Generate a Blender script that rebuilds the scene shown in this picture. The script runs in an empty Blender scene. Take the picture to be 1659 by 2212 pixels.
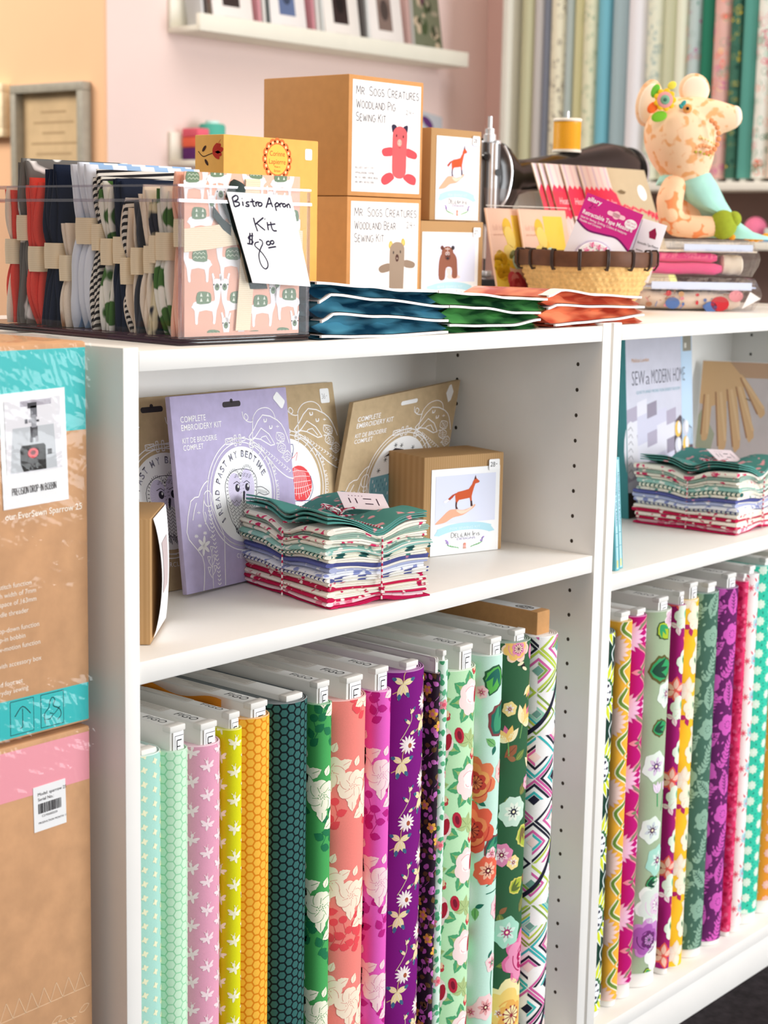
import bpy, bmesh, math, random
import numpy as np
from mathutils import Vector, Matrix
from mathutils.geometry import tessellate_polygon

scene = bpy.context.scene
COL = scene.collection
PI = math.pi

# ------------------------------------------------------------------ camera
CAM_LOC = (-1.0208, -1.1668, 1.1660)
YAW, PITCH, ROLL = 0.8714, -0.1617, 0.0184
F_PX = 3699.5
fw = Vector((math.sin(YAW) * math.cos(PITCH), math.cos(YAW) * math.cos(PITCH), math.sin(PITCH)))
rt = Vector((math.cos(YAW), -math.sin(YAW), 0.0))
up = rt.cross(fw)
cr, sr = math.cos(ROLL), math.sin(ROLL)
rt, up = cr * rt + sr * up, -sr * rt + cr * up
cam_data = bpy.data.cameras.new('camera')
cam = bpy.data.objects.new('camera', cam_data)
COL.objects.link(cam)
m = Matrix.Identity(4)
for i in range(3):
    m[i][0], m[i][1], m[i][2], m[i][3] = rt[i], up[i], -fw[i], CAM_LOC[i]
cam.matrix_world = m
cam_data.sensor_fit = 'HORIZONTAL'
cam_data.sensor_width = 36.0
cam_data.lens = 36.0 * F_PX / 1659.0
cam_data.clip_start = 0.05
cam_data.clip_end = 60
cam_data.dof.use_dof = True
cam_data.dof.focus_distance = 1.85
cam_data.dof.aperture_fstop = 11.0
scene.camera = cam

# ------------------------------------------------------------------ world, lights, exposure
scene.view_settings.view_transform = 'Standard'
scene.view_settings.look = 'None'
scene.view_settings.gamma = 1.0
scene.view_settings.exposure = 0.38
scene.cycles.transparent_max_bounces = 24
scene.cycles.max_bounces = 8
world = bpy.data.worlds.new('world')
scene.world = world
world.use_nodes = True
bg = world.node_tree.nodes['Background']
bg.inputs['Color'].default_value = (1.0, 0.97, 0.94, 1)
bg.inputs['Strength'].default_value = 0.27


def area_light(name, loc, target, sx, sy, power, color):
    d = bpy.data.lights.new(name, 'AREA')
    d.shape = 'RECTANGLE'
    d.size, d.size_y = sx, sy
    d.energy = power
    d.color = color
    o = bpy.data.objects.new(name, d)
    COL.objects.link(o)
    o.location = loc
    o.rotation_euler = (Vector(target) - Vector(loc)).to_track_quat('-Z', 'Y').to_euler()
    return o


# daylight from the shop windows (in front of the shelves, to the right) and warm ceiling panels, plus two added fill lamps
area_light('window_light', (2.6, -3.4, 1.5), (0.6, 0.1, 0.7), 2.6, 2.4, 152, (0.93, 0.97, 1.0))
area_light('fill_light_front', (-1.2, -3.2, 1.8), (0.3, 0.1, 0.8), 1.6, 1.8, 14, (0.97, 0.98, 1.0))  # added fill lamp for faces turned towards the camera, not a window
area_light('ceiling_light', (0.4, -0.5, 2.9), (0.4, -0.4, 0), 2.4, 1.4, 22, (1.0, 0.76, 0.56))
area_light('ceiling_light_rear', (1.6, 0.9, 3.1), (1.9, 1.5, 1.0), 2.0, 1.2, 18, (1.0, 0.93, 0.86))


area_light('fill_light_back', (-0.2, 3.4, 2.9), (1.9, 2.9, 1.2), 1.6, 1.2, 70, (1.0, 0.92, 0.82))  # added unseen lamp that brightens the peach wall


# ------------------------------------------------------------------ materials
def lin(c):
    return tuple(((x / 255.0) / 12.92) if x / 255.0 <= 0.04045 else (((x / 255.0) + 0.055) / 1.055) ** 2.4 for x in c[:3])


MATS = {}


def mat(name, rgb=(200, 200, 200), rough=0.6, noise=0.0, nscale=40.0, bump=0.0, bscale=300.0, metal=0.0, spec=0.4, trans=0.0):
    """A Principled material; noise varies the colour a little, bump roughens the surface."""
    if name in MATS:
        return MATS[name]
    mt = bpy.data.materials.new(name)
    mt.use_nodes = True
    nt = mt.node_tree
    b = nt.nodes['Principled BSDF']
    col = lin(rgb)
    b.inputs['Base Color'].default_value = (*col, 1)
    b.inputs['Roughness'].default_value = rough
    b.inputs['Metallic'].default_value = metal
    b.inputs['Specular IOR Level'].default_value = spec
    if trans:
        b.inputs['Transmission Weight'].default_value = trans
    if noise or bump:
        tc = nt.nodes.new('ShaderNodeTexCoord')
    if noise:
        n = nt.nodes.new('ShaderNodeTexNoise')
        n.inputs['Scale'].default_value = nscale
        n.inputs['Detail'].default_value = 4
        nt.links.new(tc.outputs['Object'], n.inputs['Vector'])
        mr = nt.nodes.new('ShaderNodeMapRange')
        mr.inputs['From Min'].default_value = 0.3
        mr.inputs['From Max'].default_value = 0.7
        mr.inputs['To Min'].default_value = 1 - noise
        mr.inputs['To Max'].default_value = 1 + noise
        nt.links.new(n.outputs['Fac'], mr.inputs['Value'])
        mx = nt.nodes.new('ShaderNodeMix')
        mx.data_type = 'RGBA'
        mx.blend_type = 'MULTIPLY'
        mx.inputs['Factor'].default_value = 1
        mx.inputs['A'].default_value = (*col, 1)
        nt.links.new(mr.outputs['Result'], mx.inputs['B'])
        nt.links.new(mx.outputs['Result'], b.inputs['Base Color'])
    if bump:
        n2 = nt.nodes.new('ShaderNodeTexNoise')
        n2.inputs['Scale'].default_value = bscale
        n2.inputs['Detail'].default_value = 2
        nt.links.new(tc.outputs['Object'], n2.inputs['Vector'])
        bp = nt.nodes.new('ShaderNodeBump')
        bp.inputs['Strength'].default_value = bump
        bp.inputs['Distance'].default_value = 0.002
        nt.links.new(n2.outputs['Fac'], bp.inputs['Height'])
        nt.links.new(bp.outputs['Normal'], b.inputs['Normal'])
    MATS[name] = mt
    return mt


def two_tone(name, a, b_, kind, scale, thr=0.5, rough=0.8, axis='X', soft=0.02, distort=0.0, rotate=(0, 0, 0), stretch=(1, 1, 1)):
    """Two colours split by a wave, voronoi or noise pattern."""
    if name in MATS:
        return MATS[name]
    mt = bpy.data.materials.new(name)
    mt.use_nodes = True
    nt = mt.node_tree
    b = nt.nodes['Principled BSDF']
    b.inputs['Roughness'].default_value = rough
    b.inputs['Specular IOR Level'].default_value = 0.25
    tc = nt.nodes.new('ShaderNodeTexCoord')
    mp = nt.nodes.new('ShaderNodeMapping')
    mp.inputs['Rotation'].default_value = rotate
    mp.inputs['Scale'].default_value = stretch
    nt.links.new(tc.outputs['Object'], mp.inputs['Vector'])
    if kind == 'wave':
        t = nt.nodes.new('ShaderNodeTexWave')
        t.bands_direction = axis
        t.inputs['Distortion'].default_value = distort
        out = t.outputs['Fac']
    elif kind == 'voronoi':
        t = nt.nodes.new('ShaderNodeTexVoronoi')
        out = t.outputs['Distance']
    else:
        t = nt.nodes.new('ShaderNodeTexNoise')
        t.inputs['Detail'].default_value = 1
        out = t.outputs['Fac']
    t.inputs['Scale'].default_value = scale
    nt.links.new(mp.outputs['Vector'], t.inputs['Vector'])
    mr = nt.nodes.new('ShaderNodeMapRange')
    mr.inputs['From Min'].default_value = thr - soft
    mr.inputs['From Max'].default_value = thr + soft
    nt.links.new(out, mr.inputs['Value'])
    mx = nt.nodes.new('ShaderNodeMix')
    mx.data_type = 'RGBA'
    mx.inputs['A'].default_value = (*lin(a), 1)
    mx.inputs['B'].default_value = (*lin(b_), 1)
    nt.links.new(mr.outputs['Result'], mx.inputs['Factor'])
    nt.links.new(mx.outputs['Result'], b.inputs['Base Color'])
    MATS[name] = mt
    return mt


def clear(name, tint=(255, 255, 255), gloss=0.08, rough=0.03, crinkle=0.0, cscale=60.0, fres=1.35):
    """Thin clear plastic: transparent, with a mirror-like coat that grows towards grazing angles."""
    if name in MATS:
        return MATS[name]
    mt = bpy.data.materials.new(name)
    mt.use_nodes = True
    nt = mt.node_tree
    for n in list(nt.nodes):
        nt.nodes.remove(n)
    out = nt.nodes.new('ShaderNodeOutputMaterial')
    tr = nt.nodes.new('ShaderNodeBsdfTransparent')
    tr.inputs['Color'].default_value = (*lin(tint), 1)
    gl = nt.nodes.new('ShaderNodeBsdfGlossy')
    gl.inputs['Roughness'].default_value = rough
    fr = nt.nodes.new('ShaderNodeLayerWeight')
    fr.inputs['Blend'].default_value = 0.5
    pw = nt.nodes.new('ShaderNodeMath')
    pw.operation = 'POWER'
    pw.inputs[1].default_value = 4.0
    nt.links.new(fr.outputs['Facing'], pw.inputs[0])
    ad = nt.nodes.new('ShaderNodeMath')
    ad.operation = 'MULTIPLY_ADD'
    ad.use_clamp = True
    ad.inputs[1].default_value = 2.0 * (fres - 1.0)
    ad.inputs[2].default_value = gloss
    nt.links.new(pw.outputs['Value'], ad.inputs[0])
    mx = nt.nodes.new('ShaderNodeMixShader')
    nt.links.new(ad.outputs['Value'], mx.inputs['Fac'])
    nt.links.new(tr.outputs['BSDF'], mx.inputs[1])
    nt.links.new(gl.outputs['BSDF'], mx.inputs[2])
    nt.links.new(mx.outputs['Shader'], out.inputs['Surface'])
    if crinkle:
        tc = nt.nodes.new('ShaderNodeTexCoord')
        nz = nt.nodes.new('ShaderNodeTexNoise')
        nz.inputs['Scale'].default_value = cscale
        nz.inputs['Detail'].default_value = 3
        nz.inputs['Distortion'].default_value = 1.5
        bp = nt.nodes.new('ShaderNodeBump')
        bp.inputs['Strength'].default_value = crinkle
        bp.inputs['Distance'].default_value = 0.01
        nt.links.new(tc.outputs['Object'], nz.inputs['Vector'])
        nt.links.new(nz.outputs['Fac'], bp.inputs['Height'])
        nt.links.new(bp.outputs['Normal'], gl.inputs['Normal'])
        nt.links.new(bp.outputs['Normal'], fr.inputs['Normal'])
    MATS[name] = mt
    return mt


def ink(rgb, rough=0.7):
    return mat('ink_%d_%d_%d' % tuple(rgb), rgb, rough, spec=0.25)


def cloth(rgb):
    return mat('cotton_%d_%d_%d' % tuple(rgb), rgb, 0.85, noise=0.035, nscale=900, spec=0.2)


# ------------------------------------------------------------------ text
TXT = {}
_caps = {}


def text2d(s, bold=0.0):
    """Flat outline mesh of a line of text, capital height 1, starting at x = 0."""
    key = (s, bold)
    if key in TXT:
        return TXT[key]
    cu = bpy.data.curves.new('t', 'FONT')
    cu.body = s
    cu.size = 1.0
    cu.resolution_u = 3
    cu.offset = bold
    ob = bpy.data.objects.new('t', cu)
    me = bpy.data.meshes.new_from_object(ob)
    vs = [(v.co.x, v.co.y) for v in me.vertices]
    fs = [tuple(p.vertices) for p in me.polygons]
    bpy.data.objects.remove(ob)
    bpy.data.curves.remove(cu)
    bpy.data.meshes.remove(me)
    k = 1.0 / 0.695
    x0 = min((v[0] for v in vs), default=0)
    vs = [((x - x0) * k, y * k) for x, y in vs]
    w = max((v[0] for v in vs), default=0)
    TXT[key] = (vs, fs, w)
    return TXT[key]


def _arc(cx, cy, rx, ry, a0, a1, n=8):
    return [(cx + rx * math.cos(math.radians(a0 + (a1 - a0) * i / n)), cy + ry * math.sin(math.radians(a0 + (a1 - a0) * i / n))) for i in range(n + 1)]


# a thin drawn hand: strokes in a box of height 1
G = {
    'A': (.5, [[(0, 0), (.25, 1), (.5, 0)], [(.09, .36), (.41, .36)]]),
    'B': (.45, [[(0, 0), (0, 1)], [(0, 1)] + _arc(.12, .77, .28, .23, 90, -90) + [(0, .54)] + _arc(.14, .27, .31, .27, 90, -90) + [(0, 0)]]),
    'C': (.45, [_arc(.26, .5, .26, .5, 50, 310, 12)]),
    'D': (.48, [[(0, 0), (0, 1)] + _arc(.08, .5, .4, .5, 90, -90, 10) + [(0, 0)]]),
    'E': (.36, [[(.36, 1), (0, 1), (0, 0), (.36, 0)], [(0, .52), (.3, .52)]]),
    'F': (.34, [[(.34, 1), (0, 1), (0, 0)], [(0, .52), (.28, .52)]]),
    'G': (.48, [_arc(.26, .5, .26, .5, 50, 360, 12) + [(.3, .48)]]),
    'H': (.44, [[(0, 0), (0, 1)], [(.44, 0), (.44, 1)], [(0, .5), (.44, .5)]]),
    'I': (.04, [[(.02, 0), (.02, 1)]]),
    'J': (.3, [[(.28, 1), (.28, .2)] + _arc(.14, .18, .14, .18, 0, -180, 6)]),
    'K': (.42, [[(0, 0), (0, 1)], [(.4, 1), (0, .45)], [(.12, .6), (.42, 0)]]),
    'L': (.34, [[(0, 1), (0, 0), (.34, 0)]]),
    'M': (.58, [[(0, 0), (.06, 1), (.29, .25), (.52, 1), (.58, 0)]]),
    'N': (.46, [[(0, 0), (0, 1), (.46, 0), (.46, 1)]]),
    'O': (.5, [_arc(.25, .5, .25, .5, 90, 450, 14)]),
    'P': (.42, [[(0, 0), (0, 1)] + _arc(.13, .74, .29, .26, 90, -90) + [(0, .48)]]),
    'Q': (.5, [_arc(.25, .5, .25, .5, 90, 450, 14), [(.3, .25), (.52, -.05)]]),
    'R': (.44, [[(0, 0), (0, 1)] + _arc(.13, .75, .28, .25, 90, -90) + [(0, .5)], [(.16, .5), (.44, 0)]]),
    'S': (.42, [_arc(.21, .76, .2, .24, 40, 250, 8) + _arc(.21, .26, .21, .26, 75, -150, 8)]),
    'T': (.44, [[(0, 1), (.44, 1)], [(.22, 1), (.22, 0)]]),
    'U': (.46, [[(0, 1), (0, .25)] + _arc(.23, .25, .23, .25, 180, 360, 8) + [(.46, 1)]]),
    'V': (.48, [[(0, 1), (.24, 0), (.48, 1)]]),
    'W': (.66, [[(0, 1), (.17, 0), (.33, .8), (.49, 0), (.66, 1)]]),
    'X': (.44, [[(0, 0), (.44, 1)], [(0, 1), (.44, 0)]]),
    'Y': (.44, [[(0, 1), (.22, .5), (.44, 1)], [(.22, .5), (.22, 0)]]),
    'Z': (.44, [[(0, 1), (.44, 1), (0, 0), (.44, 0)]]),
    'i': (.06, [[(.03, 0), (.03, .5)], [(.02, .72), (.04, .76)]]),
    's': (.34, [_arc(.17, .4, .15, .13, 40, 250, 6) + _arc(.16, .13, .17, .14, 75, -150, 6)]),
    't': (.34, [[(.16, .95), (.17, .1), (.24, 0), (.34, .03)], [(0, .58), (.32, .6)]]),
    'r': (.28, [[(0, .55), (.02, 0)], [(.02, .3), (.12, .5), (.28, .52)]]),
    'o': (.4, [_arc(.2, .26, .2, .27, 90, 450, 10)]),
    'p': (.36, [[(0, .55), (.03, -.45)], [(.02, .45)] + _arc(.16, .3, .2, .24, 110, -120, 8)]),
    'n': (.36, [[(0, .55), (.02, 0)], [(.02, .3), (.14, .52), (.28, .5), (.34, .3), (.36, 0)]]),
    '2': (.46, [_arc(.2, .72, .2, .26, 160, -20, 8) + [(.2, .3), (.02, .06), (.1, .0), (.3, .1), (.46, .04)]]),
    '4': (.48, [[(.16, 1), (.04, .45), (.46, .5)], [(.38, 1), (.34, 0)]]),
    '7': (.4, [[(0, .95), (.4, 1), (.12, 0)]]),
    '8': (.42, [_arc(.22, .74, .16, .25, -60, 270, 10) + _arc(.2, .24, .2, .25, 90, 430, 10)]),
    '3': (.4, [_arc(.18, .76, .18, .24, 150, -80, 7) + _arc(.18, .26, .21, .26, 80, -150, 8)]),
    '6': (.42, [[(.34, 1), (.1, .6)] + _arc(.2, .26, .2, .26, 160, 520, 12)]),
    '-': (.4, [[(.05, .5), (.4, .54)]]),
    '.': (.06, [[(.02, 0), (.05, .05)]]),
    ',': (.06, [[(.04, .06), (0, -.12)]]),
    '$': (.4, [_arc(.2, .7, .17, .18, 40, 250, 6) + _arc(.2, .33, .18, .19, 75, -150, 6), [(.16, 1.05), (.12, -.05)], [(.28, 1.05), (.24, -.05)]]),
}


def drawn(s, gap=.16, small=.78, caps=False):
    """Strokes of a line in the thin hand; lower case letters without a form of their own become small capitals."""
    x, out = 0.0, []
    for ch in s:
        if ch == ' ':
            x += .34
            continue
        k = 1.0
        g = None if caps and ch.islower() else G.get(ch)
        if g is None:
            g, k = G.get(ch.upper()), small
        if g is None:
            continue
        w, strokes = g
        for st in strokes:
            out.append([(x + px * k, py * k) for px, py in st])
        x += w * k + gap
    return out, x - gap


# ------------------------------------------------------------------ surfaces to print on
class Flat:
    """A plane: point (u, v) lifted h off it."""

    def __init__(self, o, u, v):
        self.o, self.u, self.v = Vector(o), Vector(u).normalized(), Vector(v).normalized()
        self.n = self.u.cross(self.v).normalized()
        self.curved = False

    def __call__(self, a, b, h=0.0):
        return self.o + a * self.u + b * self.v + h * self.n

    def at(self, a, b, h=0.0, rot=0.0):
        c, s = math.cos(rot), math.sin(rot)
        return Flat(self(a, b, h), c * self.u + s * self.v, -s * self.u + c * self.v)


def upright(x, y, z, yaw=0.0, lean=0.0, roll=0.0):
    """A plane that faces the front (-y at yaw 0), leaning back, rolled in its own plane."""
    U = Vector((math.cos(yaw), math.sin(yaw), 0))
    N = Vector((math.sin(yaw), -math.cos(yaw), 0))
    V = Vector((0, 0, math.cos(lean))) - math.sin(lean) * N
    c, s = math.cos(roll), math.sin(roll)
    return Flat((x, y, z), c * U + s * V, -s * U + c * V)


class Patch:
    """A slightly bent card given by its four corners, unit coordinates scaled by (w, h)."""

    def __init__(self, bl, br, tl, tr, w, h, bow=0.0):
        self.c = [Vector(p) for p in (bl, br, tl, tr)]
        self.w, self.h, self.bow = w, h, bow
        self.curved = bow != 0
        self.n = (self.c[1] - self.c[0]).cross(self.c[2] - self.c[0]).normalized()

    def __call__(self, a, b, h=0.0):
        s, t = a / self.w, b / self.h
        p = (1 - t) * ((1 - s) * self.c[0] + s * self.c[1]) + t * ((1 - s) * self.c[2] + s * self.c[3])
        return p + self.n * (h + self.bow * 4 * s * (1 - s))


class Stadium:
    """The outside of a flat bolt standing on end: u runs along the outline from the middle of its rounded front."""

    def __init__(self, xl, xr, yf, z0, length=0.2, lean=0.0):
        self.r = (xr - xl) / 2
        self.xc, self.yf, self.z0, self.len = (xl + xr) / 2, yf, z0, length
        self.lean = lean
        self.curved = True

    def outline(self, u, h=0.0):
        r, q = self.r, self.r * PI / 2
        yc = self.yf + r
        L = self.len - 2 * r
        if abs(u) <= q:
            t = u / r
            return self.xc + (r + h) * math.sin(t), yc - (r + h) * math.cos(t)
        s = 1 if u > 0 else -1
        d = abs(u) - q
        if d <= L:
            return self.xc + s * (r + h), yc + d
        t = (d - L) / r
        return self.xc + s * (r + h) * math.cos(t), yc + L + (r + h) * math.sin(t)

    def __call__(self, u, v, h=0.0):
        x, y = self.outline(u, h)
        return Vector((x + self.lean * v, y, self.z0 + v))


def clip_poly(pts, u0, u1, v0, v1):
    for ax, lim, sg in ((0, u0, 1), (0, u1, -1), (1, v0, 1), (1, v1, -1)):
        out = []
        for i, p in enumerate(pts):
            q = pts[i - 1]
            pi, qi = (p[ax] - lim) * sg >= 0, (q[ax] - lim) * sg >= 0
            if pi != qi:
                t = (lim - q[ax]) / (p[ax] - q[ax])
                out.append((q[0] + t * (p[0] - q[0]), q[1] + t * (p[1] - q[1])))
            if pi:
                out.append(p)
        pts = out
        if len(pts) < 3:
            return []
    return pts


def convex4(p):
    s = [(p[(i + 1) % 4][0] - p[i][0]) * (p[(i + 2) % 4][1] - p[(i + 1) % 4][1]) - (p[(i + 1) % 4][1] - p[i][1]) * (p[(i + 2) % 4][0] - p[(i + 1) % 4][0]) for i in range(4)]
    return all(k >= 0 for k in s) or all(k <= 0 for k in s)


BASE_H, LAYER_H = 0.00013, 0.00005


class MB:
    """Collects faces with materials; build() links them as ONE mesh object."""

    def __init__(self):
        self.v, self.f, self.fm, self.mats = [], [], [], []

    def mi(self, mt):
        if mt not in self.mats:
            self.mats.append(mt)
        return self.mats.index(mt)

    def add(self, pts, faces, mt):
        b, k = len(self.v), self.mi(mt)
        self.v += [tuple(p) for p in pts]
        for f in faces:
            self.f.append(tuple(b + i for i in f))
            self.fm.append(k)

    # --- solids
    def box(self, lo, hi, mt, bev=0.0):
        c = [(lo[i] + hi[i]) / 2 for i in range(3)]
        self.obox(c, (1, 0, 0), (0, 1, 0), (0, 0, 1), [(hi[i] - lo[i]) / 2 for i in range(3)], mt, bev)

    def obox(self, c, ex, ey, ez, half, mt, bev=0.0):
        """An oriented box; bev cuts its edges."""
        c, ex, ey, ez = Vector(c), Vector(ex), Vector(ey), Vector(ez)
        bm = bmesh.new()
        bmesh.ops.create_cube(bm, size=2)
        for w in bm.verts:
            w.co = Vector((w.co.x * half[0], w.co.y * half[1], w.co.z * half[2]))
        if bev:
            bmesh.ops.bevel(bm, geom=bm.edges[:], offset=bev, segments=2, affect='EDGES', profile=0.5)
        bm.verts.index_update()
        self.add([c + ex * w.co.x + ey * w.co.y + ez * w.co.z for w in bm.verts], [[w.index for w in f.verts] for f in bm.faces], mt)
        bm.free()

    def slab(self, S, w, h, d, mt, bev=0.0, a0=0.0, b0=0.0, lift=0.0):
        """A box behind the plane S: front face w x h on S, d deep."""
        c = S(a0 + w / 2, b0 + h / 2, lift - d / 2)
        self.obox(c, S.u, S.v, S.n, (w / 2, h / 2, d / 2), mt, bev)

    def loft(self, rings, mt, cap0=True, cap1=True, closed=True):
        n = len(rings[0])
        pts = [p for r in rings for p in r]
        fs = []
        for i in range(len(rings) - 1):
            for j in range(n if closed else n - 1):
                k = (j + 1) % n
                fs.append((i * n + j, i * n + k, (i + 1) * n + k, (i + 1) * n + j))
        if cap0:
            fs.append(tuple(reversed(range(n))))
        if cap1:
            fs.append(tuple((len(rings) - 1) * n + j for j in range(n)))
        self.add(pts, fs, mt)

    def lathe(self, c, prof, mt, n=24, axis=(0, 0, 1), cap=True):
        a = Vector(axis).normalized()
        e = a.orthogonal().normalized()
        g = a.cross(e)
        c = Vector(c)
        self.loft([[c + a * z + (e * math.cos(2 * PI * j / n) + g * math.sin(2 * PI * j / n)) * r for j in range(n)] for r, z in prof], mt, cap, cap)

    def tube(self, path, r, mt, n=8, cap=True):
        P = [Vector(p) for p in path]
        rings, e = [], None
        for i, p in enumerate(P):
            t = (P[min(i + 1, len(P) - 1)] - P[max(i - 1, 0)])
            t = t.normalized() if t.length > 1e-9 else Vector((0, 0, 1))
            e = t.orthogonal().normalized() if e is None else (e - e.dot(t) * t).normalized()
            g = t.cross(e)
            rr = r[i] if isinstance(r, (list, tuple)) else r
            rings.append([p + (e * math.cos(2 * PI * j / n) + g * math.sin(2 * PI * j / n)) * rr for j in range(n)])
        self.loft(rings, mt, cap, cap)

    def ribbon(self, path, side, w, t, mt):
        """A strap of width w along path; side gives its width direction, t its thickness."""
        P = [Vector(p) for p in path]
        s = Vector(side).normalized()
        rings = []
        for i, p in enumerate(P):
            d = (P[min(i + 1, len(P) - 1)] - P[max(i - 1, 0)]).normalized()
            n = d.cross(s).normalized() * t / 2
            rings.append([p - s * w / 2 - n, p + s * w / 2 - n, p + s * w / 2 + n, p - s * w / 2 + n])
        self.loft(rings, mt)

    def ball(self, c, r, mt, ex=(1, 0, 0), ey=(0, 1, 0), ez=(0, 0, 1), nu=20, nv=12):
        c, ex, ey, ez = Vector(c), Vector(ex), Vector(ey), Vector(ez)
        r = (r, r, r) if isinstance(r, (int, float)) else r
        rings = []
        for i in range(nv + 1):
            t = -PI / 2 + PI * max(0.02, min(nv - 0.02, i)) / nv
            rings.append([c + ex * r[0] * math.cos(t) * math.cos(2 * PI * j / nu) + ey * r[1] * math.cos(t) * math.sin(2 * PI * j / nu) + ez * r[2] * math.sin(t) for j in range(nu)])
        self.loft(rings, mt)

    def grid(self, fn, nu, nv, mt):
        pts = [fn(i / nu, j / nv) for j in range(nv + 1) for i in range(nu + 1)]
        fs = [(j * (nu + 1) + i, j * (nu + 1) + i + 1, (j + 1) * (nu + 1) + i + 1, (j + 1) * (nu + 1) + i) for j in range(nv) for i in range(nu)]
        self.add(pts, fs, mt)

    # --- flat artwork laid on a surface S
    def poly(self, S, pts, mt, layer=0, clip=None, lift=0.0):
        if clip:
            pts = clip_poly(pts, *clip)
        if len(pts) < 3:
            return
        if len(pts) == 4 and not clip:
            tri = [(0, 1, 2), (0, 2, 3)] if convex4(pts) else tessellate_polygon([[Vector((p[0] * 1000, p[1] * 1000, 0)) for p in pts]])
        else:
            tri = tessellate_polygon([[Vector((p[0] * 1000, p[1] * 1000, 0)) for p in pts]])
        self._tris(S, pts, tri, mt, BASE_H + layer * LAYER_H + lift)

    def _tris(self, S, pts, tri, mt, h):
        pts = [tuple(p) for p in pts]
        if S.curved:
            mx = 0.0026 if isinstance(S, Stadium) else 0.02
            todo, done = [tuple(t) for t in tri], []
            while todo:
                t = todo.pop()
                e = max(((abs(pts[t[i]][0] - pts[t[(i + 1) % 3]][0]), i) for i in range(3)))
                if e[0] <= mx:
                    done.append(t)
                    continue
                i = e[1]
                a, b, c = t[i], t[(i + 1) % 3], t[(i + 2) % 3]
                pts.append(((pts[a][0] + pts[b][0]) / 2, (pts[a][1] + pts[b][1]) / 2))
                k = len(pts) - 1
                todo += [(a, k, c), (k, b, c)]
            tri = done
        out = []
        for t in tri:
            a, b, c = (pts[i] for i in t)
            cr_ = (b[0] - a[0]) * (c[1] - a[1]) - (b[1] - a[1]) * (c[0] - a[0])
            if abs(cr_) > 1e-14:
                out.append(tuple(t) if cr_ > 0 else tuple(reversed(t)))
        if out:
            self.add([S(p[0], p[1], h) for p in pts], out, mt)

    def rect(self, S, a, b, w, h, mt, layer=0, rot=0.0, round_=0.0, clip=None):
        P = []
        if round_:
            for cx, cy, t0 in ((w - round_, round_, -90), (w - round_, h - round_, 0), (round_, h - round_, 90), (round_, round_, 180)):
                P += _arc(cx, cy, round_, round_, t0, t0 + 90, 4)
        else:
            P = [(0, 0), (w, 0), (w, h), (0, h)]
        c, s = math.cos(rot), math.sin(rot)
        self.poly(S, [(a + x * c - y * s, b + x * s + y * c) for x, y in P], mt, layer, clip)

    def ell(self, S, a, b, ra, rb, mt, layer=0, rot=0.0, n=16, clip=None):
        c, s = math.cos(rot), math.sin(rot)
        self.poly(S, [(a + ra * math.cos(2 * PI * i / n) * c - rb * math.sin(2 * PI * i / n) * s, b + ra * math.cos(2 * PI * i / n) * s + rb * math.sin(2 * PI * i / n) * c) for i in range(n)], mt, layer, clip)

    def line(self, S, pts, w, mt, layer=0, clip=None):
        """A drawn line: one strip with mitred corners."""
        pts = [Vector((p[0], p[1])) for p in pts]
        pts = [p for i, p in enumerate(pts) if i == 0 or (p - pts[i - 1]).length > 1e-7]
        if len(pts) < 2:
            return
        for i in range(1, len(pts) - 1):      # a sharp corner starts a new stroke
            if (pts[i] - pts[i - 1]).normalized().dot((pts[i + 1] - pts[i]).normalized()) < 0.35:
                self.line(S, pts[:i + 1], w, mt, layer, clip)
                self.line(S, pts[i:], w, mt, layer, clip)
                return
        L, R = [], []
        for i, p in enumerate(pts):
            d = pts[min(i + 1, len(pts) - 1)] - pts[max(i - 1, 0)]
            if d.length < 1e-9:
                d = pts[i] - pts[i - 1] if i else Vector((1, 0))
            d.normalize()
            n = Vector((-d.y, d.x)) * w / 2
            L.append(p + n)
            R.append(p - n)
        for i in range(len(pts) - 1):
            self.poly(S, [tuple(R[i]), tuple(R[i + 1]), tuple(L[i + 1]), tuple(L[i])], mt, layer, clip)

    def ring(self, S, a, b, r, w, mt, layer=0, a0=0, a1=360, n=48, ry=None):
        self.line(S, _arc(a, b, r, ry or r, a0, a1, n), w, mt, layer)

    def text(self, S, s, a, b, cap, mt, layer=0, width=None, align='l', bold=0.0, rot=0.0, slant=0.0):
        vs, fs, w = text2d(s, bold)
        if not fs:
            return
        sx = width / w if width else cap
        sh = {'l': 0, 'c': -w * sx / 2, 'r': -w * sx}[align]
        c, sn = math.cos(rot), math.sin(rot)
        P = []
        for x, y in vs:
            X, Y = x * sx + sh + slant * y * cap, y * cap
            P.append((a + X * c - Y * sn, b + X * sn + Y * c))
        tri = [(f[0], f[i], f[i + 1]) for f in fs for i in range(1, len(f) - 1)]
        self._tris(S, P, tri, mt, BASE_H + layer * LAYER_H)

    def hand(self, S, s, a, b, cap, pen, mt, layer=0, width=None, rot=0.0, gap=.16, small=.78, caps=False):
        st, w = drawn(s, gap, small, caps)
        sx = width / w if width else cap
        c, sn = math.cos(rot), math.sin(rot)
        for q in st:
            self.line(S, [(a + x * sx * c - y * cap * sn, b + x * sx * sn + y * cap * c) for x, y in q], pen, mt, layer)

    def build(self, name, parent=None, smooth=35, bev=None):
        me = bpy.data.meshes.new(name)
        off = ABS.get(parent.name, Vector((0, 0, 0))) if parent is not None else Vector((0, 0, 0))
        me.from_pydata([(p[0] - off[0], p[1] - off[1], p[2] - off[2]) for p in self.v], [], self.f)
        for mt in self.mats:
            me.materials.append(mt)
        me.polygons.foreach_set('material_index', self.fm)
        me.update()
        if smooth:
            me.shade_smooth()
            me.set_sharp_from_angle(angle=math.radians(smooth))
        o = bpy.data.objects.new(name, me)
        COL.objects.link(o)
        if parent is not None:
            o.parent = parent
            ABS[o.name] = off
        else:
            ABS[o.name] = Vector((0, 0, 0))
        return o


ABS = {}


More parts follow.
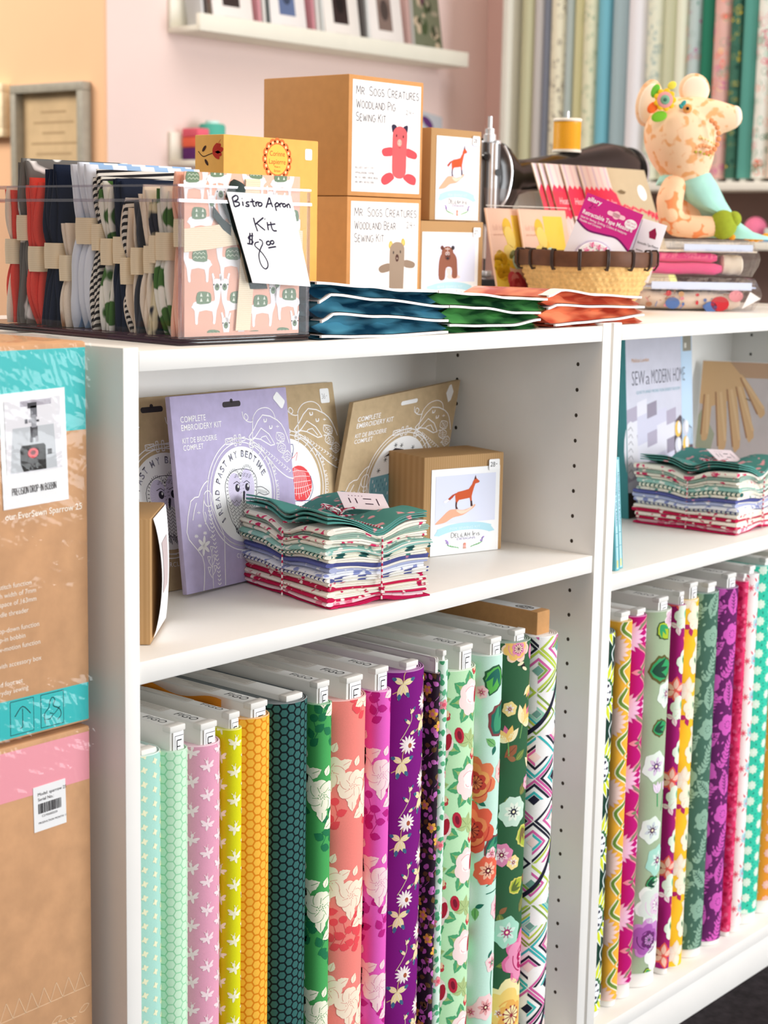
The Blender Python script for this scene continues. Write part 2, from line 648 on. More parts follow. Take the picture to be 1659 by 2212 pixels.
def thing(name, label, cat, loc, group=None):
    """An Empty at the thing's base that parents its parts."""
    o = bpy.data.objects.new(name, None)
    COL.objects.link(o)
    o.location = loc
    o.empty_display_size = 0.02
    ABS[o.name] = Vector(loc)
    return tag(o, label, cat, group)


def tag(o, label, cat, group=None):
    o['label'] = label
    o['category'] = cat
    if group:
        o['group'] = group
    return o


def struct(o):
    o['kind'] = 'structure'
    return o


def solo(mb, name, label, cat, group=None, smooth=35):
    """A thing that is one mesh, its origin at the base of its own geometry."""
    lo = Vector((sum(p[0] for p in mb.v) / len(mb.v), sum(p[1] for p in mb.v) / len(mb.v), min(p[2] for p in mb.v)))
    mb.v = [(p[0] - lo[0], p[1] - lo[1], p[2] - lo[2]) for p in mb.v]
    o = mb.build(name, None, smooth)
    o.location = lo
    return tag(o, label, cat, group)


def homography(src, dst):
    A, B = [], []
    for (x, y), (u, v) in zip(src, dst):
        A += [[x, y, 1, 0, 0, 0, -u * x, -u * y], [0, 0, 0, x, y, 1, -v * x, -v * y]]
        B += [u, v]
    h = np.linalg.solve(np.array(A, float), np.array(B, float))

    def f(x, y):
        k = h[6] * x + h[7] * y + 1
        return (float((h[0] * x + h[1] * y + h[2]) / k), float((h[3] * x + h[4] * y + h[5]) / k))
    return f


def smooth_path(pts, n=4, closed=False):
    """Catmull-Rom through the points."""
    P = [Vector(p) for p in pts]
    out = []
    N = len(P)
    for i in range(N if closed else N - 1):
        if closed:
            a, b, c, d = P[i - 1], P[i], P[(i + 1) % N], P[(i + 2) % N]
        else:
            a, b, c, d = P[max(i - 1, 0)], P[i], P[i + 1], P[min(i + 2, N - 1)]
        for k in range(n):
            t = k / n
            out.append(0.5 * (2 * b + (c - a) * t + (2 * a - 5 * b + 4 * c - d) * t * t + (3 * b - a - 3 * c + d) * t ** 3))
    if not closed:
        out.append(P[-1])
    return [tuple(p) for p in out]
# ------------------------------------------------------------------ common materials
WHITE = mat('white_melamine', (243, 241, 236), 0.45, noise=0.012, nscale=25, spec=0.45)
HOLE = mat('drilled_hole', (62, 52, 42), 0.9)
KRAFT = mat('kraft_card', (201, 150, 98), 0.8, noise=0.05, nscale=120, bump=0.08, bscale=500, spec=0.2)
KRAFT2 = mat('kraft_card_pale', (196, 158, 112), 0.8, noise=0.07, nscale=90, bump=0.08, bscale=500, spec=0.2)
KRAFT_RIB = two_tone('ribbed_kraft', (176, 138, 92), (188, 150, 104), 'wave', 95, thr=0.5, rough=0.8, axis='X', soft=0.5)
PAPER = mat('white_paper', (246, 246, 246), 0.55, spec=0.3)
STICKER = mat('white_sticker', (250, 250, 250), 0.5, spec=0.3)
BLACK = ink((32, 28, 34))
FLOOR_Z = 0.037

# ------------------------------------------------------------------ room
CARPET = mat('dark_carpet', (40, 37, 40), 0.95, noise=0.35, nscale=70, bump=0.5, bscale=140, spec=0.1)
b = MB(); b.box((-6, -6, FLOOR_Z - 0.1), (6, 6, FLOOR_Z), CARPET); struct(b.build('floor', None, 0))
PINK = mat('pink_wall_paint', (241, 218, 211), 0.7, noise=0.02, nscale=3, spec=0.2)
PEACH = mat('peach_wall_paint', (240, 192, 152), 0.7, noise=0.03, nscale=3, spec=0.2)
ROSE = mat('rose_wall_paint', (240, 202, 192), 0.7, noise=0.02, nscale=3, spec=0.2)
b = MB(); b.box((1.835, 2.15, FLOOR_Z), (3.378, 2.40, 3.4), PINK); struct(b.build('wall_back', None, 0))
b = MB(); b.box((1.826, 2.1502, FLOOR_Z), (1.8348, 6.0, 3.4), PEACH); struct(b.build('wall_left', None, 0))
b = MB(); b.box((3.379, -3.0, FLOOR_Z), (3.63, 2.40, 3.4), ROSE); struct(b.build('wall_right', None, 0))


# ------------------------------------------------------------------ bookcases
def bookcase(x0, yf, sgn, zmid, label, holes):
    """0.80 m wide, open front at y = yf; sgn +1 opens towards -y, -1 towards +y."""
    t = 0.0185
    Y = lambda d: yf + sgn * d
    root = thing('bookcase', label, 'bookcase', (x0 + 0.4, Y(0.14), FLOOR_Z), 'low white bookcases of the island')

    def bx(mb, xa, xb, da, db, za, zb, bev=0.0008):
        mb.box((x0 + xa, min(Y(da), Y(db)), za), (x0 + xb, max(Y(da), Y(db)), zb), WHITE, bev)
    for xa in (0, 0.80 - t):
        mb = MB(); bx(mb, xa, xa + t, 0, 0.28, FLOOR_Z, 1.060)
        if holes:
            xs = x0 + (t if xa == 0 else 0.80 - t)
            S = Flat((xs, 0, 0), (0, 1, 0), (0, 0, 1)) if xa == 0 else Flat((xs, 0, 0), (0, -1, 0), (0, 0, 1))
            for k in range(27):
                z = 0.9751 + 0.0322 - 0.0322 * k
                if abs(z - zmid + 0.011) < 0.018:
                    continue
                for d in (0.0355, 0.2265):
                    mb.ell(S, Y(d) * (1 if xa == 0 else -1), z, 0.0023, 0.0026, HOLE, n=12)
        mb.build('side_panel', root)
    mb = MB(); bx(mb, t + 0.0004, 0.80 - t - 0.0012, 0, 0.262, 1.0376, 1.0566); mb.build('top_panel', root)
    mb = MB(); bx(mb, t + 0.0012, 0.80 - t - 0.0018, 0.002, 0.260, zmid - 0.022, zmid); mb.build('shelf', root)
    mb = MB(); bx(mb, t + 0.0004, 0.80 - t - 0.0004, 0, 0.262, 0.0896, 0.1096); mb.build('bottom_shelf', root)
    mb = MB(); bx(mb, t + 0.0004, 0.80 - t - 0.0004, 0.0015, 0.016, FLOOR_Z, 0.0893); mb.build('plinth', root)
    mb = MB(); bx(mb, t - 0.004, 0.80 - t + 0.004, 0.2628, 0.267, FLOOR_Z + 0.01, 1.0566, 0); mb.build('back_panel', root)
    return root


ZA, ZB, Z0, ZT = 0.7675, 0.7362, 0.1096, 1.0568
bookcase(0.0, 0.0, 1, ZA, 'low white bookcase holding the lavender embroidery kit, nearest the cardboard machine boxes', True)
bookcase(0.806, 0.0, 1, ZB, 'low white bookcase holding the teal-spined sewing books, to the right of the other', True)
bookcase(0.0, 0.566, -1, ZA, 'white bookcase backed against the kit bookcase, under the stacked creature kit boxes', False)
bookcase(0.806, 0.566, -1, ZA, 'white bookcase backed against the book bookcase, under the black sewing machine', False)


# ------------------------------------------------------------------ back wall: picture ledges, pictures, fabric wall
LEDGE = mat('ledge_paint', (240, 237, 222), 0.5, noise=0.015, nscale=20)


def ledge(x0, x1, z, label):
    r = thing('picture_ledge', label, 'wall shelf', ((x0 + x1) / 2, 2.1, z), 'white picture ledges on the pink wall')
    mb = MB(); mb.box((x0, 2.045, z), (x1, 2.149, z + 0.014), LEDGE, 0.001); mb.build('ledge_board', r)
    mb = MB(); mb.box((x0, 2.030, z), (x1, 2.0445, z + 0.042), LEDGE, 0.001); mb.build('front_lip', r)
    mb = MB(); mb.box((x0, 2.138, z + 0.0145), (x1, 2.1492, z + 0.085), LEDGE, 0.001); mb.build('back_board', r)
    return r


ledge(2.035, 3.13, 1.655, 'upper white picture ledge holding white booklets on the pink wall')
ledge(2.035, 3.13, 1.325, 'lower white picture ledge on the pink wall, mostly hidden by the kit boxes')
E2 = mat('booklet_cover', (240, 236, 230), 0.5)
rng = random.Random(5)
bk = [(2.12, .145, (238, 232, 228), (58, 46, 44), 'dark seated figure'), (2.33, .14, (236, 232, 230), (96, 112, 150), 'blue grey'), (2.545, .145, (238, 232, 226), (52, 38, 36), 'dark brown'),
      (2.735, .145, (236, 230, 226), (128, 108, 100), 'taupe'), (2.93, .13, (112, 116, 92), (86, 96, 66), 'mossy green')]
for x, w, c1, c2, nm in bk:
    S = upright(x, 2.066, 1.6695, 0, 0.16)
    mb = MB(); mb.slab(S, w, 0.215, 0.006, mat('cover_%d_%d_%d' % c1, c1, 0.5), 0.001)
    if nm == 'mossy green':
        for k in range(26):
            mb.ell(S, rng.uniform(.02, w - .02), rng.uniform(.02, .2), rng.uniform(.006, .02), rng.uniform(.006, .02), ink(rng.choice([(70, 82, 52), (196, 176, 150), (92, 60, 70), (150, 140, 120), (60, 66, 44)])), layer=k % 6)
        solo(mb, 'pattern_booklet', 'mossy green photo booklet at the right end of the upper ledge', 'booklet', 'pattern booklets on the upper ledge')
        continue
    mb.rect(S, .038, .062, .062, .11, ink(c2))
    mb.ell(S, .07, .12, .018, .03, ink(tuple(int(v * .6) for v in c2)), 1)
    mb.rect(S, .04, .03, .06, .006, ink((216, 206, 200)))
    solo(mb, 'pattern_booklet', 'white booklet with a %s cover photo on the upper ledge' % nm, 'booklet', 'pattern booklets on the upper ledge')
# spines of booklets standing edge-on between the covers
SP = [(2.072, (206, 208, 208), 'pale grey'), (2.088, (84, 74, 70), 'charcoal'), (2.279, (214, 150, 160), 'pink'), (2.297, (226, 226, 222), 'off-white'), (2.314, (98, 104, 104), 'slate'),
      (2.487, (206, 140, 150), 'dusty rose'), (2.505, (228, 226, 222), 'ivory'), (2.524, (214, 216, 214), 'silver'), (2.698, (88, 84, 82), 'dark'), (2.716, (222, 224, 222), 'white'), (2.896, (206, 170, 164), 'peach'), (2.912, (190, 186, 180), 'stone')]
for x, c, nm in SP:
    S = upright(x, 2.060, 1.6695, 0, 0.12)
    mb = MB(); mb.slab(S, 0.009, 0.205, 0.055, mat('spine_%d_%d_%d' % c, c, 0.5), 0.001)
    solo(mb, 'booklet', '%s booklet standing edge-on among the covers of the upper ledge' % nm, 'booklet', 'edge-on booklets on the upper ledge')
# little things on the lower ledge
mb = MB(); mb.box((2.066, 2.072, 1.3395), (2.11, 2.13, 1.372), ink((96, 40, 110)), .004); mb.box((2.066, 2.072, 1.372), (2.11, 2.13, 1.398), ink((244, 110, 80)), .004); mb.box((2.066, 2.072, 1.398), (2.11, 2.13, 1.42), ink((236, 104, 124)), .004)
solo(mb, 'thread_box', 'small purple, orange and pink box at the left end of the lower ledge', 'box')
mb = MB(); mb.lathe((2.135, 2.09, 1.3395), [(.03, 0), (.034, .004), (.034, .088), (.03, .094)], ink((86, 180, 160)), 24); mb.lathe((2.135, 2.09, 1.4335), [(.018, 0), (.018, .008)], ink((220, 245, 240)), 20)
solo(mb, 'thread_tin', 'round teal tin with a pale lid on the lower ledge', 'tin')
mb = MB(); S = upright(2.955, 2.072, 1.3395, 0, .14, -.14); mb.slab(S, .115, .19, .01, ink((186, 190, 196)), .002); mb.ell(S, .045, .16, .028, .014, ink((94, 46, 110)), 1, -.4)
solo(mb, 'fabric_packet', 'grey packet with a purple top leaning on the lower ledge beside the fox kit box', 'packet')


def wall_picture(y0, y1, z0, z1, frame_rgb, name, label, cat, draw):
    X = 1.826
    r = thing(name, label, cat, (X, (y0 + y1) / 2, z0))
    fm = mat('frame_' + name, frame_rgb, 0.5, noise=.08, nscale=60)
    fwid = 0.022
    for nm, (a0, a1, c0, c1) in (('frame_rail', (y0, y1, z0, z0 + fwid)), ('frame_rail', (y0, y1, z1 - fwid, z1)), ('frame_stile', (y0, y0 + fwid, z0 + fwid, z1 - fwid)), ('frame_stile', (y1 - fwid, y1, z0 + fwid, z1 - fwid))):
        mb = MB(); mb.box((X - 0.03, a0, c0), (X - 0.0005, a1, c1), fm, .002); mb.build(nm, r)
    mb = MB()
    S = Flat((X - 0.004, y1 - fwid, z0 + fwid), (0, -1, 0), (0, 0, 1))
    draw(mb, S, y1 - y0 - 2 * fwid, z1 - z0 - 2 * fwid)
    mb.build('backing', r)


def d_cert(mb, S, w, h):
    PM = mat('aged_paper', (206, 178, 138), .8, noise=.12, nscale=14)
    mb.slab(S, w, h, .002, PM)
    for k in range(9):
        ww = [0.1, .16, .09, .18, .14, .17, .12, .18, .15][k]
        mb.rect(S, w / 2 - ww / 2, h - .05 - .026 * k, ww, .006, ink((176, 148, 112)))


def d_small(mb, S, w, h):
    mb.slab(S, w, h, .002, mat('cream_print', (236, 214, 176), .7, noise=.05, nscale=20))
    mb.ell(S, w * .62, h * .30, .022, .026, ink((64, 88, 140)))
    mb.ell(S, w * .74, h * .72, .012, .01, ink((60, 50, 40)), 0)


wall_picture(2.199, 2.484, 1.13, 1.521, (158, 152, 138), 'framed_certificate', 'grey-framed tan certificate hanging on the peach wall', 'picture', d_cert)
wall_picture(2.515, 2.76, 1.393, 1.528, (244, 226, 190), 'framed_print', 'cream framed print at the picture edge of the peach wall', 'picture', d_small)

# fabric wall on the right: an open white unit with bolts standing in it
fw_root = thing('fabric_wall_unit', 'tall white fabric unit on the right wall full of upright bolts', 'shelving unit', (3.26, 1.1, FLOOR_Z))
UW = mat('unit_paint', (238, 234, 222), .5)
for y in (1.895, 0.2):
    mb = MB(); mb.box((3.14, y, FLOOR_Z), (3.377, y + 0.02, 2.35), UW, .001); mb.build('side_panel', fw_root)
for z, nm in ((1.295, 'shelf'), (1.138, 'shelf'), (0.60, 'shelf'), (1.93, 'shelf'), (2.33, 'top_panel')):
    mb = MB(); mb.box((3.14, 0.2205, z), (3.366, 1.8945, z + 0.022), UW, .001); mb.build(nm, fw_root)
mb = MB(); mb.box((3.3665, 0.2205, FLOOR_Z), (3.377, 1.8945, 2.33), mat('unit_back', (132, 106, 98), .7, noise=.04, nscale=10)); mb.build('back_panel', fw_root)  # dark brown back: shade inside the lower bay put into its colour
WB = [((206, 204, 168), 'olive cream'), ((206, 200, 196), 'pale grey'), ((136, 142, 158), 'slate blue'), ((240, 234, 208), 'cream dotted'), ((182, 194, 190), 'misty blue'), ((216, 212, 166), 'pale olive'), ((228, 226, 196), 'cream'),
      ((122, 186, 202), 'sky blue'), ((166, 188, 194), 'blue grey'), ((232, 230, 234), 'white'), ((228, 230, 210), 'cream speckled'), ((208, 212, 182), 'sage cream'), ((226, 228, 206), 'ecru'), ((186, 202, 200), 'grey with coral flecks'), ((44, 122, 96), 'deep green'),
      ((222, 176, 166), 'coral and pink floral'), ((66, 110, 92), 'green and yellow'), ((92, 160, 148), 'teal checked'), ((232, 232, 222), 'white and green floral')]
WY = [1.868, 1.823, 1.79, 1.766, 1.712, 1.685, 1.653, 1.606, 1.563, 1.506, 1.446, 1.393, 1.349, 1.313, 1.274, 1.234, 1.181, 1.15, 1.102, 1.056]
SPOTS = {3: [(176, 168, 150)], 6: [(190, 200, 170)], 10: [(180, 196, 188)], 13: [(240, 150, 120), (120, 160, 150), (190, 90, 150)], 15: [(240, 128, 110), (244, 206, 150), (120, 170, 140), (214, 120, 160)], 16: [(224, 196, 70), (30, 70, 60)], 18: [(60, 130, 96), (236, 110, 80), (220, 90, 120), (150, 200, 180)]}


def wall_bolt(y1, y0, col, nm, k):
    """Bolts of the far wall: rounded front towards -x, printed in colour."""
    rr = (y1 - y0) / 2 - 0.0008
    yc = (y0 + y1) / 2
    root = thing('fabric_bolt', '%s fabric bolt standing on the far wall shelf' % nm, 'fabric bolt', (3.25, yc, 1.3175), 'bolts on the far fabric wall')
    xf = 3.157 + (k % 3) * .004
    h = 0.585 - (k * 7 % 5) * .004

    def P(u, v, hh=0.0):
        t = u / rr
        return Vector((xf + rr - (rr + hh) * math.cos(t), yc - (rr + hh) * math.sin(t), 1.327 + v))
    P.curved = True
    mb = MB()
    ring = lambda z, o: [P(rr * (-PI / 2 + PI * i / 12), z, o) for i in range(13)] + [Vector((3.355, yc - rr - o, 1.327 + z)), Vector((3.355, yc + rr + o, 1.327 + z))]
    mb.loft([ring(0, 0), ring(h, 0)], cloth(col))
    if k == 17:
        for j in range(60):
            mb.rect(P, -rr * 1.5, j * .0096, rr * 3, .0045, ink((70, 138, 126)))
    for j in range(90 if k in SPOTS else 0):
        c = rng.choice(SPOTS[k])
        mb.ell(P, rng.uniform(-1.4, 1.4) * rr, rng.uniform(.01, h - .01), rng.uniform(.003, .009) * (1.9 if k in (15, 18) else 1), rng.uniform(.004, .008) * (1.7 if k in (15, 18) else 1), ink(c), j % 8, n=9)
    mb.build('fabric', root)
    mb = MB(); mb.box((xf + .008, yc - .008, 1.3172), (3.35, yc + .008, 1.327 + h + .03), mat('bolt_board', (236, 234, 228), .6), .002); mb.build('board', root)


for k in range(19):
    wall_bolt(WY[k], WY[k + 1], *WB[k], k)
for k, (y, c, nm) in enumerate([(1.03, (236, 214, 200), 'peach'), (.975, (140, 190, 170), 'sea green'), (.92, (230, 150, 140), 'coral')]):
    wall_bolt(y + .026, y - .026, c, nm + ' plain', k)
# things in the dim bay below
mb = MB(); mb.ball((3.19, 1.088, 1.1605 + .033), (.03, .032, .033), mat('pink_wool', (238, 126, 160), .9, noise=.1, nscale=200)); solo(mb, 'yarn_ball', 'pink yarn ball on the dim shelf under the far fabric bolts', 'yarn ball')
mb = MB(); mb.box((3.16, 1.005, 1.1605), (3.22, 1.05, 1.178), ink((60, 140, 200)), .002); mb.box((3.162, 1.007, 1.1782), (3.218, 1.048, 1.196), ink((206, 214, 206)), .004); solo(mb, 'notion_box', 'small blue box with a pale lid on the dim shelf beside the pink yarn ball', 'box')
# ------------------------------------------------------------------ fabric bolts
BOARD = mat('bolt_board', (236, 234, 228), .6)
BOARD_TOP = mat('bolt_sticker_paper', (222, 216, 206), .6, noise=.05, nscale=60)
MK = ink((40, 40, 44))


class Print:
    """Draws a repeating print on the front of a bolt."""

    def __init__(self, mb, S, H, seed):
        self.mb, self.S, self.H, self.rg = mb, S, H, random.Random(seed)
        self.q = S.r * PI / 2
        self.u0, self.u1 = -self.q - 0.035, self.q + 0.012
        self.clip = (self.u0, self.u1, 0.0005, H - 0.0005)

    def P(self, pts, c, l=0):
        self.mb.poly(self.S, pts, ink(c), l, self.clip)

    def spots(self, du, dv, jit=0.0, off=0.0):
        """A half-drop layout of points over the print."""
        k, u = 0, self.u0 + off
        while u < self.u1 + du:
            v = -dv * .5 + (dv / 2 if k % 2 else 0)
            while v < self.H + dv:
                yield u + self.rg.uniform(-jit, jit), v + self.rg.uniform(-jit, jit)
                v += dv
            u += du
            k += 1

    def leaf(self, u, v, L, W, a, c, l=0, vein=None, serr=0):
        ca, sa = math.cos(a), math.sin(a)
        n = 9
        top = []
        for i in range(n + 1):
            t = i / n
            w = W / 2 * math.sin(PI * t ** .8)
            if serr and 0 < i < n and i % 2:
                w *= 1 + serr
            top.append((t * L, w))
        pts = top + [(x, -y) for x, y in reversed(top[1:-1])]
        self.P([(u + x * ca - y * sa, v + x * sa + y * ca) for x, y in pts], c, l)
        if vein:
            self.mb.line(self.S, [(u + .1 * L * ca, v + .1 * L * sa), (u + .85 * L * ca, v + .85 * L * sa)], max(.0005, W * .06), ink(vein), l + 1, self.clip)

    def petals(self, u, v, r, n, c, l=0, w=.5, a0=0.0, inner=.0, tip=None):
        for k in range(n):
            a = a0 + 2 * PI * k / n
            ca, sa = math.cos(a), math.sin(a)
            pts = [(r * inner + r * (1 - inner) * t, r * w * math.sin(PI * t ** 1.3) * .5) for t in (0, .2, .45, .7, .88, 1)]
            pts = pts + [(x, -y) for x, y in reversed(pts[1:-1])]
            self.P([(u + x * ca - y * sa, v + x * sa + y * ca) for x, y in pts], c, l + (k % 2))
            if tip:
                self.mb.line(self.S, [(u + r * .25 * ca, v + r * .25 * sa), (u + r * .75 * ca, v + r * .75 * sa)], r * .05, ink(tip), l + 2, self.clip)

    def blob(self, u, v, r, n, depth, c, l=0, a0=0.0, sy=1.0):
        pts = []
        for i in range(n * 6):
            a = 2 * PI * i / (n * 6)
            k = r * (1 - depth * (abs(math.cos(a * n / 2))) ** 6)
            pts.append((u + k * math.cos(a + a0), v + k * sy * math.sin(a + a0)))
        self.P(pts, c, l)

    def ell(self, u, v, a, b, c, l=0, rot=0.0, n=12):
        self.mb.ell(self.S, u, v, a, b, ink(c), l, rot, n, self.clip)

    def line(self, pts, w, c, l=0):
        self.mb.line(self.S, pts, w, ink(c), l, self.clip)

    def arcs(self, u, v, r, c, l, k=3, a0=0.0):
        for i in range(k):
            self.line([(u + r * (.35 + .2 * i) * math.cos(a0 + t + i * 1.9), v + r * (.35 + .2 * i) * math.sin(a0 + t + i * 1.9)) for t in [j * .22 for j in range(8)]], r * .045, c, l)

    def rose(self, u, v, r, c, line, heart, l=0, a0=0.0):
        for k in range(5):
            a = a0 + k * 2 * PI / 5
            self.blob(u + r * .48 * math.cos(a), v + r * .48 * math.sin(a), r * .56, 4, .12, c, l, a)
            w = [(u + r * (.48 * math.cos(a) + .55 * math.cos(a + t)), v + r * (.48 * math.sin(a) + .55 * math.sin(a + t))) for t in (.9, 1.15, 1.4, 1.65, 1.9, 2.2)]
            self.line(w, r * .035, line, l + 2)
            self.line([(u + r * .25 * math.cos(a + .3), v + r * .25 * math.sin(a + .3)), (u + r * .62 * math.cos(a + .15), v + r * .62 * math.sin(a + .15))], r * .03, line, l + 2)
        self.blob(u, v, r * .4, 5, .1, c, l + 1)
        for k in range(14):
            a, q = k * 2.4, r * (.08 + .018 * k)
            self.ell(u + q * math.cos(a), v + q * .8 * math.sin(a), r * .03, r * .045, heart, l + 3, a, 6)


def pr_cross(p, c, du=.0122, dv=.0142, s=.0037):
    for u, v in p.spots(du, dv):
        for a in (0, PI / 2):
            p.ell(u, v, s, s * .42, c, 1 + int(a > 0), a + .25, 8)


def pr_hex(p, c, pitch=.0093, fill=.88):
    R = pitch / math.sqrt(3)
    k, u = 0, p.u0
    while u < p.u1:
        v = -pitch / 2 + (pitch / 2 if k % 2 else 0)
        while v < p.H + pitch:
            p.P([(u + R * fill * math.cos(PI / 3 * i), v + R * fill * math.sin(PI / 3 * i)) for i in range(6)], c)
            v += pitch
        u += R * 1.5
        k += 1


def pr_bee(p, c, du, dv, s):
    for i, (u, v) in enumerate(p.spots(du, dv)):
        a = .25 if i % 3 else -.2
        R = lambda x, y: (u + x * math.cos(a) - y * math.sin(a), v + x * math.sin(a) + y * math.cos(a))
        q = R(0, -s * .25); p.ell(q[0], q[1], s * .17, s * .55, c, 1, a)
        q = R(0, s * .38); p.ell(q[0], q[1], s * .17, s * .2, c, 2, a)
        for sg in (1, -1):
            q = R(sg * s * .42, s * .02); p.ell(q[0], q[1], s * .46, s * .17, c, 3, a + sg * .5)
            q = R(sg * s * .34, -s * .2); p.ell(q[0], q[1], s * .32, s * .13, c, 4, a + sg * -.15)
            p.line([R(sg * .05 * s, .5 * s), R(sg * .22 * s, .8 * s)], s * .06, c, 5)


def pr_rosevine(p, dark, flower, line, vine):
    """Two-tone garden print: darker leafy sprays alternating with large pale flowers."""
    rg = p.rg
    v = .02
    while v < p.H + .1:
        for j in range(5):       # spray of leaves
            u0 = rg.uniform(p.u0 * .7, p.u1)
            v0 = v + rg.uniform(-.02, .03)
            p.line([(u0, v0), (u0 + .008, v0 + .014), (u0 + .004, v0 + .028)], .0008, dark, 0)
            for k in range(3):
                p.leaf(u0 + .003 * k, v0 + .008 * k, .013, .0085, rg.uniform(-.4, .8) + (2.2 if k % 2 else 0), dark, 1 + k % 2, None, .12)
            p.ell(u0 + .004, v0 + .031, .005, .0045, dark, 1)
        v += .053
        side = 1 if int(v * 1000) % 2 else -1
        for j, (du, dv_) in enumerate(((-.006, 0.0), (.022, -.024), (-.034, .018))):
            uu, vv = du, v + dv_
            for k in range(3):
                p.leaf(uu + .012 * math.cos(k * 2.1 + j + .5), vv + .012 * math.sin(k * 2.1 + j + .5), .017, .0115, k * 2.1 + j + .5, flower, 3, line, .12)
            p.rose(uu, vv, .0185, flower, line, line, 5, rg.uniform(0, 2))
            p.leaf(uu + .004, vv + .022, .012, .008, 1.2, flower, 3, line, .1)
            p.ell(uu - .012, vv + .023, .0035, .0045, flower, 3)
        v += .073


def pr_purple(p):
    cream, white, teal, rust = (240, 222, 168), (250, 238, 236), (62, 104, 138), (176, 90, 60)
    k, v = 0, .012
    while v < p.H:
        s = 1 if k % 2 else -1
        u = .002 + s * .013
        for i in range(3):
            p.petals(u, v + .004, .0115 - i * .003, 13, white if i < 2 else (255, 250, 246), 2 + i * 2, .26, .1 * i)
        p.ell(u + .002, v + .003, .0024, .003, rust, 9)
        u2, v2 = -.004 - s * .015, v + .030
        p.line(smooth_path([(-u2 - .010, v2 - .020), (-u2 - .002, v2 - .008), (-u2 + .004, v2 + .004), (-u2 + .002, v2 + .016)], 4), .0009, (214, 196, 160), 1)
        for q_, a_ in ((-.014, .4), (-.002, 2.4), (.010, .8)):
            p.leaf(-u2 + .002, v2 + q_, .0095, .004, a_, cream, 3, white)
            p.leaf(-u2 + .002 + .006 * math.cos(a_), v2 + q_ + .006 * math.sin(a_), .0045, .0028, a_, teal, 5)
        p.line(smooth_path([(u2 - .012, v2 - .012), (u2, v2 - .004), (u2 + .002, v2 + .012), (u2 + .015, v2 + .018)], 4), .0011, (206, 168, 120), 1)
        for a, L in ((-1.9, .02), (-1.2, .018), (.3, .016), (2.6, .014)):
            p.leaf(u2, v2, L, .0072, a, cream, 3, white)
            p.leaf(u2 + L * .62 * math.cos(a), v2 + L * .62 * math.sin(a), L * .42, .0045, a + .2, teal, 5)
        v += .046
        k += 1


def pr_small_leaf(p, cols, flower, dens=(.0085, .0105), L=.0085, W=.0058, fl=None):
    for i, (u, v) in enumerate(p.spots(*dens, jit=.0012)):
        c = cols[i % len(cols)]
        p.leaf(u, v, L, W, p.rg.uniform(-2.6, 2.6), c, 1 + i % 3)
        if i % 5 == 0:
            p.line([(u - .004, v - .006), (u + .002, v), (u + .003, v + .008)], .0005, cols[0], 0)
        if i % 13 == 4:
            f = flower
            p.petals(u + .002, v + .003, .0068, 5, f[0], 5, .7, i)
            p.ell(u + .002, v + .003, .0024, .0024, f[1], 8)


def pr_cabbage(p):
    k, v = 0, -.01
    while v < p.H + .03:
        for su, sv in ((-.040, .052), (.004, 0), (.048, .052)):
            u, vv = su, v + sv
            for a in (2.5, 3.3, 4.2, 5.0, 5.9, 1.7):
                p.leaf(u + .010 * math.cos(a), vv + .012 * math.sin(a), .0215, .0145, a, (78, 166, 112), 1, (150, 190, 110), .14)
                p.leaf(u + .013 * math.cos(a), vv + .015 * math.sin(a), .012, .006, a, (168, 190, 120), 3)
            p.blob(u, vv, .0195, 7, .13, (250, 226, 222), 5, .3, 1.15)
            p.blob(u + .003, vv + .003, .013, 6, .15, (255, 242, 238), 6, .1)
            p.arcs(u, vv, .017, (236, 160, 170), 7, 3, 3.4)
            p.ell(u + .0125, vv + .001, .0046, .0105, (176, 26, 54), 8, -.15)
            # olive side spray and red bud
            u2, v2 = u - .001, vv + .050
            for a in (.2, 1.3, 2.3, 3.2, -.8):
                p.leaf(u2, v2, .0165, .0098, a, (176, 198, 134), 1, (120, 150, 90), .1)
            p.ell(u2 - .016, v2 + .010, .0062, .0105, (186, 34, 58), 3, .3)
            p.ell(u2 - .016, v2 + .010, .0028, .006, (120, 10, 40), 4, .3)
            p.blob(u2 + .010, v2 - .018, .0065, 5, .2, (206, 60, 70), 3)
            p.blob(u2 + .010, v2 - .015, .005, 5, .2, (246, 206, 170), 4)
        v += .104
        k += 1


def big_leaf(p, u, v, L, a, c1, c2, edge, l=1):
    p.leaf(u, v, L, L * .72, a, edge, l, None, .16)
    p.leaf(u + .06 * L * math.cos(a), v + .06 * L * math.sin(a), L * .88, L * .58, a, c1, l + 1, None, .14)
    for k in (-1, 0, 1):
        p.leaf(u + .12 * L * math.cos(a), v + .12 * L * math.sin(a), L * .6, L * .15, a + .5 * k, c2, l + 2)


def bloom(p, u, v, r, c, c2, heart, l=3, n=5, eye=None):
    p.petals(u, v, r, n, c, l, .95, .3)
    p.petals(u, v, r * .62, n, c2, l + 2, .45, .3)
    p.ell(u, v, r * .2, r * .2, heart, l + 5)
    for k in range(9):
        a = 2 * PI * k / 9
        p.line([(u + r * .2 * math.cos(a), v + r * .2 * math.sin(a)), (u + r * .36 * math.cos(a), v + r * .36 * math.sin(a))], r * .045, heart, l + 4)
    p.ell(u, v, r * .09, r * .09, eye or (250, 240, 200), l + 6)


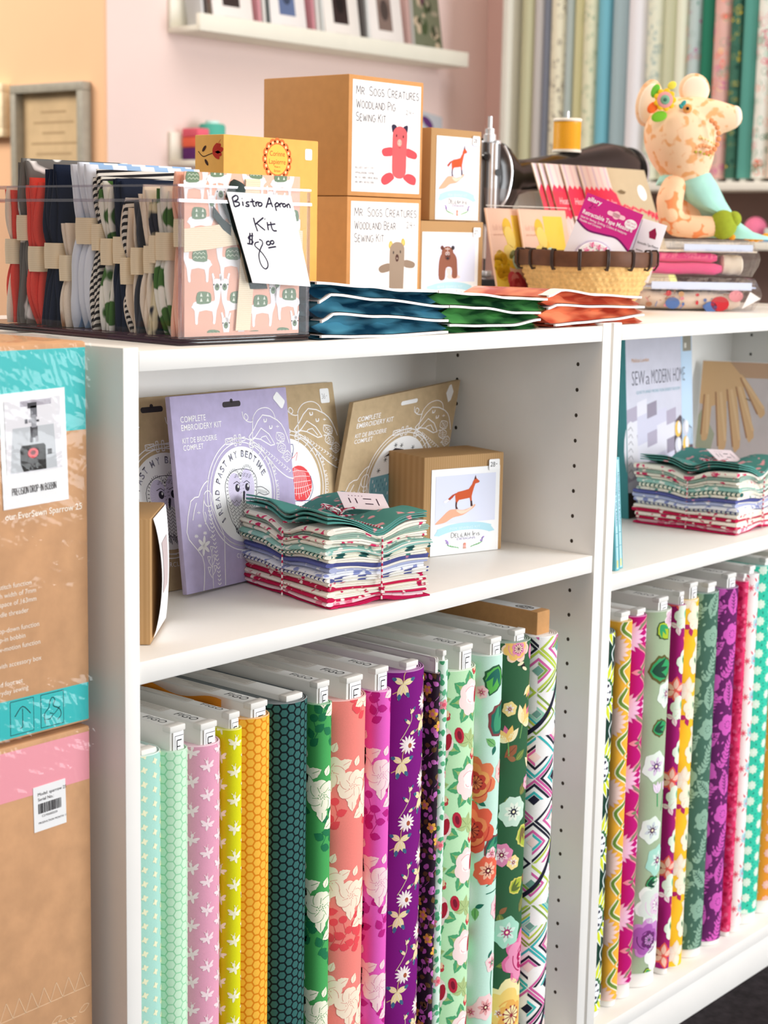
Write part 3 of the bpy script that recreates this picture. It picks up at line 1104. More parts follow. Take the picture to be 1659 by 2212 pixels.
def peony(p, u, v, r, cols, heart, l=3):
    p.blob(u, v, r, 7, .22, cols[0], l, .2)
    p.blob(u - r * .1, v - r * .05, r * .78, 6, .2, cols[1], l + 1, .8)
    p.arcs(u, v, r, cols[2], l + 2, 3, 1.0)
    p.blob(u + r * .1, v - r * .1, r * .46, 6, .22, cols[2], l + 3, .1)
    p.blob(u + r * .1, v - r * .1, r * .28, 5, .2, cols[0], l + 4, .7)
    for k in range(11):
        a = 2 * PI * k / 11
        p.line([(u + r * .1, v - r * .1), (u + r * (.1 + .26 * math.cos(a)), v + r * (-.1 + .26 * math.sin(a)))], r * .025, heart, l + 5)
        p.ell(u + r * (.1 + .27 * math.cos(a)), v + r * (-.1 + .27 * math.sin(a)), r * .035, r * .035, heart, l + 6, 0, 6)


def pr_mintbig(p):
    H = p.H
    tl, gr, ed = (26, 104, 88), (86, 176, 76), (126, 62, 66)
    big_leaf(p, .000, H - .012, .040, -1.9, gr, tl, (40, 90, 60))
    big_leaf(p, -.008, H - .100, .055, 0.9, tl, (60, 150, 110), ed)
    peony(p, -.030, H - .155, .030, [(232, 128, 86), (240, 168, 98), (206, 70, 60)], (120, 30, 40))
    bloom(p, .014, H - .148, .016, (252, 206, 200), (240, 130, 130), (150, 30, 70), n=8)
    peony(p, -.034, H - .215, .034, [(226, 96, 70), (238, 140, 90), (200, 60, 50)], (120, 30, 40))
    big_leaf(p, -.014, H - .250, .040, .5, tl, (60, 150, 110), ed)
    bloom(p, -.008, H - .270, .020, (236, 104, 78), (250, 190, 160), (110, 20, 40), n=8)
    bloom(p, .014, H - .322, .017, (250, 208, 214), (236, 150, 170), (160, 40, 90), n=8)
    for a in (0, .5):
        p.line([(-.010, H - .300 + a * .02), (.010, H - .298 + a * .03)], .0014, (40, 120, 96), 2)
    bloom(p, .004, H - .392, .013, (250, 220, 220), (230, 140, 160), (60, 140, 110), n=5)
    p.line([(.004, H - .400), (.002, H - .418), (.004, H - .436)], .0018, (60, 140, 110), 2)
    bloom(p, -.006, H - .448, .018, (252, 216, 216), (240, 170, 170), (120, 30, 50), n=7)
    bloom(p, .010, H - .500, .021, (226, 178, 206), (244, 212, 226), (170, 40, 90), n=5)
    big_leaf(p, -.020, H - .535, .040, .4, (20, 88, 66), (60, 140, 80), (90, 50, 60))
    for i in range(16):
        u, v = (-.022, .018, -.002, .024)[i % 4] + p.rg.uniform(-.003, .003), H - .045 - .034 * i
        if i % 3 == 0:
            bloom(p, u, v, .009, (250, 214, 218), (236, 150, 170), (170, 40, 90), n=6)
        else:
            a = p.rg.uniform(0, 6)
            p.leaf(u, v, .017, .009, a, (54, 146, 110) if i % 2 else (120, 186, 110), 1, (20, 90, 70), .12)
            p.leaf(u, v, .012, .006, a + 1.9, (30, 110, 90), 1)
    peony(p, -.004, H - .585, .046, [(252, 246, 240), (250, 214, 150), (240, 150, 80)], (110, 30, 60))


def pr_darkgarden(p):
    H = p.H
    gr, ol, pk = (70, 140, 70), (170, 186, 60), (232, 140, 180)
    peony(p, -.014, H - .006, .020, [(250, 214, 190), (246, 196, 110), pk], (90, 30, 60))
    p.leaf(.016, H - .026, .022, .012, 1.8, pk, 3, (180, 80, 130), .1)
    p.ell(-.004, H - .030, .003, .005, (40, 34, 30), 5, .6); p.ell(-.008, H - .027, .005, .002, (236, 226, 190), 6, .3); p.ell(-.001, H - .034, .005, .002, (236, 226, 190), 6, -.5)

    def tulip(u, v, s, a):
        p.line([(u, v), (u - .006 * math.cos(a), v - .018)], .0018, (110, 160, 90), 2)
        for k, c in ((-.9, (250, 236, 190)), (.9, (250, 236, 190)), (-.45, (246, 200, 110)), (.45, (246, 200, 120)), (0, (222, 116, 150))):
            p.leaf(u, v, s, s * .42, a + k, c, 3 + int(abs(k) * 2 + .1))
    tulip(.010, H - .058, .015, -1.5)
    tulip(-.002, H - .104, .026, .9)
    p.leaf(-.010, H - .130, .022, .012, -2.4, (150, 90, 60), 1, (100, 60, 50), .1)
    tulip(-.022, H - .125, .022, 1.8)
    tulip(.024, H - .165, .024, 1.5)
    bloom(p, -.012, H - .215, .021, (206, 232, 214), (236, 244, 228), (40, 40, 60), n=8)
    big_leaf(p, .002, H - .235, .036, -1.2, ol, (120, 100, 60), (214, 210, 110))
    p.leaf(-.002, H - .195, .022, .012, .9, (120, 120, 70), 1, ol, .12)
    bloom(p, -.026, H - .270, .016, pk, (250, 210, 220), (130, 20, 70), n=7)
    big_leaf(p, -.014, H - .320, .028, .6, ol, (90, 110, 50), (220, 210, 100))
    bloom(p, -.016, H - .372, .022, (170, 224, 200), (214, 240, 226), (170, 40, 110), n=6)
    p.leaf(.004, H - .350, .026, .013, 1.0, (120, 120, 70), 1, ol, .12)
    peony(p, .014, H - .410, .036, [(226, 110, 160), (236, 150, 186), (176, 20, 90)], (250, 220, 230))
    peony(p, -.010, H - .480, .046, [(250, 236, 176), (248, 214, 120), (240, 180, 90)], (150, 40, 60))
    p.leaf(.012, H - .520, .03, .014, -1.4, ol, 2, (110, 140, 60), .1)
    for i in range(16):
        u, v = (.016, -.024, .022, -.012)[i % 4] + p.rg.uniform(-.003, .003), H - .05 - .033 * i
        a = p.rg.uniform(0, 6)
        if i % 3 == 1:
            bloom(p, u, v, .010, ((240, 170, 196), (250, 226, 150))[i % 2], (250, 236, 226), (150, 40, 80), n=6)
        else:
            p.leaf(u, v, .019, .009, a, (112, 134, 66), 1, (180, 190, 90), .1)
            p.leaf(u, v, .013, .007, a + 2.1, (150, 104, 70), 1)
    peony(p, -.012, H - .55, .026, [(214, 120, 170), (150, 40, 110), (236, 170, 200)], (60, 20, 40))


def pr_geo(p):
    """Brushed concentric diamonds with long dark diagonals."""
    cs = {'t': (58, 184, 184), 'l': (190, 212, 76), 'o': (136, 168, 72), 'p': (216, 96, 164), 'n': (26, 26, 48), 'm': (150, 212, 186), 'g': (112, 160, 146), 'k': (252, 226, 220)}
    seqs = ['n.ptk', 'o.ltmg', 'pn.tn', 'l.pog', 't.npk']
    DV, DU, k = .056, .032, 0
    for ci, cu in enumerate((-.054, -.022, .010, .042)):
        v = -.02 + (DV / 2 if ci % 2 else 0)
        while v < p.H + DV:
            q = seqs[(k * 2 + ci) % 5]
            k += 1
            n = len(q) + .5
            rot = (k + ci) % 4
            for i, ch in enumerate(q):
                if ch == '.':
                    continue
                f = .97 - i / n
                cor = [(DU * f, 0), (0, DV / 2 * f), (-DU * f, 0), (0, -DV / 2 * f)]
                cor = cor[rot:] + cor[:rot]
                if i == len(q) - 1:
                    p.P([(cu + x, v + y) for x, y in cor], cs[ch], 2)
                    continue
                g = 1 - .80 / n / f
                for (xa, ya), (xb, yb) in zip(cor[:2] if i % 2 else cor[:3], cor[1:4]):
                    p.P([(cu + xa, v + ya), (cu + xb, v + yb), (cu + xb * g, v + yb * g), (cu + xa * g, v + ya * g)], cs[ch], 1 + i % 2)
            v += DV
    for j in range(3):
        v0 = p.H - .075 - j * .215
        p.line(smooth_path([(-.04, v0 - .055), (-.012, v0 - .03), (.012, v0 + .012), (.028, v0 + .07)], 6), .0055, cs['n'], 6)


def pr_lotus(p, pet, petl, leafc, line, flip=1, green2=None):
    k, v = 0, .0
    while v < p.H + .09:
        for su in (-.030 * flip, .030 * flip):
            vv = v + (.0 if su * flip > 0 else .0)
            a0 = PI if su > 0 else 0
            for i in range(-4, 5):
                a = a0 + i * .30
                p.leaf(su, vv, .032 - abs(i) * .0018, .0098, a, petl, 3, None)
                p.leaf(su + .004 * math.cos(a), vv + .004 * math.sin(a), .026 - abs(i) * .0018, .0072, a, pet, 5, None)
        for sg in (1, -1):      # curling leaves between
            path = smooth_path([(-.002, v + .050 + sg * .004), (-.012 * flip, v + .050 + sg * .022), (.006 * flip, v + .050 + sg * .036), (.016 * flip, v + .050 + sg * .046)], 5)
            p.line(path, .0085, line, 1)
            p.line(path, .0045, leafc, 2)
        p.leaf(-.002, v + .050, .016, .008, 0 if flip > 0 else PI, line, 3)
        p.leaf(.001, v + .050, .011, .005, 0 if flip > 0 else PI, leafc, 4)
        v += .100
        k += 1


def pr_passion(p):
    v = .03
    while v < p.H + .05:
        u = -.010
        for i in range(-3, 4):
            for base in (PI / 2, -PI / 2):
                a = base + i * .36
                p.leaf(u + .012 * math.cos(a), v + .016 * math.sin(a), .030, .011, a, (236, 246, 240), 2)
                p.leaf(u + .014 * math.cos(a), v + .018 * math.sin(a), .026, .0065, a, (214, 222, 40), 4)
        p.blob(u, v, .0215, 16, .12, (52, 112, 62), 6)
        p.blob(u, v, .017, 9, .12, (240, 246, 250), 7)
        for k in range(7):
            a = k * 2 * PI / 7
            p.line([(u, v), (u + .011 * math.cos(a), v + .011 * math.sin(a))], .0009, (36, 30, 60), 8)
            p.ell(u + .012 * math.cos(a), v + .012 * math.sin(a), .0022, .0022, (36, 30, 60), 9, 0, 8)
        p.line(smooth_path([(.010, v + .040), (.004, v + .052), (.012, v + .060), (.022, v + .062)], 4), .003, (214, 226, 226), 2)
        v += .105


def pr_sage(p):
    H = p.H
    gl, gd, wh, vi = (46, 160, 96), (20, 70, 50), (232, 244, 232), (150, 60, 130)
    peony(p, .010, H - .012, .016, [(246, 236, 232), (226, 190, 206), (200, 150, 180)], (120, 60, 100), 2)
    big_leaf(p, -.016, H - .016, .034, -.9, (170, 196, 40), gl, (60, 80, 40))
    big_leaf(p, -.030, H - .085, .052, .1, gl, gd, (96, 90, 40))
    bloom(p, .006, H - .120, .021, wh, (206, 226, 214), vi, n=6)
    big_leaf(p, -.020, H - .170, .034, .2, gl, gd, (96, 90, 40))
    bloom(p, -.010, H - .222, .023, wh, (220, 200, 224), (96, 50, 120), n=6)
    p.line([(-.006, H - .252), (-.004, H - .282)], .002, gl, 2); p.line([(.016, H - .258), (.006, H - .290)], .002, gl, 2)
    for u in (-.005, .016):
        for a in (1.1, 1.6, 2.1):
            p.leaf(u, H - .262, .018, .008, a, (240, 226, 240), 3, (190, 140, 200))
    bloom(p, -.012, H - .315, .021, wh, (206, 216, 220), (80, 30, 80), n=6)
    bloom(p, .002, H - .362, .024, (170, 222, 204), (216, 240, 228), (130, 30, 110), n=6)
    big_leaf(p, -.02, H - .395, .03, .1, gl, gd, (70, 70, 40))
    peony(p, .002, H - .425, .036, [(240, 246, 236), (222, 232, 222), (232, 206, 226)], (190, 120, 180), 2)
    peony(p, -.012, H - .475, .030, [(206, 140, 206), (176, 96, 180), (110, 40, 110)], (40, 60, 60), 3)
    p.blob(.006, H - .505, .022, 5, .2, (240, 246, 238), 4)
    big_leaf(p, -.012, H - .520, .028, -1.2, (170, 200, 40), gl, (40, 60, 40))
    big_leaf(p, -.012, H - .560, .040, 1.0, gl, gd, (150, 210, 160))


def pr_rosetwo(p, leafc, leafl, rosec, heart, bud, budl, seed=0):
    k, v = 0, .02
    while v < p.H + .06:
        s = 1 if k % 2 else -1
        u = .004 + s * .013
        for a in (.4, 1.5, 2.6, 3.7, 4.9):
            p.leaf(u, v, .021, .0125, a, leafl, 1, None, .12)
            p.leaf(u + .002 * math.cos(a), v + .002 * math.sin(a), .016, .0075, a, leafc, 2)
        u2, v2 = .004 - s * .014, v + .026
        for i in range(3):
            p.leaf(u2, v2, .013, .0075, i * 2.1 + k, budl, 3, bud)
            p.leaf(u2 + .010, v2 + .012, .010, .006, i * 2.1 + 1, budl, 3, bud)
        p.blob(u - s * .016, v + .040, .0165, 6, .18, rosec, 4, .4, 1.15)
        p.ell(u - s * .013, v + .043, .0042, .0072, heart, 5, .3)
        p.ell(u - s * .012, v + .043, .0018, .004, (20, 90, 60), 6, .3)
        v += .066
        k += 1


def pr_fern(p, light, dark):
    rg, k, v = p.rg, 0, -.01
    while v < p.H + .03:
        for u, off in ((-.036, .0), (-.004, .025), (.028, .0)):
            a = rg.uniform(.6, 2.4)
            kind = (k + int(u * 1000)) % 3
            vv = v + off
            if kind == 0:
                p.blob(u, vv, .0165, 5, .2, light, 1, a)
                for i in range(9):
                    t = i * 2 * PI / 9
                    p.ell(u + .0055 * math.cos(t), vv + .0055 * math.sin(t), .0011, .0011, dark, 2, 0, 6)
            elif kind == 1:
                ca, sa = math.cos(a), math.sin(a)
                p.leaf(u - .018 * ca, vv - .018 * sa, .042, .021, a, light, 1, None, .1)
                p.line([(u - .014 * ca, vv - .014 * sa), (u + .018 * ca, vv + .018 * sa)], .0014, dark, 2)
                for i in range(5):
                    for sg in (1, -1):
                        b_ = a + sg * .85
                        x0, y0 = u + (-.008 + .005 * i) * ca, vv + (-.008 + .005 * i) * sa
                        p.line([(x0, y0), (x0 + .006 * math.cos(b_), y0 + .006 * math.sin(b_))], .0013, dark, 3)
            else:
                pts = smooth_path([(u - .012, vv - .018), (u - .002, vv - .006), (u + .002, vv + .010), (u + .012, vv + .022)], 3)
                p.line(pts, .0012, light, 1)
                for i, q in enumerate(pts):
                    for sg in (1, -1):
                        p.leaf(q[0], q[1], .0098, .0042, 1.1 + sg * 1.0, light, 1 + i % 2)
        v += .046
        k += 1
    for u, vv in p.spots(.012, .017, .003):
        p.leaf(u, vv, .006, .003, rg.uniform(0, 6), light, 0)


def pr_cactus(p):
    k, v = 0, .0
    while v < p.H + .05:
        for su in (-.026, .004, .034):
            vv = v + (.028 if su == .004 else 0)
            p.blob(su, vv, .0098, 6, .18, (186, 224, 230), 2)
            p.blob(su, vv, .0058, 5, .2, (146, 196, 214), 3)
            p.ell(su + .002, vv + .002, .0022, .0026, (70, 160, 120), 4); p.ell(su - .003, vv - .002, .002, .002, (232, 120, 150), 4)
            for a in (-2.3, -1.6, -.9, 2.2, 1.6, 1.0):
                p.leaf(su + .010 * math.cos(a), vv + .010 * math.sin(a), .008, .0026, a, (232, 70, 100), 1)
            for a in range(7):
                p.leaf(su + .014, vv + .027, .0062, .0016, a * .9, (236, 96, 120), 1)
        v += .056
        k += 1


def pr_daisy(p, c, heart, du=.021, dv=.026, r=.0078, tick=None):
    for u, v in p.spots(du, dv, .001):
        p.petals(u, v, r, 8, c, 2, .62)
        p.ell(u, v, r * .22, r * .22, heart, 5)
        if tick:
            for k in range(5):
                a = k * 1.26
                p.leaf(u + .0115 * math.cos(a), v + .0115 * math.sin(a), .003, .0018, a, tick, 1)


def bolt(label, xl, xr, yf, zb, ztop, col, draw, board, group, length=.205, seed=1, bare=None, flap=None, text='F', lean=0.0):
    """A bolt standing on end. board = (x centre, x width, top z, gap behind the fabric front)."""
    t0 = zb
    root = thing('fabric_bolt', label, 'fabric bolt', ((xl + xr) / 2, yf + length / 2, t0 + .0004), group)
    zf = zb + (bare if bare is not None else .008)
    H = ztop - zf
    S = Stadium(xl + .0006, xr - .0006, yf, zf, length, lean)
    mb = MB()
    cm = cloth(col)
    q, r, L = S.r * PI / 2, S.r, length - 2 * S.r
    us = [-q + 2 * q * i / 28 for i in range(29)] + [q + L * .33, q + L * .66] + [q + L + (PI * r) * i / 10 for i in range(11)] + [-(q + L * .66), -(q + L * .33)]

    def outline(h, z):
        out = []
        for u in us:
            if u > q + L:
                t = (u - q - L) / r
                out.append(Vector((S.xc + (r + h) * math.cos(t) + lean * z, S.yf + r + L + (r + h) * math.sin(t), zf + z)))
            else:
                out.append(S(u, z, h))
        return out
    rings = [outline(-.003, 0.0), outline(0, 0.0)] + [outline(0, H * k / 6) for k in range(1, 6)] + [outline(0, H - .0008)]
    mb.loft(rings, cm, False, False)
    # folded layers seen at the top
    edge = mat('cotton_reverse_%d_%d_%d' % tuple(col), tuple(int(c * .45 + 245 * .55) for c in col), .9)
    depth = min(r * .75, .011)
    tops, kk = [outline(0, H - .0008), outline(-.0006, H)], 0
    o = -.0016
    while -o < depth:
        tops += [outline(o, H - .0002), outline(o - .0003, H - .0034), outline(o - .0009, H - .0034), outline(o - .0012, H - .0004 - .0002 * (kk % 3))]
        o -= .0026
        kk += 1
    mb.loft(tops, edge, False, True)
    p = Print(mb, S, H, seed)
    if draw:
        draw(p)
    if flap:
        c2, y0, y1, zt = flap
        fm = cloth(c2)
        mb.grid(lambda a, b_: Vector((xl + .001 + .0015 * math.sin(a * 5), y0 + (y1 - y0) * a, zf + H - .02 + (.02 + zt + .004 * math.sin(a * 7 + 1)) * b_)), 14, 4, fm)
    mb.build('fabric', root)
    # cardboard core
    bxc, bw, bz, gap = board
    bw = min(bw, 2 * r - .009)
    gap = max(gap, r - math.sqrt(max(1e-8, (r - .0022) ** 2 - (bw / 2 + .001) ** 2)))
    bxc = (xl + xr) / 2
    mb = MB()
    y0, y1 = yf + gap, yf + length - .012
    kr = text == 'kraft'
    bmt = KRAFT if kr else BOARD
    mb.box((bxc - bw / 2, y0, zb + .0003), (bxc + bw / 2, y1, bz), bmt, .0025)
    if not kr:
        mb.box((bxc - bw / 2 - .0008, y0 - .0012, bz - .006), (bxc + bw / 2 + .0008, y0 + .01, bz + .0006), bmt, .0012)
    if bare is not None:
        mb.loft([[S(u, -bare + .0006, -.002) for u in us[:31]] + [S(u, -bare + .0006, -.002) for u in us[-2:]], [S(u, 0, -.002) for u in us[:31]] + [S(u, 0, -.002) for u in us[-2:]]], BOARD)
    bo = mb.build('board', root)
    if text == 'F':
        sm = MB()
        S2 = Flat((bxc - bw / 2, y0 - .0013, bz - .032), (1, 0, 0), (0, 0, 1))
        w = bw
        sm.rect(S2, w * .16, .0, w * .72, .026, STICKER)
        sm.line(S2, [(w * .28, .002), (w * .28, .022), (w * .86, .022)], .0006, MK, 1)
        sm.line(S2, [(w * .42, .003), (w * .42, .0175), (w * .74, .0175)], .0012, MK, 1)
        sm.line(S2, [(w * .42, .0112), (w * .66, .0112)], .0012, MK, 1)
        sm.build('end_label', bo)
    sm = MB()
    S3 = Flat((bxc - bw / 2, y0 + .02, bz), (0, 1, 0), (-1, 0, 0))
    S3 = Flat((bxc + bw / 2, y0, bz), (0, 1, 0), (-1, 0, 0))
    if kr:
        sm.rect(S3, .012, bw * .1, .12, bw * .8, STICKER)
        sm.ell(S3, .03, bw * .5, .014, bw * .27, ink((120, 116, 112)), 1)
        sm.text(S3, 'MO', .02, bw * .36, bw * .3, STICKER, 2, width=.02)
    else:
        sm.rect(S3, .062, bw * .12, .075, bw * .72, BOARD_TOP, round_=.002)
        for i in range(3):
            sm.rect(S3, .068, bw * (.25 + .17 * i), .05 - .012 * i, bw * .06, ink((186, 178, 166)), 1)
        if text in ('F', 'name'):
            S4 = Flat((bxc - bw / 2, y0 + .052, bz), (0, -1, 0), (1, 0, 0))
            sm.text(S4, 'FIGO', .006, bw * .30, bw * .42, ink((70, 70, 72)), 1, width=.030)
    sm.build('top_label', bo)
    return root


GA, GB = 'fabric bolts in the kit bookcase', 'fabric bolts in the book bookcase'
XA = [.0195, .0654, .0995, .1475, .1716, .2182, .2800, .3085, .3765, .4080, .4790, .4896, .5052, .5775, .6220, .6865, .7425]
A = [
    ('pale aqua bolt printed with small cream crosses, beside the left panel of the kit bookcase', .672, (172, 222, 208), lambda p: pr_cross(p, (240, 240, 204)), (.030, .018, .676, .006), ''),
    ('mint green bolt printed with pale honeycomb, between the aqua and pink bolts', .6665, (160, 226, 180), lambda p: pr_hex(p, (212, 246, 216)), (.0885, .019, .690, .006), 'F'),
    ('pink bolt printed with white bees', .6635, (232, 164, 190), lambda p: pr_bee(p, (252, 228, 234), .0165, .0300, .0098), (.1295, .021, .6845, .006), 'F'),
    ('bright lime bolt printed with white bees', .6715, (222, 220, 22), lambda p: pr_bee(p, (252, 250, 214), .0165, .0300, .0098), (.162, .021, .687, .006), 'F'),
    ('orange bolt printed with golden honeycomb', .6765, (236, 142, 24), lambda p: pr_hex(p, (255, 192, 66), fill=.82), (.203, .023, .691, .006), 'F'),
    ('dark green bolt printed with teal honeycomb', .682, (8, 26, 30), lambda p: pr_hex(p, (50, 104, 100), fill=.80), (.2625, .0235, .688, .008), ''),
    ('green bolt printed with large cream flowers', .6705, (76, 172, 94), lambda p: pr_rosevine(p, (28, 122, 78), (252, 250, 226), (110, 170, 110), 0), (.2935, .0205, .693, .006), 'F'),
    ('coral bolt printed with cream flowers and red leaves', .6665, (246, 138, 128), lambda p: pr_rosevine(p, (236, 78, 86), (255, 236, 212), (236, 168, 150), 0), (.3575, .0255, .690, .006), 'F'),
    ('magenta bolt printed with pale pink flowers', .6655, (234, 98, 196), lambda p: pr_rosevine(p, (192, 26, 134), (253, 222, 226), (230, 150, 190), 0), (.4, .024, .690, .006), 'F'),
    ('deep purple bolt printed with white clover flowers', .6795, (126, 18, 126), pr_purple, (.458, .020, .688, .008), ''),
    ('narrow dark bolt printed with mauve and brown leaves', .6685, (46, 32, 46), lambda p: pr_small_leaf(p, [(206, 114, 196), (206, 114, 196), (108, 80, 44)], ((248, 186, 76), (240, 140, 160))), (.4815, .012, .686, .004), ''),
    ('slim pale mint bolt printed with tiny green leaves and pink buds', .681, (222, 246, 230), lambda p: pr_small_leaf(p, [(72, 166, 116), (96, 184, 136)], ((240, 150, 160), (226, 90, 110)), (.0085, .013)), (.505, .010, .6915, .004), ''),
    ('light green bolt printed with pink cabbage roses', .6625, (196, 238, 192), pr_cabbage, (.556, .0235, .690, .006), 'F'),
    ('mint bolt printed with big dark leaves and orange flowers', .6695, (202, 238, 222), pr_mintbig, (.599, .020, .689, .006), 'F'),
    ('forest green bolt printed with yellow and pink flowers', .6765, (52, 98, 66), pr_darkgarden, (.650, .0205, .689, .010), 'F'),
    ('white bolt printed with brushed multicolour diamonds, on a brown cardboard core', .6735, (250, 248, 246), pr_geo, (.706, .028, .7025, .016), 'kraft'),
]
YA = [.010] + [.012] * 15
for i, (lb, zt, c, d, brd, tx) in enumerate(A):
    bolt(lb, XA[i], XA[i + 1], YA[i], Z0 + .0004, zt, c, d, brd, GA, seed=i + 3, text=tx, flap=((214, 132, 30), .05, .17, .012) if i == 4 else None)

XB = [.8265, .8932, .9240, .9659, 1.0385, 1.0602, 1.1072, 1.1657, 1.2250, 1.2420, 1.2766, 1.3388, 1.3897]
B = [
    ('dark green bolt printed with lime passion flowers, against the left panel of the book bookcase', .650, (22, 60, 46), pr_passion, (.856, .02, .662, .02), '', .010),
    ('golden yellow bolt printed with pink lotus petals', .6585, (250, 184, 62), lambda p: pr_lotus(p, (250, 216, 206), (244, 200, 190), (110, 146, 56), (252, 238, 204)), (.912, .021, .6695, .006), '', .010),
    ('magenta bolt printed with pink lotus petals', .6600, (190, 14, 114), lambda p: pr_lotus(p, (246, 200, 226), (236, 150, 200), (130, 132, 100), (240, 136, 160), -1), (.9565, .020, .6685, .006), '', .022),
    ('sage green bolt printed with white and violet flowers', .6590, (166, 186, 152), pr_sage, (1.0105, .024, .6755, .008), 'F', .022),
    ('raspberry bolt printed with coral leaves and white roses', .6590, (164, 26, 112), lambda p: pr_rosetwo(p, (252, 200, 180), (240, 96, 84), (236, 248, 228), (120, 206, 160), (214, 60, 120), (252, 226, 230)), (1.0655, .020, .6765, .006), 'F', .010),
    ('sunny yellow bolt printed with cream and raspberry sprays', .6620, (255, 196, 44), lambda p: pr_rosetwo(p, (250, 236, 214), (250, 226, 200), (252, 240, 214), (206, 226, 190), (180, 40, 100), (186, 30, 100)), (1.098, .020, .6845, .006), 'F', .003),
    ('grey-green bolt printed with pale sage ferns', .6640, (70, 108, 92), lambda p: pr_fern(p, (140, 178, 156), (70, 108, 92)), (1.147, .022, .6770, .008), '', .014),
    ('plum bolt printed with orchid pink ferns', .6620, (104, 36, 98), lambda p: pr_fern(p, (216, 92, 188), (104, 36, 98)), (1.214, .024, .6815, .008), 'F', .008),
    ('narrow hot pink bolt between the plum and the white bolts', .6660, (236, 62, 112), lambda p: pr_small_leaf(p, [(206, 30, 84), (244, 110, 150)], ((206, 30, 84), (240, 90, 130))), (1.254, .013, .676, .006), '', .008),
    ('white bolt printed with red starbursts and blue roses', .6735, (252, 244, 240), pr_cactus, (1.287, .016, .684, .010), '', .012),
    ('turquoise bolt printed with white daisies', .6800, (58, 204, 172), lambda p: pr_daisy(p, (226, 246, 226), (240, 250, 240), tick=(20, 130, 110)), (1.330, .02, .690, .008), '', .018),
    ('orange bolt printed with pink daisies, rightmost in the book bookcase', .6800, (242, 154, 50), lambda p: pr_daisy(p, (250, 190, 176), (250, 220, 190)), (1.38, .02, .690, .008), '', .022),
]
for i, (lb, zt, c, d, brd, tx, bare) in enumerate(B):
    bolt(lb, XB[i], XB[i + 1], .020 + .001 * (i % 3), Z0 + .0004, zt, c, d, brd, GB, seed=i + 40, text=tx, bare=bare)
# ------------------------------------------------------------------ cardboard machine boxes on the left
CARTON = mat('brown_carton', (206, 158, 116), .75, noise=.09, nscale=45, bump=.06, bscale=300, spec=.25)
TEALC, PINKC = mat('teal_print', (44, 190, 190), .5, spec=.4), mat('pink_print', (244, 160, 172), .5, spec=.4)
WRAP = clear('shrink_wrap', (255, 255, 255), .022, .08, crinkle=.10, cscale=22, fres=1.16)
PALE = ink((250, 240, 226))
XR, YB = -0.0165, 0.030


def carton(name, label, z0, z1, band, top_h, bot_h, draw):
    root = thing('machine_box', label, 'cardboard box', (XR - .22, YB + .14, z0), 'boxed sewing machines stacked beside the bookcase')
    mb = MB(); mb.box((XR - .44, YB, z0 + .0004), (XR, YB + .245, z1 - .0006), CARTON, .003)
    S = Flat((XR - .44, YB, z0), (1, 0, 0), (0, 0, 1))
    SR = Flat((XR, YB, z0), (0, 1, 0), (0, 0, 1))
    H = z1 - z0
    for F_, w in ((S, .44), (SR, .245)):
        mb.rect(F_, .002, H - top_h, w - .004, top_h - .006, band)
        mb.rect(F_, .002, .003, w - .004, bot_h - .003, band)
    mb.build('carton', root)
    draw(root, Flat((XR, YB, z0), (1, 0, 0), (0, 0, 1)), H)
    mb = MB()
    rg = random.Random(len(name))
    ph = [rg.uniform(0, 6) for _ in range(6)]

    def film(a, b_):
        e = max(0, 1 - (1 - b_) * H / .075) + max(0, 1 - b_ * H / .06)
        amp = .0004 + .0040 * min(1, e)
        n = .9 * math.sin(a * 260 + b_ * 190 + ph[4]) * math.sin(a * 70 - b_ * 110 + ph[5]) + math.sin(a * 41 + ph[0] + 9 * b_) + math.sin(a * 23 - b_ * 37 + ph[1]) + .7 * math.sin(a * 83 + b_ * 61 + ph[2]) + .5 * math.sin(b_ * 120 + a * 20 + ph[3])
        return Vector((XR - .44 + .4398 * a, YB - .0026 - amp * (.5 + .24 * n), z0 + .002 + (H - .004) * b_))
    mb.grid(film, 240, 170, WRAP)
    mb.grid(lambda a, b_: Vector((XR - .44 + .4398 * a, YB - .002 + .24 * b_, z1 + .0004 + .0016 * (1 + math.sin(a * 60 + 20 * b_) * math.sin(a * 23 - 41 * b_ + 1)) * .5)), 80, 30, WRAP)
    mb.build('plastic_wrap', root)
    return root


def px(u, v):
    """Photographed carton front (metres right of its right edge, metres up from the floor), from its printed layout."""
    return u, v


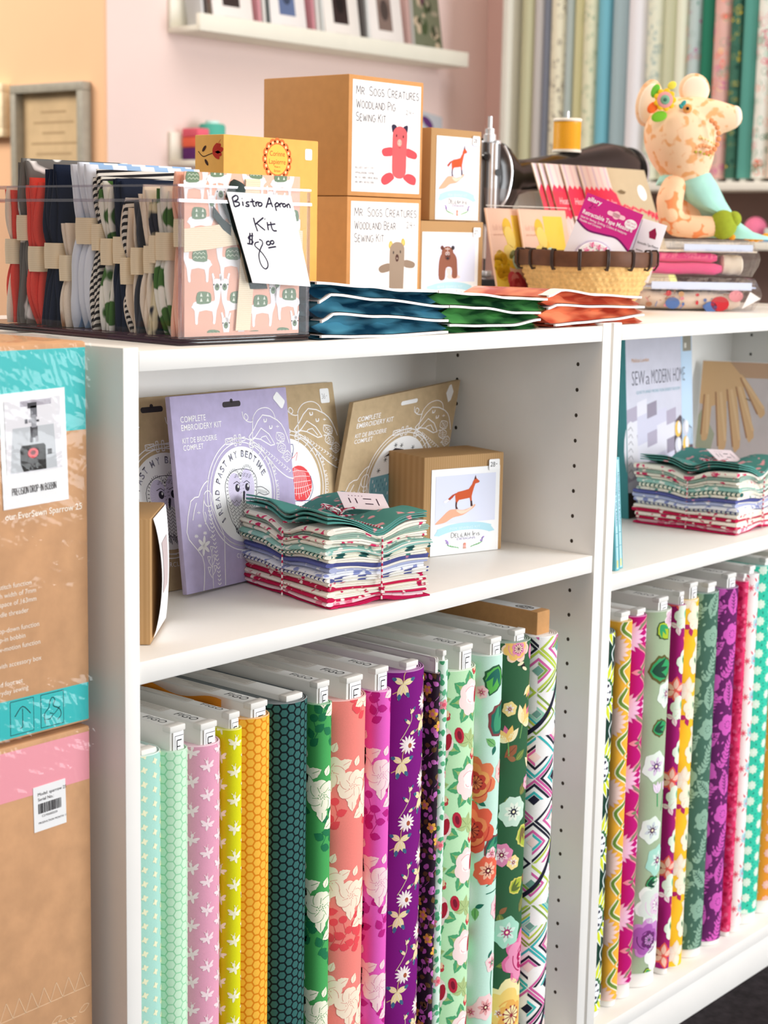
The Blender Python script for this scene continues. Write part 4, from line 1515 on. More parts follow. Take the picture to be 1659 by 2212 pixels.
def d_teal(root, S, H):
    # snapshot of the needle plate
    mb = MB()
    T = S.at(-.0950, .2090, .0008, .035)
    W_, H_ = .0720, .1010
    mb.slab(T, W_, H_, .0007, PAPER)
    mb.rect(T, .005, .030, .061, .064, ink((232, 230, 234)), 4)
    mb.poly(T, [(.009, .031), (.060, .031), (.058, .070), (.013, .070)], ink((196, 200, 204)), 5)
    mb.rect(T, .022, .088, .034, .005, ink((176, 170, 180)), 5)
    mb.poly(T, [(.020, .038), (.023, .031), (.048, .031), (.048, .052), (.046, .054), (.022, .054), (.020, .050)], ink((44, 42, 40)), 6)
    mb.ell(T, .034, .0465, .0058, .0045, ink((226, 90, 96)), 7); mb.ell(T, .034, .0468, .0027, .002, ink((120, 40, 44)), 8)
    mb.rect(T, .050, .0435, .0048, .0048, ink((74, 74, 76)), 6)
    g = [ink((112, 112, 118)), ink((160, 160, 166)), ink((70, 68, 72))]
    for i, (a, b_, w, h) in enumerate([(.033, .078, .007, .010), (.0335, .069, .0055, .011), (.032, .060, .008, .010), (.0265, .073, .003, .004), (.0305, .0735, .004, .003), (.039, .0735, .003, .002), (.0315, .056, .003, .005), (.0375, .056, .003, .005), (.030, .086, .010, .005)]):
        mb.rect(T, a, b_, w, h, g[i % 3], 6 + i % 2)
    mb.hand(T, 'PRECISION DROP-IN BOBBIN', .010, .0115, .0062, .0005, BLACK, 6, width=.048, rot=.01)
    mb.build('photo_card', root)
    mb = MB()
    T2 = S.at(-.1720, .2155, .0018, .06)
    mb.slab(T2, .0720, .1010, .0007, PAPER); mb.rect(T2, .005, .030, .061, .064, ink((150, 146, 170)), 4)
    mb.build('photo_card', root)
    mb = MB()
    for s, a, b_, cap, bd in (('our EverSewn Sparrow 25', -.0075, .2008, .0056, .012),):
        mb.text(S, s, a, b_, cap, PALE, 1, align='r', bold=bd, rot=.012)
    for s, a, b_ in (('stitch function', -.0660, .1395), ('stitch width of 7mm', -.0610, .1318), ('arm space of 163mm', -.0606, .1240), ('needle threader', -.0694, .1150), ('needle stop-down function', -.0580, .1005), ('drop-in bobbin', -.0735, .0925),
                     ('adjustable speed slow-motion function', -.0570, .0840), ('with accessory box', -.0560, .0690), ('hard cover and foot set', -.0770, .0520), ('for everyday sewing', -.0710, .0445)):
        mb.text(S, s, a, b_, .0043, PALE, 1, align='r', rot=.012)
    for a in (-.0565, -.0905):
        mb.rect(S, a - .0012, .0052, .0264, .0312, BLACK, 1); mb.rect(S, a - .0006, .0058, .0252, .0300, TEALC, 2)
    q = lambda L: [(-.0565 + x, .0058 + y) for x, y in L]
    mb.line(S, smooth_path(q([(.004, .003), (.003, .012), (.008, .017), (.009, .022), (.012, .026), (.015, .023), (.013, .018), (.020, .014), (.022, .008), (.018, .004)]), 4), .0008, BLACK, 3)
    mb.line(S, q([(.009, .012), (.014, .010), (.021, .016)]), .0007, BLACK, 3); mb.line(S, q([(.005, .007), (.009, .006), (.013, .010)]), .0007, BLACK, 3)
    mb.line(S, smooth_path([(-.0865, .022), (-.078, .030), (-.069, .022)], 4), .0009, BLACK, 3); mb.line(S, [(-.078, .028), (-.078, .011), (-.081, .010)], .0008, BLACK, 3)
    mb.build('printing', root)


def d_pink(root, S, H):
    mb = MB()
    T = S.at(-.0670, .2620, .0006, .02)
    mb.slab(T, .0370, .0425, .0006, PAPER)
    for s, b_ in (('Model: sparrow 25', .0335), ('Serial No.:', .0285)):
        mb.text(T, s, .005, b_, .0030, BLACK, 2)
    rg = random.Random(3)
    a = .005
    while a < .032:
        w = rg.choice((.0004, .0007, .0011)); mb.rect(T, a, .0165, w, .0095, BLACK, 2); a += w + rg.choice((.0004, .0007))
    mb.text(T, 'C21926002239', .009, .0128, .0020, BLACK, 2); mb.text(T, 'PRODUCTION MONTH: 11', .005, .0068, .0019, BLACK, 2)
    mb.build('serial_label', root)
    mb = MB()
    LT = ink((240, 206, 168))
    zz = lambda a: .0925 + (a + .09) * .02
    mb.line(S, [(-.44, zz(-.44)), (-.004, zz(-.004))], .0006, LT, 1)
    a, k = -.44, 0
    P = []
    while a < -.006:
        P.append((a, zz(a) + (.017 if k % 2 else .0))); a += .0072; k += 1
    mb.line(S, P, .0006, LT, 1)
    y1 = lambda a: .068 + (a + .09) * .03
    mb.line(S, smooth_path([(-.44 + i * .02, y1(-.44 + i * .02) + .002 * math.sin(i * 1.4)) for i in range(22)], 3), .0007, LT, 1)
    for k in range(26):
        a = -.43 + k * .0165
        s = 1 if k % 2 else -1
        L = [(a + .0125 * t, y1(a) + s * (.0012 + .0045 * t + .0032 * math.sin(PI * t) * o)) for o, ts in ((1, (0, .25, .5, .75, 1)), (-1, (.75, .5, .25, 0))) for t in ts]
        mb.line(S, L, .0006, LT, 1)
    for k in range(75):
        a = -.44 + k * .0060
        if a + .02 < -.003:
            mb.line(S, [(a, .040 + (a + .09) * .04), (a + .016, .054 + (a + .1) * .04)], .0005, LT, 1)
            mb.line(S, [(a, .054 + (a + .09) * .04), (a + .016, .040 + (a + .1) * .04)], .0005, LT, 1)
    mb.text(S, 'www.eversewn.com', -.0430, .0300, .0060, PALE, 1, align='r', bold=.012, rot=.02)
    mb.text(S, '(855-7739)', -.0300, .0195, .0045, PALE, 1, align='r', bold=.01, rot=.02)
    mb.build('printing', root)


carton('teal', 'shrink-wrapped cardboard sewing machine box with teal bands and photo cards, topmost of its stack', .7130, 1.0660, TEALC, .0800, .0380, d_teal)
carton('pink', 'shrink-wrapped cardboard box with pink bands and a white barcode label, under the teal-banded box', .3600, .7100, PINKC, .0520, .0170, d_pink)
carton('plain', 'cardboard box with pink bands standing on the floor, under the barcode box', .0376, .3585, PINKC, .05, .02, lambda *a: None)

# ------------------------------------------------------------------ embroidery kits on the middle shelf
LILAC = mat('lilac_kraft', (186, 176, 210), .7, noise=.06, nscale=90, spec=.2)
TANK = mat('tan_kraft', (192, 168, 132), .75, noise=.08, nscale=90, spec=.2)
WL = ink((248, 246, 246))
KW, KH = .2125, .2173
kit_uv = homography([(352, 258), (1183, 187), (482, 1687), (1297, 1487)], [(0, KH), (KW, KH), (0, 0), (KW, 0)])


def KP(L):
    return [kit_uv(x, y) for x, y in L]


def kit_art(mb, S, kind, stick):
    D = lambda L, w=.0011, m_=WL, l=2, n=0: mb.line(S, smooth_path(KP(L), n) if n else KP(L), w, m_, l)
    for s, x, y, x2, cap in (('COMPLETE', 431, 446, 613, .0066), ('EMBROIDERY KIT', 437, 506, 728, .0066), ('KIT DE BRODERIE', 446, 596, 694, .0058), ('COMPLET', 452, 648, 598, .0058)):
        a, b_ = kit_uv(x, y)
        a2, _ = kit_uv(x2, y)
        mb.text(S, s, a, b_, cap, WL, 2, width=a2 - a, bold=.004)
    c = kit_uv(878, 955)
    R = .0545
    for r, w in ((.0592, .0012), (.0640, .0013)):
        mb.ring(S, c[0], c[1], r, w, WL, 2, n=64)
    mb.ell(S, c[0], c[1], R, R, PAPER, 2, n=56)
    # hoop screw
    D([(750, 562), (802, 552), (806, 592), (754, 602), (750, 562)]); D([(755, 570), (800, 588)], .0007); D([(755, 594), (800, 560)], .0007); D([(770, 560), (800, 575)], .0007)
    D([(812, 536), (824, 533), (832, 608), (818, 610), (812, 536)]); D([(846, 530), (858, 528), (864, 600), (850, 603), (846, 530)]); D([(826, 560), (848, 556)]); D([(828, 585), (850, 582)])
    D([(862, 552), (890, 545), (893, 568), (866, 576)])
    # sewing hand, thread and needle
    D([(870, 365), (880, 410), (905, 425), (912, 400), (893, 380), (885, 400), (900, 430), (940, 438), (952, 395), (985, 350), (1040, 335), (1085, 362), (1108, 418)], .001, n=4)
    D([(945, 410), (945, 655)], .0012)
    D([(918, 548), (955, 490), (1015, 388), (1120, 425), (1170, 490), (1205, 590)], .0013, n=2)
    D([(918, 548), (935, 565), (965, 545), (1005, 482), (1062, 525), (1104, 598), (1075, 606), (1002, 562), (960, 555), (922, 585)], .0013)
    D([(1012, 546), (1040, 538), (1075, 590)], .0011); D([(1012, 546), (1003, 560)], .0011)
    D([(918, 592), (956, 588), (960, 618), (926, 622), (918, 592)], .0012)
    D([(962, 606), (1010, 640), (1075, 715), (1120, 770), (1190, 828), (1240, 842)], .0013, n=3)
    for x, y in ((1010, 640), (1045, 680), (1075, 718)):
        D([(x, y), (x - 22, y + 32)], .0012)
    for i in range(13):
        x, y = 985 + i * 18.5, 600 + i * 15
        D([(x, y - 8), (x + 12, y + 6), (x - 4, y + 16)], .0009)
    for x, y, a in ((1142, 545, -.9), (1152, 622, -1.3), (1192, 682, -1.6)):
        ca, sa = math.cos(a), math.sin(a)
        P = [(x + 42 * (2 * t - 1) * ca - 30 * sg * math.sin(PI * t) * sa, y - 42 * (2 * t - 1) * sa - 30 * sg * math.sin(PI * t) * ca) for sg, ts in ((1, (0, .2, .4, .6, .8, 1)), (-1, (.8, .6, .4, .2, 0))) for t in ts]
        D(P, .001)
        D([(x - 36 * ca, y + 36 * sa), (x + 36 * ca, y - 36 * sa)], .0007)
        for t in (-.4, 0, .4):
            D([(x + 42 * t * ca, y - 42 * t * sa), (x + 42 * (t + .3) * ca + 20 * sa, y - 42 * (t + .3) * sa + 20 * ca)], .0006); D([(x + 42 * t * ca, y - 42 * t * sa), (x + 42 * (t + .3) * ca - 20 * sa, y - 42 * (t + .3) * sa - 20 * ca)], .0006)
    for x, y in ((1122, 470), (1160, 690), (1122, 590)):
        D([(x - 10, y), (x + 10, y)], .0009); D([(x, y - 10), (x, y + 10)], .0009)
    for x, y in ((1035, 430), (1075, 478)):
        D([(x - 10, y - 14), (x - 8, y + 8), (x + 8, y + 4), (x + 8, y - 16)], .0016)
    # holding hand
    D([(632, 856), (600, 885), (572, 940), (560, 978), (505, 1010), (478, 1235), (520, 1320), (590, 1410), (606, 1520), (600, 1655)], .0013, n=2)
    D([(632, 856), (620, 905)], .0012); mb.ring(S, *kit_uv(628, 990), .0072, .0012, WL, 2, n=24, ry=.0088)
    D([(600, 962), (594, 1085), (606, 1150), (645, 1222)], .0012); D([(606, 1085), (615, 1110), (610, 1175)], .0012); D([(520, 1148), (530, 1080), (545, 1020)], .0012)
    D([(650, 1022), (690, 1130), (742, 1245), (750, 1380), (756, 1612)], .0013, n=2)
    D([(750, 1262), (790, 1300), (850, 1325), (920, 1328)], .0012, n=2)
    for i in range(19):
        x, y = 640 + i * 4.6 if i < 14 else 704 + (i - 14) * 2.5, 1085 + i * 29
        D([(x - 11, y - 10), (x, y + 4), (x + 12, y - 12)], .0011)
    for x, y in ((570, 1186), (546, 1262), (608, 1238)):
        for t in range(4):
            D([(x - 14 * math.cos(t * PI / 4), y - 14 * math.sin(t * PI / 4)), (x + 14 * math.cos(t * PI / 4), y + 14 * math.sin(t * PI / 4))], .0008)
    for x, y in ((562, 1092), (655, 1268)):
        D([(x - 11, y), (x + 11, y)], .0009); D([(x, y - 11), (x, y + 11)], .0009)
    f = kit_uv(600, 1330)
    for k in range(6):
        a = k * PI / 3 + .3
        mb.ell(S, f[0] + .0058 * math.cos(a), f[1] + .0058 * math.sin(a), .0058, .0022, WL, 3, a, 10)
    D([(656, 1370), (670, 1636)], .001)
    for x, y, s in ((655, 1352, 0), (636, 1425, -1), (678, 1412, 1), (640, 1502, -1), (682, 1490, 1)):
        D([(x - 10, y - 18), (x + 12, y - 16), (x, y + 22), (x - 10, y - 18)], .001); D([(x, y + 22), (661, y + 60)], .0009)
    # words around the hoop
    for s, a0, rr in (('CERCLE \u00c0 BRODER', 255, .0735), ('EMBROIDERY HOOP', 330, .0690)):
        for i, ch in enumerate(s):
            a = math.radians(a0 + i * 4.2)
            mb.text(S, ch, c[0] + rr * math.cos(a), c[1] + rr * math.sin(a), .0052, WL, 2, align='c', rot=a + PI / 2)
    if stick:
        stick(mb, S)
    if kind == 'owl':
        kit_owl(mb, S, c)
    elif kind == 'cat':
        BL, RD = ink((52, 62, 130)), ink((232, 74, 78))
        mb.ell(S, c[0] + .018, c[1] - .002, .021, .022, RD, 3, n=24)
        for k in range(9):
            mb.line(S, smooth_path([(c[0] + .001 + k * .0042, c[1] - .020 + .002 * (k % 3)), (c[0] + .006 + k * .003, c[1]), (c[0] + .012 + k * .0022, c[1] + .018 - .001 * k)], 4), .0006, PAPER, 4)
        for k in range(5):
            mb.line(S, smooth_path([(c[0] + .000, c[1] - .012 + .006 * k), (c[0] + .018, c[1] - .014 + .007 * k), (c[0] + .037, c[1] - .010 + .005 * k)], 4), .0005, PAPER, 5)
        for L in ([(-.022, .040), (.014, .046), (.004, .020)], [(-.030, .030), (-.022, .040), (-.012, .018)], [(-.034, -.010), (-.020, -.020), (.006, -.022), (.030, -.024)], [(.030, -.024), (.040, -.010), (.038, .006)], [(-.004, -.026), (.010, -.034), (.022, -.030), (.018, -.038), (.006, -.042)], [(.004, -.024), (-.006, -.036), (-.010, -.046)], [(.022, -.026), (.034, -.034), (.026, -.044)]):
            mb.line(S, smooth_path([(c[0] + x, c[1] + y) for x, y in L], 4), .0009, BL, 4)
        for k in range(14):
            mb.line(S, [(c[0] - .020 + .0022 * k, c[1] + .026 + .0012 * (k % 4)), (c[0] - .017 + .0022 * k, c[1] + .036)], .0008, BL, 3)
        mb.line(S, smooth_path([(c[0] - .010, c[1] + .034), (c[0] + .010, c[1] + .030), (c[0] + .020, c[1] + .036), (c[0] + .016, c[1] + .026)], 4), .0006, RD, 5)
    else:
        mb.poly(S, [(c[0] + x, c[1] + y) for x, y in ([(-.0525, .004), (.05, .008)] + _arc(0, 0, .0535, .0535, 8, -184, 20))], ink((116, 168, 182)), 3)
        for k in range(60):
            a, b_ = -.048 + (k * .0079) % .09, .0 - .0065 * (k // 9)
            if a * a + b_ * b_ < .0025:
                mb.line(S, [(c[0] + a, c[1] + b_), (c[0] + a + .0003, c[1] + b_ - .0042)], .0011, ink((58, 112, 136)) if k % 3 else PAPER, 4)
        for x, y in ((-.040, .012), (-.030, .026), (-.014, .044), (-.002, .042), (.022, .036)):
            for t in range(3):
                mb.line(S, [(c[0] + x - .0036 * math.cos(t * PI / 3), c[1] + y - .0036 * math.sin(t * PI / 3)), (c[0] + x + .0036 * math.cos(t * PI / 3), c[1] + y + .0036 * math.sin(t * PI / 3))], .0008, BLACK, 4)
        mb.poly(S, [(c[0] + x, c[1] + y) for x, y in ((-.034, .030), (-.014, .040), (.004, .036), (-.010, .032))], ink((44, 34, 38)), 5)
        mb.poly(S, [(c[0] + x, c[1] + y) for x, y in ((-.020, .004), (-.012, .018), (.004, .026), (.022, .018), (.026, .004))], ink((66, 58, 62)), 5)


def kit_owl(mb, S, c):
    K = ink((52, 48, 62))
    LV = ink((222, 214, 238))
    D = lambda L, w=.0006, l=5, n=0, m_=K: mb.line(S, smooth_path(KP(L), n) if n else KP(L), w, m_, l)
    s = 'I READ PAST MY BEDTIME'
    st = 214.0
    for i, ch in enumerate(s):
        a = math.radians(st)
        if ch != ' ':
            mb.text(S, ch, c[0] + .0425 * math.cos(a), c[1] + .0425 * math.sin(a), .0078, K, 4, align='c', bold=.006, rot=a - PI / 2, width=.0052 if ch != 'I' else .002)
            mb.text(S, ch, c[0] + .0430 * math.cos(a), c[1] + .0430 * math.sin(a), .0060, ink((178, 176, 196)), 5, align='c', rot=a - PI / 2, width=.0038 if ch != 'I' else .0008)
        st -= {'I': 6.5, ' ': 6.5, 'M': 11.5}.get(ch, 9.6)
    for x, y, rx, ry in ((824, 925, .0125, .0195), (912, 888, .0120, .0190)):
        e = kit_uv(x, y)
        mb.ell(S, e[0], e[1], rx, ry, LV, 4, .1, 24)
        for k in range(30):
            a = k * 2 * PI / 30
            mb.line(S, [(e[0] + rx * .35 * math.cos(a), e[1] + ry * .35 * math.sin(a)), (e[0] + rx * .96 * math.cos(a), e[1] + ry * .96 * math.sin(a))], .0002, ink((190, 178, 214)), 5)
        for k in range(-2, 20):
            a = k * PI / 17
            mb.line(S, [(e[0] + rx * 1.08 * math.cos(a), e[1] + ry * 1.06 * math.sin(a)), (e[0] + rx * 1.30 * math.cos(a), e[1] + ry * 1.24 * math.sin(a))], .0007, K, 4)
    for x, y in ((838, 912), (908, 905)):
        e = kit_uv(x, y)
        mb.ell(S, e[0], e[1], .0040, .0046, K, 7, .2, 16); mb.ell(S, e[0] + .0014, e[1] + .0014, .0014, .0018, PAPER, 8, 0, 10)
        mb.line(S, [(e[0] - .0065, e[1] + .0055), (e[0], e[1] + .0075), (e[0] + .005, e[1] + .004)], .0008, K, 8)
    mb.poly(S, KP([(878, 938), (886, 930), (893, 940), (890, 990), (884, 1018), (878, 985)]), K, 8)
    D([(762, 1000), (750, 900), (770, 830), (820, 785), (880, 775), (940, 790), (972, 840), (975, 930), (962, 1000)], .0007, 5, 3)
    D([(762, 1000), (770, 1060), (800, 1150), (830, 1200), (850, 1245)], .0008, 5, 3); D([(962, 1000), (970, 1080), (955, 1160), (948, 1245)], .0008, 5, 3)
    for r in range(9):
        y0 = 1000 + r * 24
        x0, x1 = 768 + r * 7, 962 - r * 1.5
        n = 6
        for k in range(n):
            a = x0 + (x1 - x0) * k / n
            b_ = x0 + (x1 - x0) * (k + 1) / n
            D([(a, y0), ((a + b_) / 2, y0 + 20), (b_, y0 - 2)], .0005, 5, 3)
    for k in range(15):
        x = 826 + k * 8.5
        D([(x, 1185 + (k % 3) * 8), (x + 9, 1232 + (k % 4) * 9)], .0010, 5)
    D([(975, 905), (1010, 902), (1055, 930), (1062, 950), (1030, 960), (990, 945), (975, 965)], .0007, 5, 3)
    for k in range(7):
        D([(985 + k * 10, 915 + k * 3), (990 + k * 10, 942 + k * 2)], .0005, 5)
    D([(975, 965), (968, 1010), (990, 1040), (1030, 985)], .0007, 5, 3)
    for r in range(3):
        for k in range(6):
            x, y = 822 + k * 20 - r * 4, 800 + r * 10 + abs(k - 2.5) * 5
            D([(x, y), (x + 7, y + 7), (x + 14, y)], .0005, 5)


def slot_hole(mb, S):
    a, b_ = kit_uv(731, 332)
    mb.rect(S, a, b_ - .0008, .0330, .0064, ink((58, 52, 56)), 2, round_=.003)
    mb.ell(S, a + .0165, b_ + .0062, .0026, .0024, ink((58, 52, 56)), 2)


def kit(label, S, card, kind, hole, stick, group, thick=.007):
    root = thing('embroidery_kit', label, 'embroidery kit', S(KW / 2, 0, -.003), group)
    mb = MB()
    if isinstance(S, Flat):
        mb.slab(S, KW, KH, thick, card, .0012)
    else:
        n = 10
        f = [[S(KW * i / n, KH * j / n, 0) for i in range(n + 1)] for j in range(n + 1)]
        k = [[S(KW * i / n, KH * j / n, -thick) for i in range(n + 1)] for j in range(n + 1)]
        mb.grid(lambda a, b_: S(KW * a, KH * b_, 0), n, n, card)
        mb.grid(lambda a, b_: S(KW * (1 - a), KH * b_, -thick), n, n, card)
        rim = [(i, 0) for i in range(n)] + [(n, j) for j in range(n)] + [(n - i, n) for i in range(n)] + [(0, n - j) for j in range(n)]
        mb.loft([[f[j][i] for i, j in rim], [k[j][i] for i, j in rim]], card, False, False)
    mb.build('envelope', root)
    mb = MB()
    if hole:
        slot_hole(mb, S)
    else:
        mb.rect(S, .0950, .1985, .0330, .0058, PAPER, 3, round_=.0028)
    kit_art(mb, S, kind, None)
    mb.build('printing', root)
    if stick:
        mb = MB(); stick(mb, S); mb.build('price_sticker', root)
    return root


def st_blank(mb, S):
    mb.poly(S, KP([(1112, 222), (1122, 226), (1172, 285), (1172, 298), (1158, 338), (1146, 340), (1090, 272), (1090, 258)]), STICKER, 4)


def st_36(mb, S):
    mb.rect(S, .186, .192, .0165, .0180, STICKER, 4, round_=.0022)
    mb.hand(S, '36-', .1885, .1975, .0060, .0005, ink((150, 146, 150)), 5, width=.010)


def st_diamond(mb, S):
    mb.poly(S, [(.186, .203), (.1905, .213), (.1945, .214), (.2015, .203), (.1985, .192), (.1935, .1895)], STICKER, 4)


KG = 'embroidery kits standing on the kit bookcase shelf'
kit('tan embroidery kit with the owl design, half hidden behind the lavender kit', upright(.1555, .2135, ZA + .0005, 0, .19), TANK, 'owl', True, None, KG)
kit('lavender embroidery kit with an owl in a white hoop, before the tan kits', upright(.2445, .1765, ZA + .0034, .125, .127, -.015), LILAC, 'owl', True, st_blank, KG)
kit('tan embroidery kit with a red ball of yarn, behind the tied fabric bundle', upright(.3535, .2155, ZA + .0005, 0, .185), TANK, 'cat', True, st_36, KG)
kit('tan embroidery kit with a teal night sea hoop, tilted behind the fox kit box', Patch((.525, .226, ZA + .0004), (.715, .208, ZA + .0006), (.5676, .222, .958), (.7748, .2160, .9755), KW, KH), TANK, 'night', False, st_diamond, KG)


# ------------------------------------------------------------------ craft kit boxes with a picture label
def fox_art(mb, T, w, h, banner='FOX SEWING KIT', beast='fox'):
    """Picture label, w x h, lower left corner at T's origin."""
    X = lambda a, b_: (a * w, b_ * h)
    P = lambda L, m_, l=3: mb.poly(T, [X(a, b_) for a, b_ in L], m_, l)
    mb.rect(T, .06 * w, .36 * h, .88 * w, .56 * h, ink((222, 226, 244)), 2)
    SK, SK2 = ink((236, 176, 144)), ink((250, 214, 192))
    if beast == 'fox':
        P(smooth_path([(.06, .37), (.16, .45), (.26, .52), (.36, .525), (.46, .51), (.56, .53), (.63, .565), (.64, .545), (.58, .505), (.46, .45), (.32, .43), (.22, .385), (.14, .37)], 3, True), SK)
        P(smooth_path([(.36, .515), (.50, .505), (.62, .56), (.56, .50), (.44, .465)], 3, True), SK2, 4)
        RU, DK = ink((206, 88, 44)), ink((72, 38, 34))
        P([(.34, .70), (.38, .725), (.46, .735), (.54, .75), (.585, .80), (.60, .835), (.625, .865), (.635, .905), (.65, .868), (.70, .83), (.685, .815), (.635, .805), (.62, .77), (.595, .70), (.585, .66), (.59, .60), (.60, .545), (.575, .545), (.568, .60), (.555, .645), (.46, .635), (.40, .63), (.375, .60), (.37, .56), (.385, .53), (.355, .53), (.35, .57), (.352, .62), (.345, .66)], RU, 5)
        P([(.36, .715), (.31, .665), (.25, .625), (.215, .61), (.245, .655), (.30, .695)], ink((186, 72, 42)), 6)
        P([(.265, .635), (.205, .605), (.17, .615), (.185, .635), (.235, .652)], ink((244, 240, 244)), 7)
        P([(.37, .60), (.372, .55), (.392, .527), (.355, .527), (.348, .57), (.352, .62)], DK, 6); P([(.568, .61), (.573, .545), (.605, .545), (.592, .61)], DK, 6)
        P([(.616, .855), (.636, .908), (.646, .862)], DK, 6); P([(.685, .835), (.70, .829), (.69, .822)], DK, 7)
    else:
        BR, BD, WT = ink((142, 88, 68)), ink((104, 60, 50)), ink((236, 226, 224))
        P(smooth_path([(.30, .40), (.29, .58), (.32, .70), (.40, .76), (.52, .75), (.60, .68), (.62, .56), (.62, .42), (.53, .42), (.52, .54), (.42, .54), (.40, .40)], 3, True), BR, 4)
        P([(.42, .54), (.52, .54), (.50, .44), (.46, .43)], ink((236, 206, 200)), 5)
        mb.ell(T, .44 * w, .735 * h, .105 * w, .085 * h, BR, 5); mb.ell(T, .445 * w, .685 * h, .05 * w, .045 * h, BD, 6)
        mb.ell(T, .345 * w, .80 * h, .030 * w, .028 * h, BD, 5); mb.ell(T, .535 * w, .80 * h, .030 * w, .028 * h, ink((52, 46, 50)), 5)
        mb.line(T, [X(.44, .81), X(.44, .74)], .006 * w, WT, 7); mb.line(T, [X(.40, .785), X(.48, .785)], .006 * w, WT, 7); mb.ring(T, .42 * w, .725 * h, .014 * w, .006 * w, WT, 7, n=12); mb.ring(T, .46 * w, .725 * h, .014 * w, .006 * w, WT, 7, n=12)
        mb.ell(T, .445 * w, .665 * h, .022 * w, .016 * h, ink((40, 36, 40)), 8)
        P(smooth_path([(.44, .44), (.60, .46), (.68, .42), (.60, .40), (.48, .40)], 3, True), ink((244, 206, 196)), 3)
    BN = ink((182, 224, 236))
    mb.line(T, smooth_path([X(.10, .265), X(.28, .305), X(.5, .318), X(.72, .305), X(.88, .268)], 5), .085 * h, BN, 4)
    P([(.05, .235), (.10, .30), (.13, .225)], BN, 3); P([(.85, .225), (.88, .30), (.94, .235)], BN, 3)
    mb.text(T, banner, .5 * w, .285 * h, .030 * h, ink((214, 236, 242)), 6, width=.45 * w, align='c', bold=.01)
    mb.hand(T, 'Delilah Iris', .30 * w, .195 * h, .058 * h, .00055, ink((38, 38, 44)), 5, width=.42 * w, small=.8)
    mb.text(T, 'DESIGNS', .52 * w, .160 * h, .026 * h, ink((150, 140, 180)), 5, width=.27 * w, align='c')
    VI, GN = ink((170, 140, 206)), ink((128, 186, 130))
    for s in (-1, 1):
        for k in range(3):
            mb.ell(T, (.5 + s * (.27 - .012 * k)) * w, (.165 - .02 * k) * h, .022 * w, .010 * h, VI, 5, .5 * s + k)
        mb.line(T, smooth_path([X(.5 + s * .27, .15), X(.5 + s * .22, .095), X(.5 + s * .10, .075)], 4), .0006, GN, 5)
        for k in range(5):
            mb.ell(T, (.5 + s * (.24 - .035 * k)) * w, (.108 - .009 * k) * h, .018 * w, .006 * h, GN, 6, .5 * s)
    mb.ell(T, .5 * w, .105 * h, .022 * w, .018 * h, ink((216, 140, 120)), 5); mb.rect(T, .48 * w, .068 * h, .04 * w, .03 * h, ink((232, 168, 160)), 6); mb.ell(T, .5 * w, .06 * h, .028 * w, .008 * h, ink((206, 150, 130)), 7)


def kit_box(label, S, w, h, d, price, art, group, curl=.0, lab=(.09, .0, .86, .87), banner='FOX SEWING KIT', beast='fox', st_at=(.80, .83)):
    """A ribbed kraft box; its front is on S, a white picture label wraps the front."""
    root = thing('kit_box', label, 'kit box', S(w / 2, 0, -d / 2), group)
    mb = MB(); mb.slab(S, w, h, d, KRAFT_RIB, .0012)
    mb.build('carton', root)
    mb = MB()
    lw, lh = lab[2] * w, lab[3] * h
    T = S.at(lab[0] * w, lab[1] * h, .0008)
    mb.slab(T, lw, lh, .0005, PAPER, lift=.0)
    fox_art(mb, T, lw, lh, banner, beast)
    mb.build('picture_label', root)
    mb = MB()
    T2 = S.at(st_at[0] * w, st_at[1] * h, .0018)
    mb.rect(T2, 0, 0, .017, .0135, STICKER, 4, round_=.002)
    mb.hand(T2, price, .0025, .0042, .0055, .0008, BLACK, 5, width=.0105)
    mb.build('price_sticker', root)
    return root


BG = 'ribbed kraft kit boxes with picture labels'
kit_box('ribbed kraft box with a fox picture label, beside the tied fabric bundle', upright(.6125, .1437, ZA + .0006, -.272, .0), .1243, .1252, .078, '28-', 'fox', BG)
# the same kind of box seen edge-on at the left end of the shelf, its label coming loose
Sx = upright(.0700, .0430, ZA + .0006, .695, 0)
rootx = thing('kit_box', 'ribbed kraft kit box turned edge-on against the left panel of the middle shelf', 'kit box', Sx(.055, 0, -.03), BG)
mb = MB(); mb.slab(Sx, .105, .1235, .0600, KRAFT_RIB, .0012); mb.build('carton', rootx)
mb = MB()
mb.grid(lambda a, b_: Sx(.012 + .09 * a, .004 + .118 * b_, .0015 + .0085 * math.sin(PI * b_) ** .8 * (1 - a * .6)), 12, 14, PAPER)
mb.grid(lambda a, b_: Sx(.030 + .05 * a, .045 + .05 * b_, .0019 + .0085 * math.sin(PI * (.347 + .424 * b_)) ** .8 * (1 - (.2 + .555 * a) * .6)), 6, 6, ink((206, 190, 190)))
mb.build('picture_label', rootx)


# ------------------------------------------------------------------ tied bundles of folded fabric
TWINE = two_tone('candy_twine', (250, 240, 240), (206, 40, 80), 'wave', 95, thr=.55, rough=.9, axis='DIAGONAL', soft=.1)
CREAM = (246, 240, 226)


def spotty(name, a, b_, scale, thr, soft=.03):
    return two_tone('print_' + name, a, b_, 'noise', scale, thr=thr, rough=.88, soft=soft)


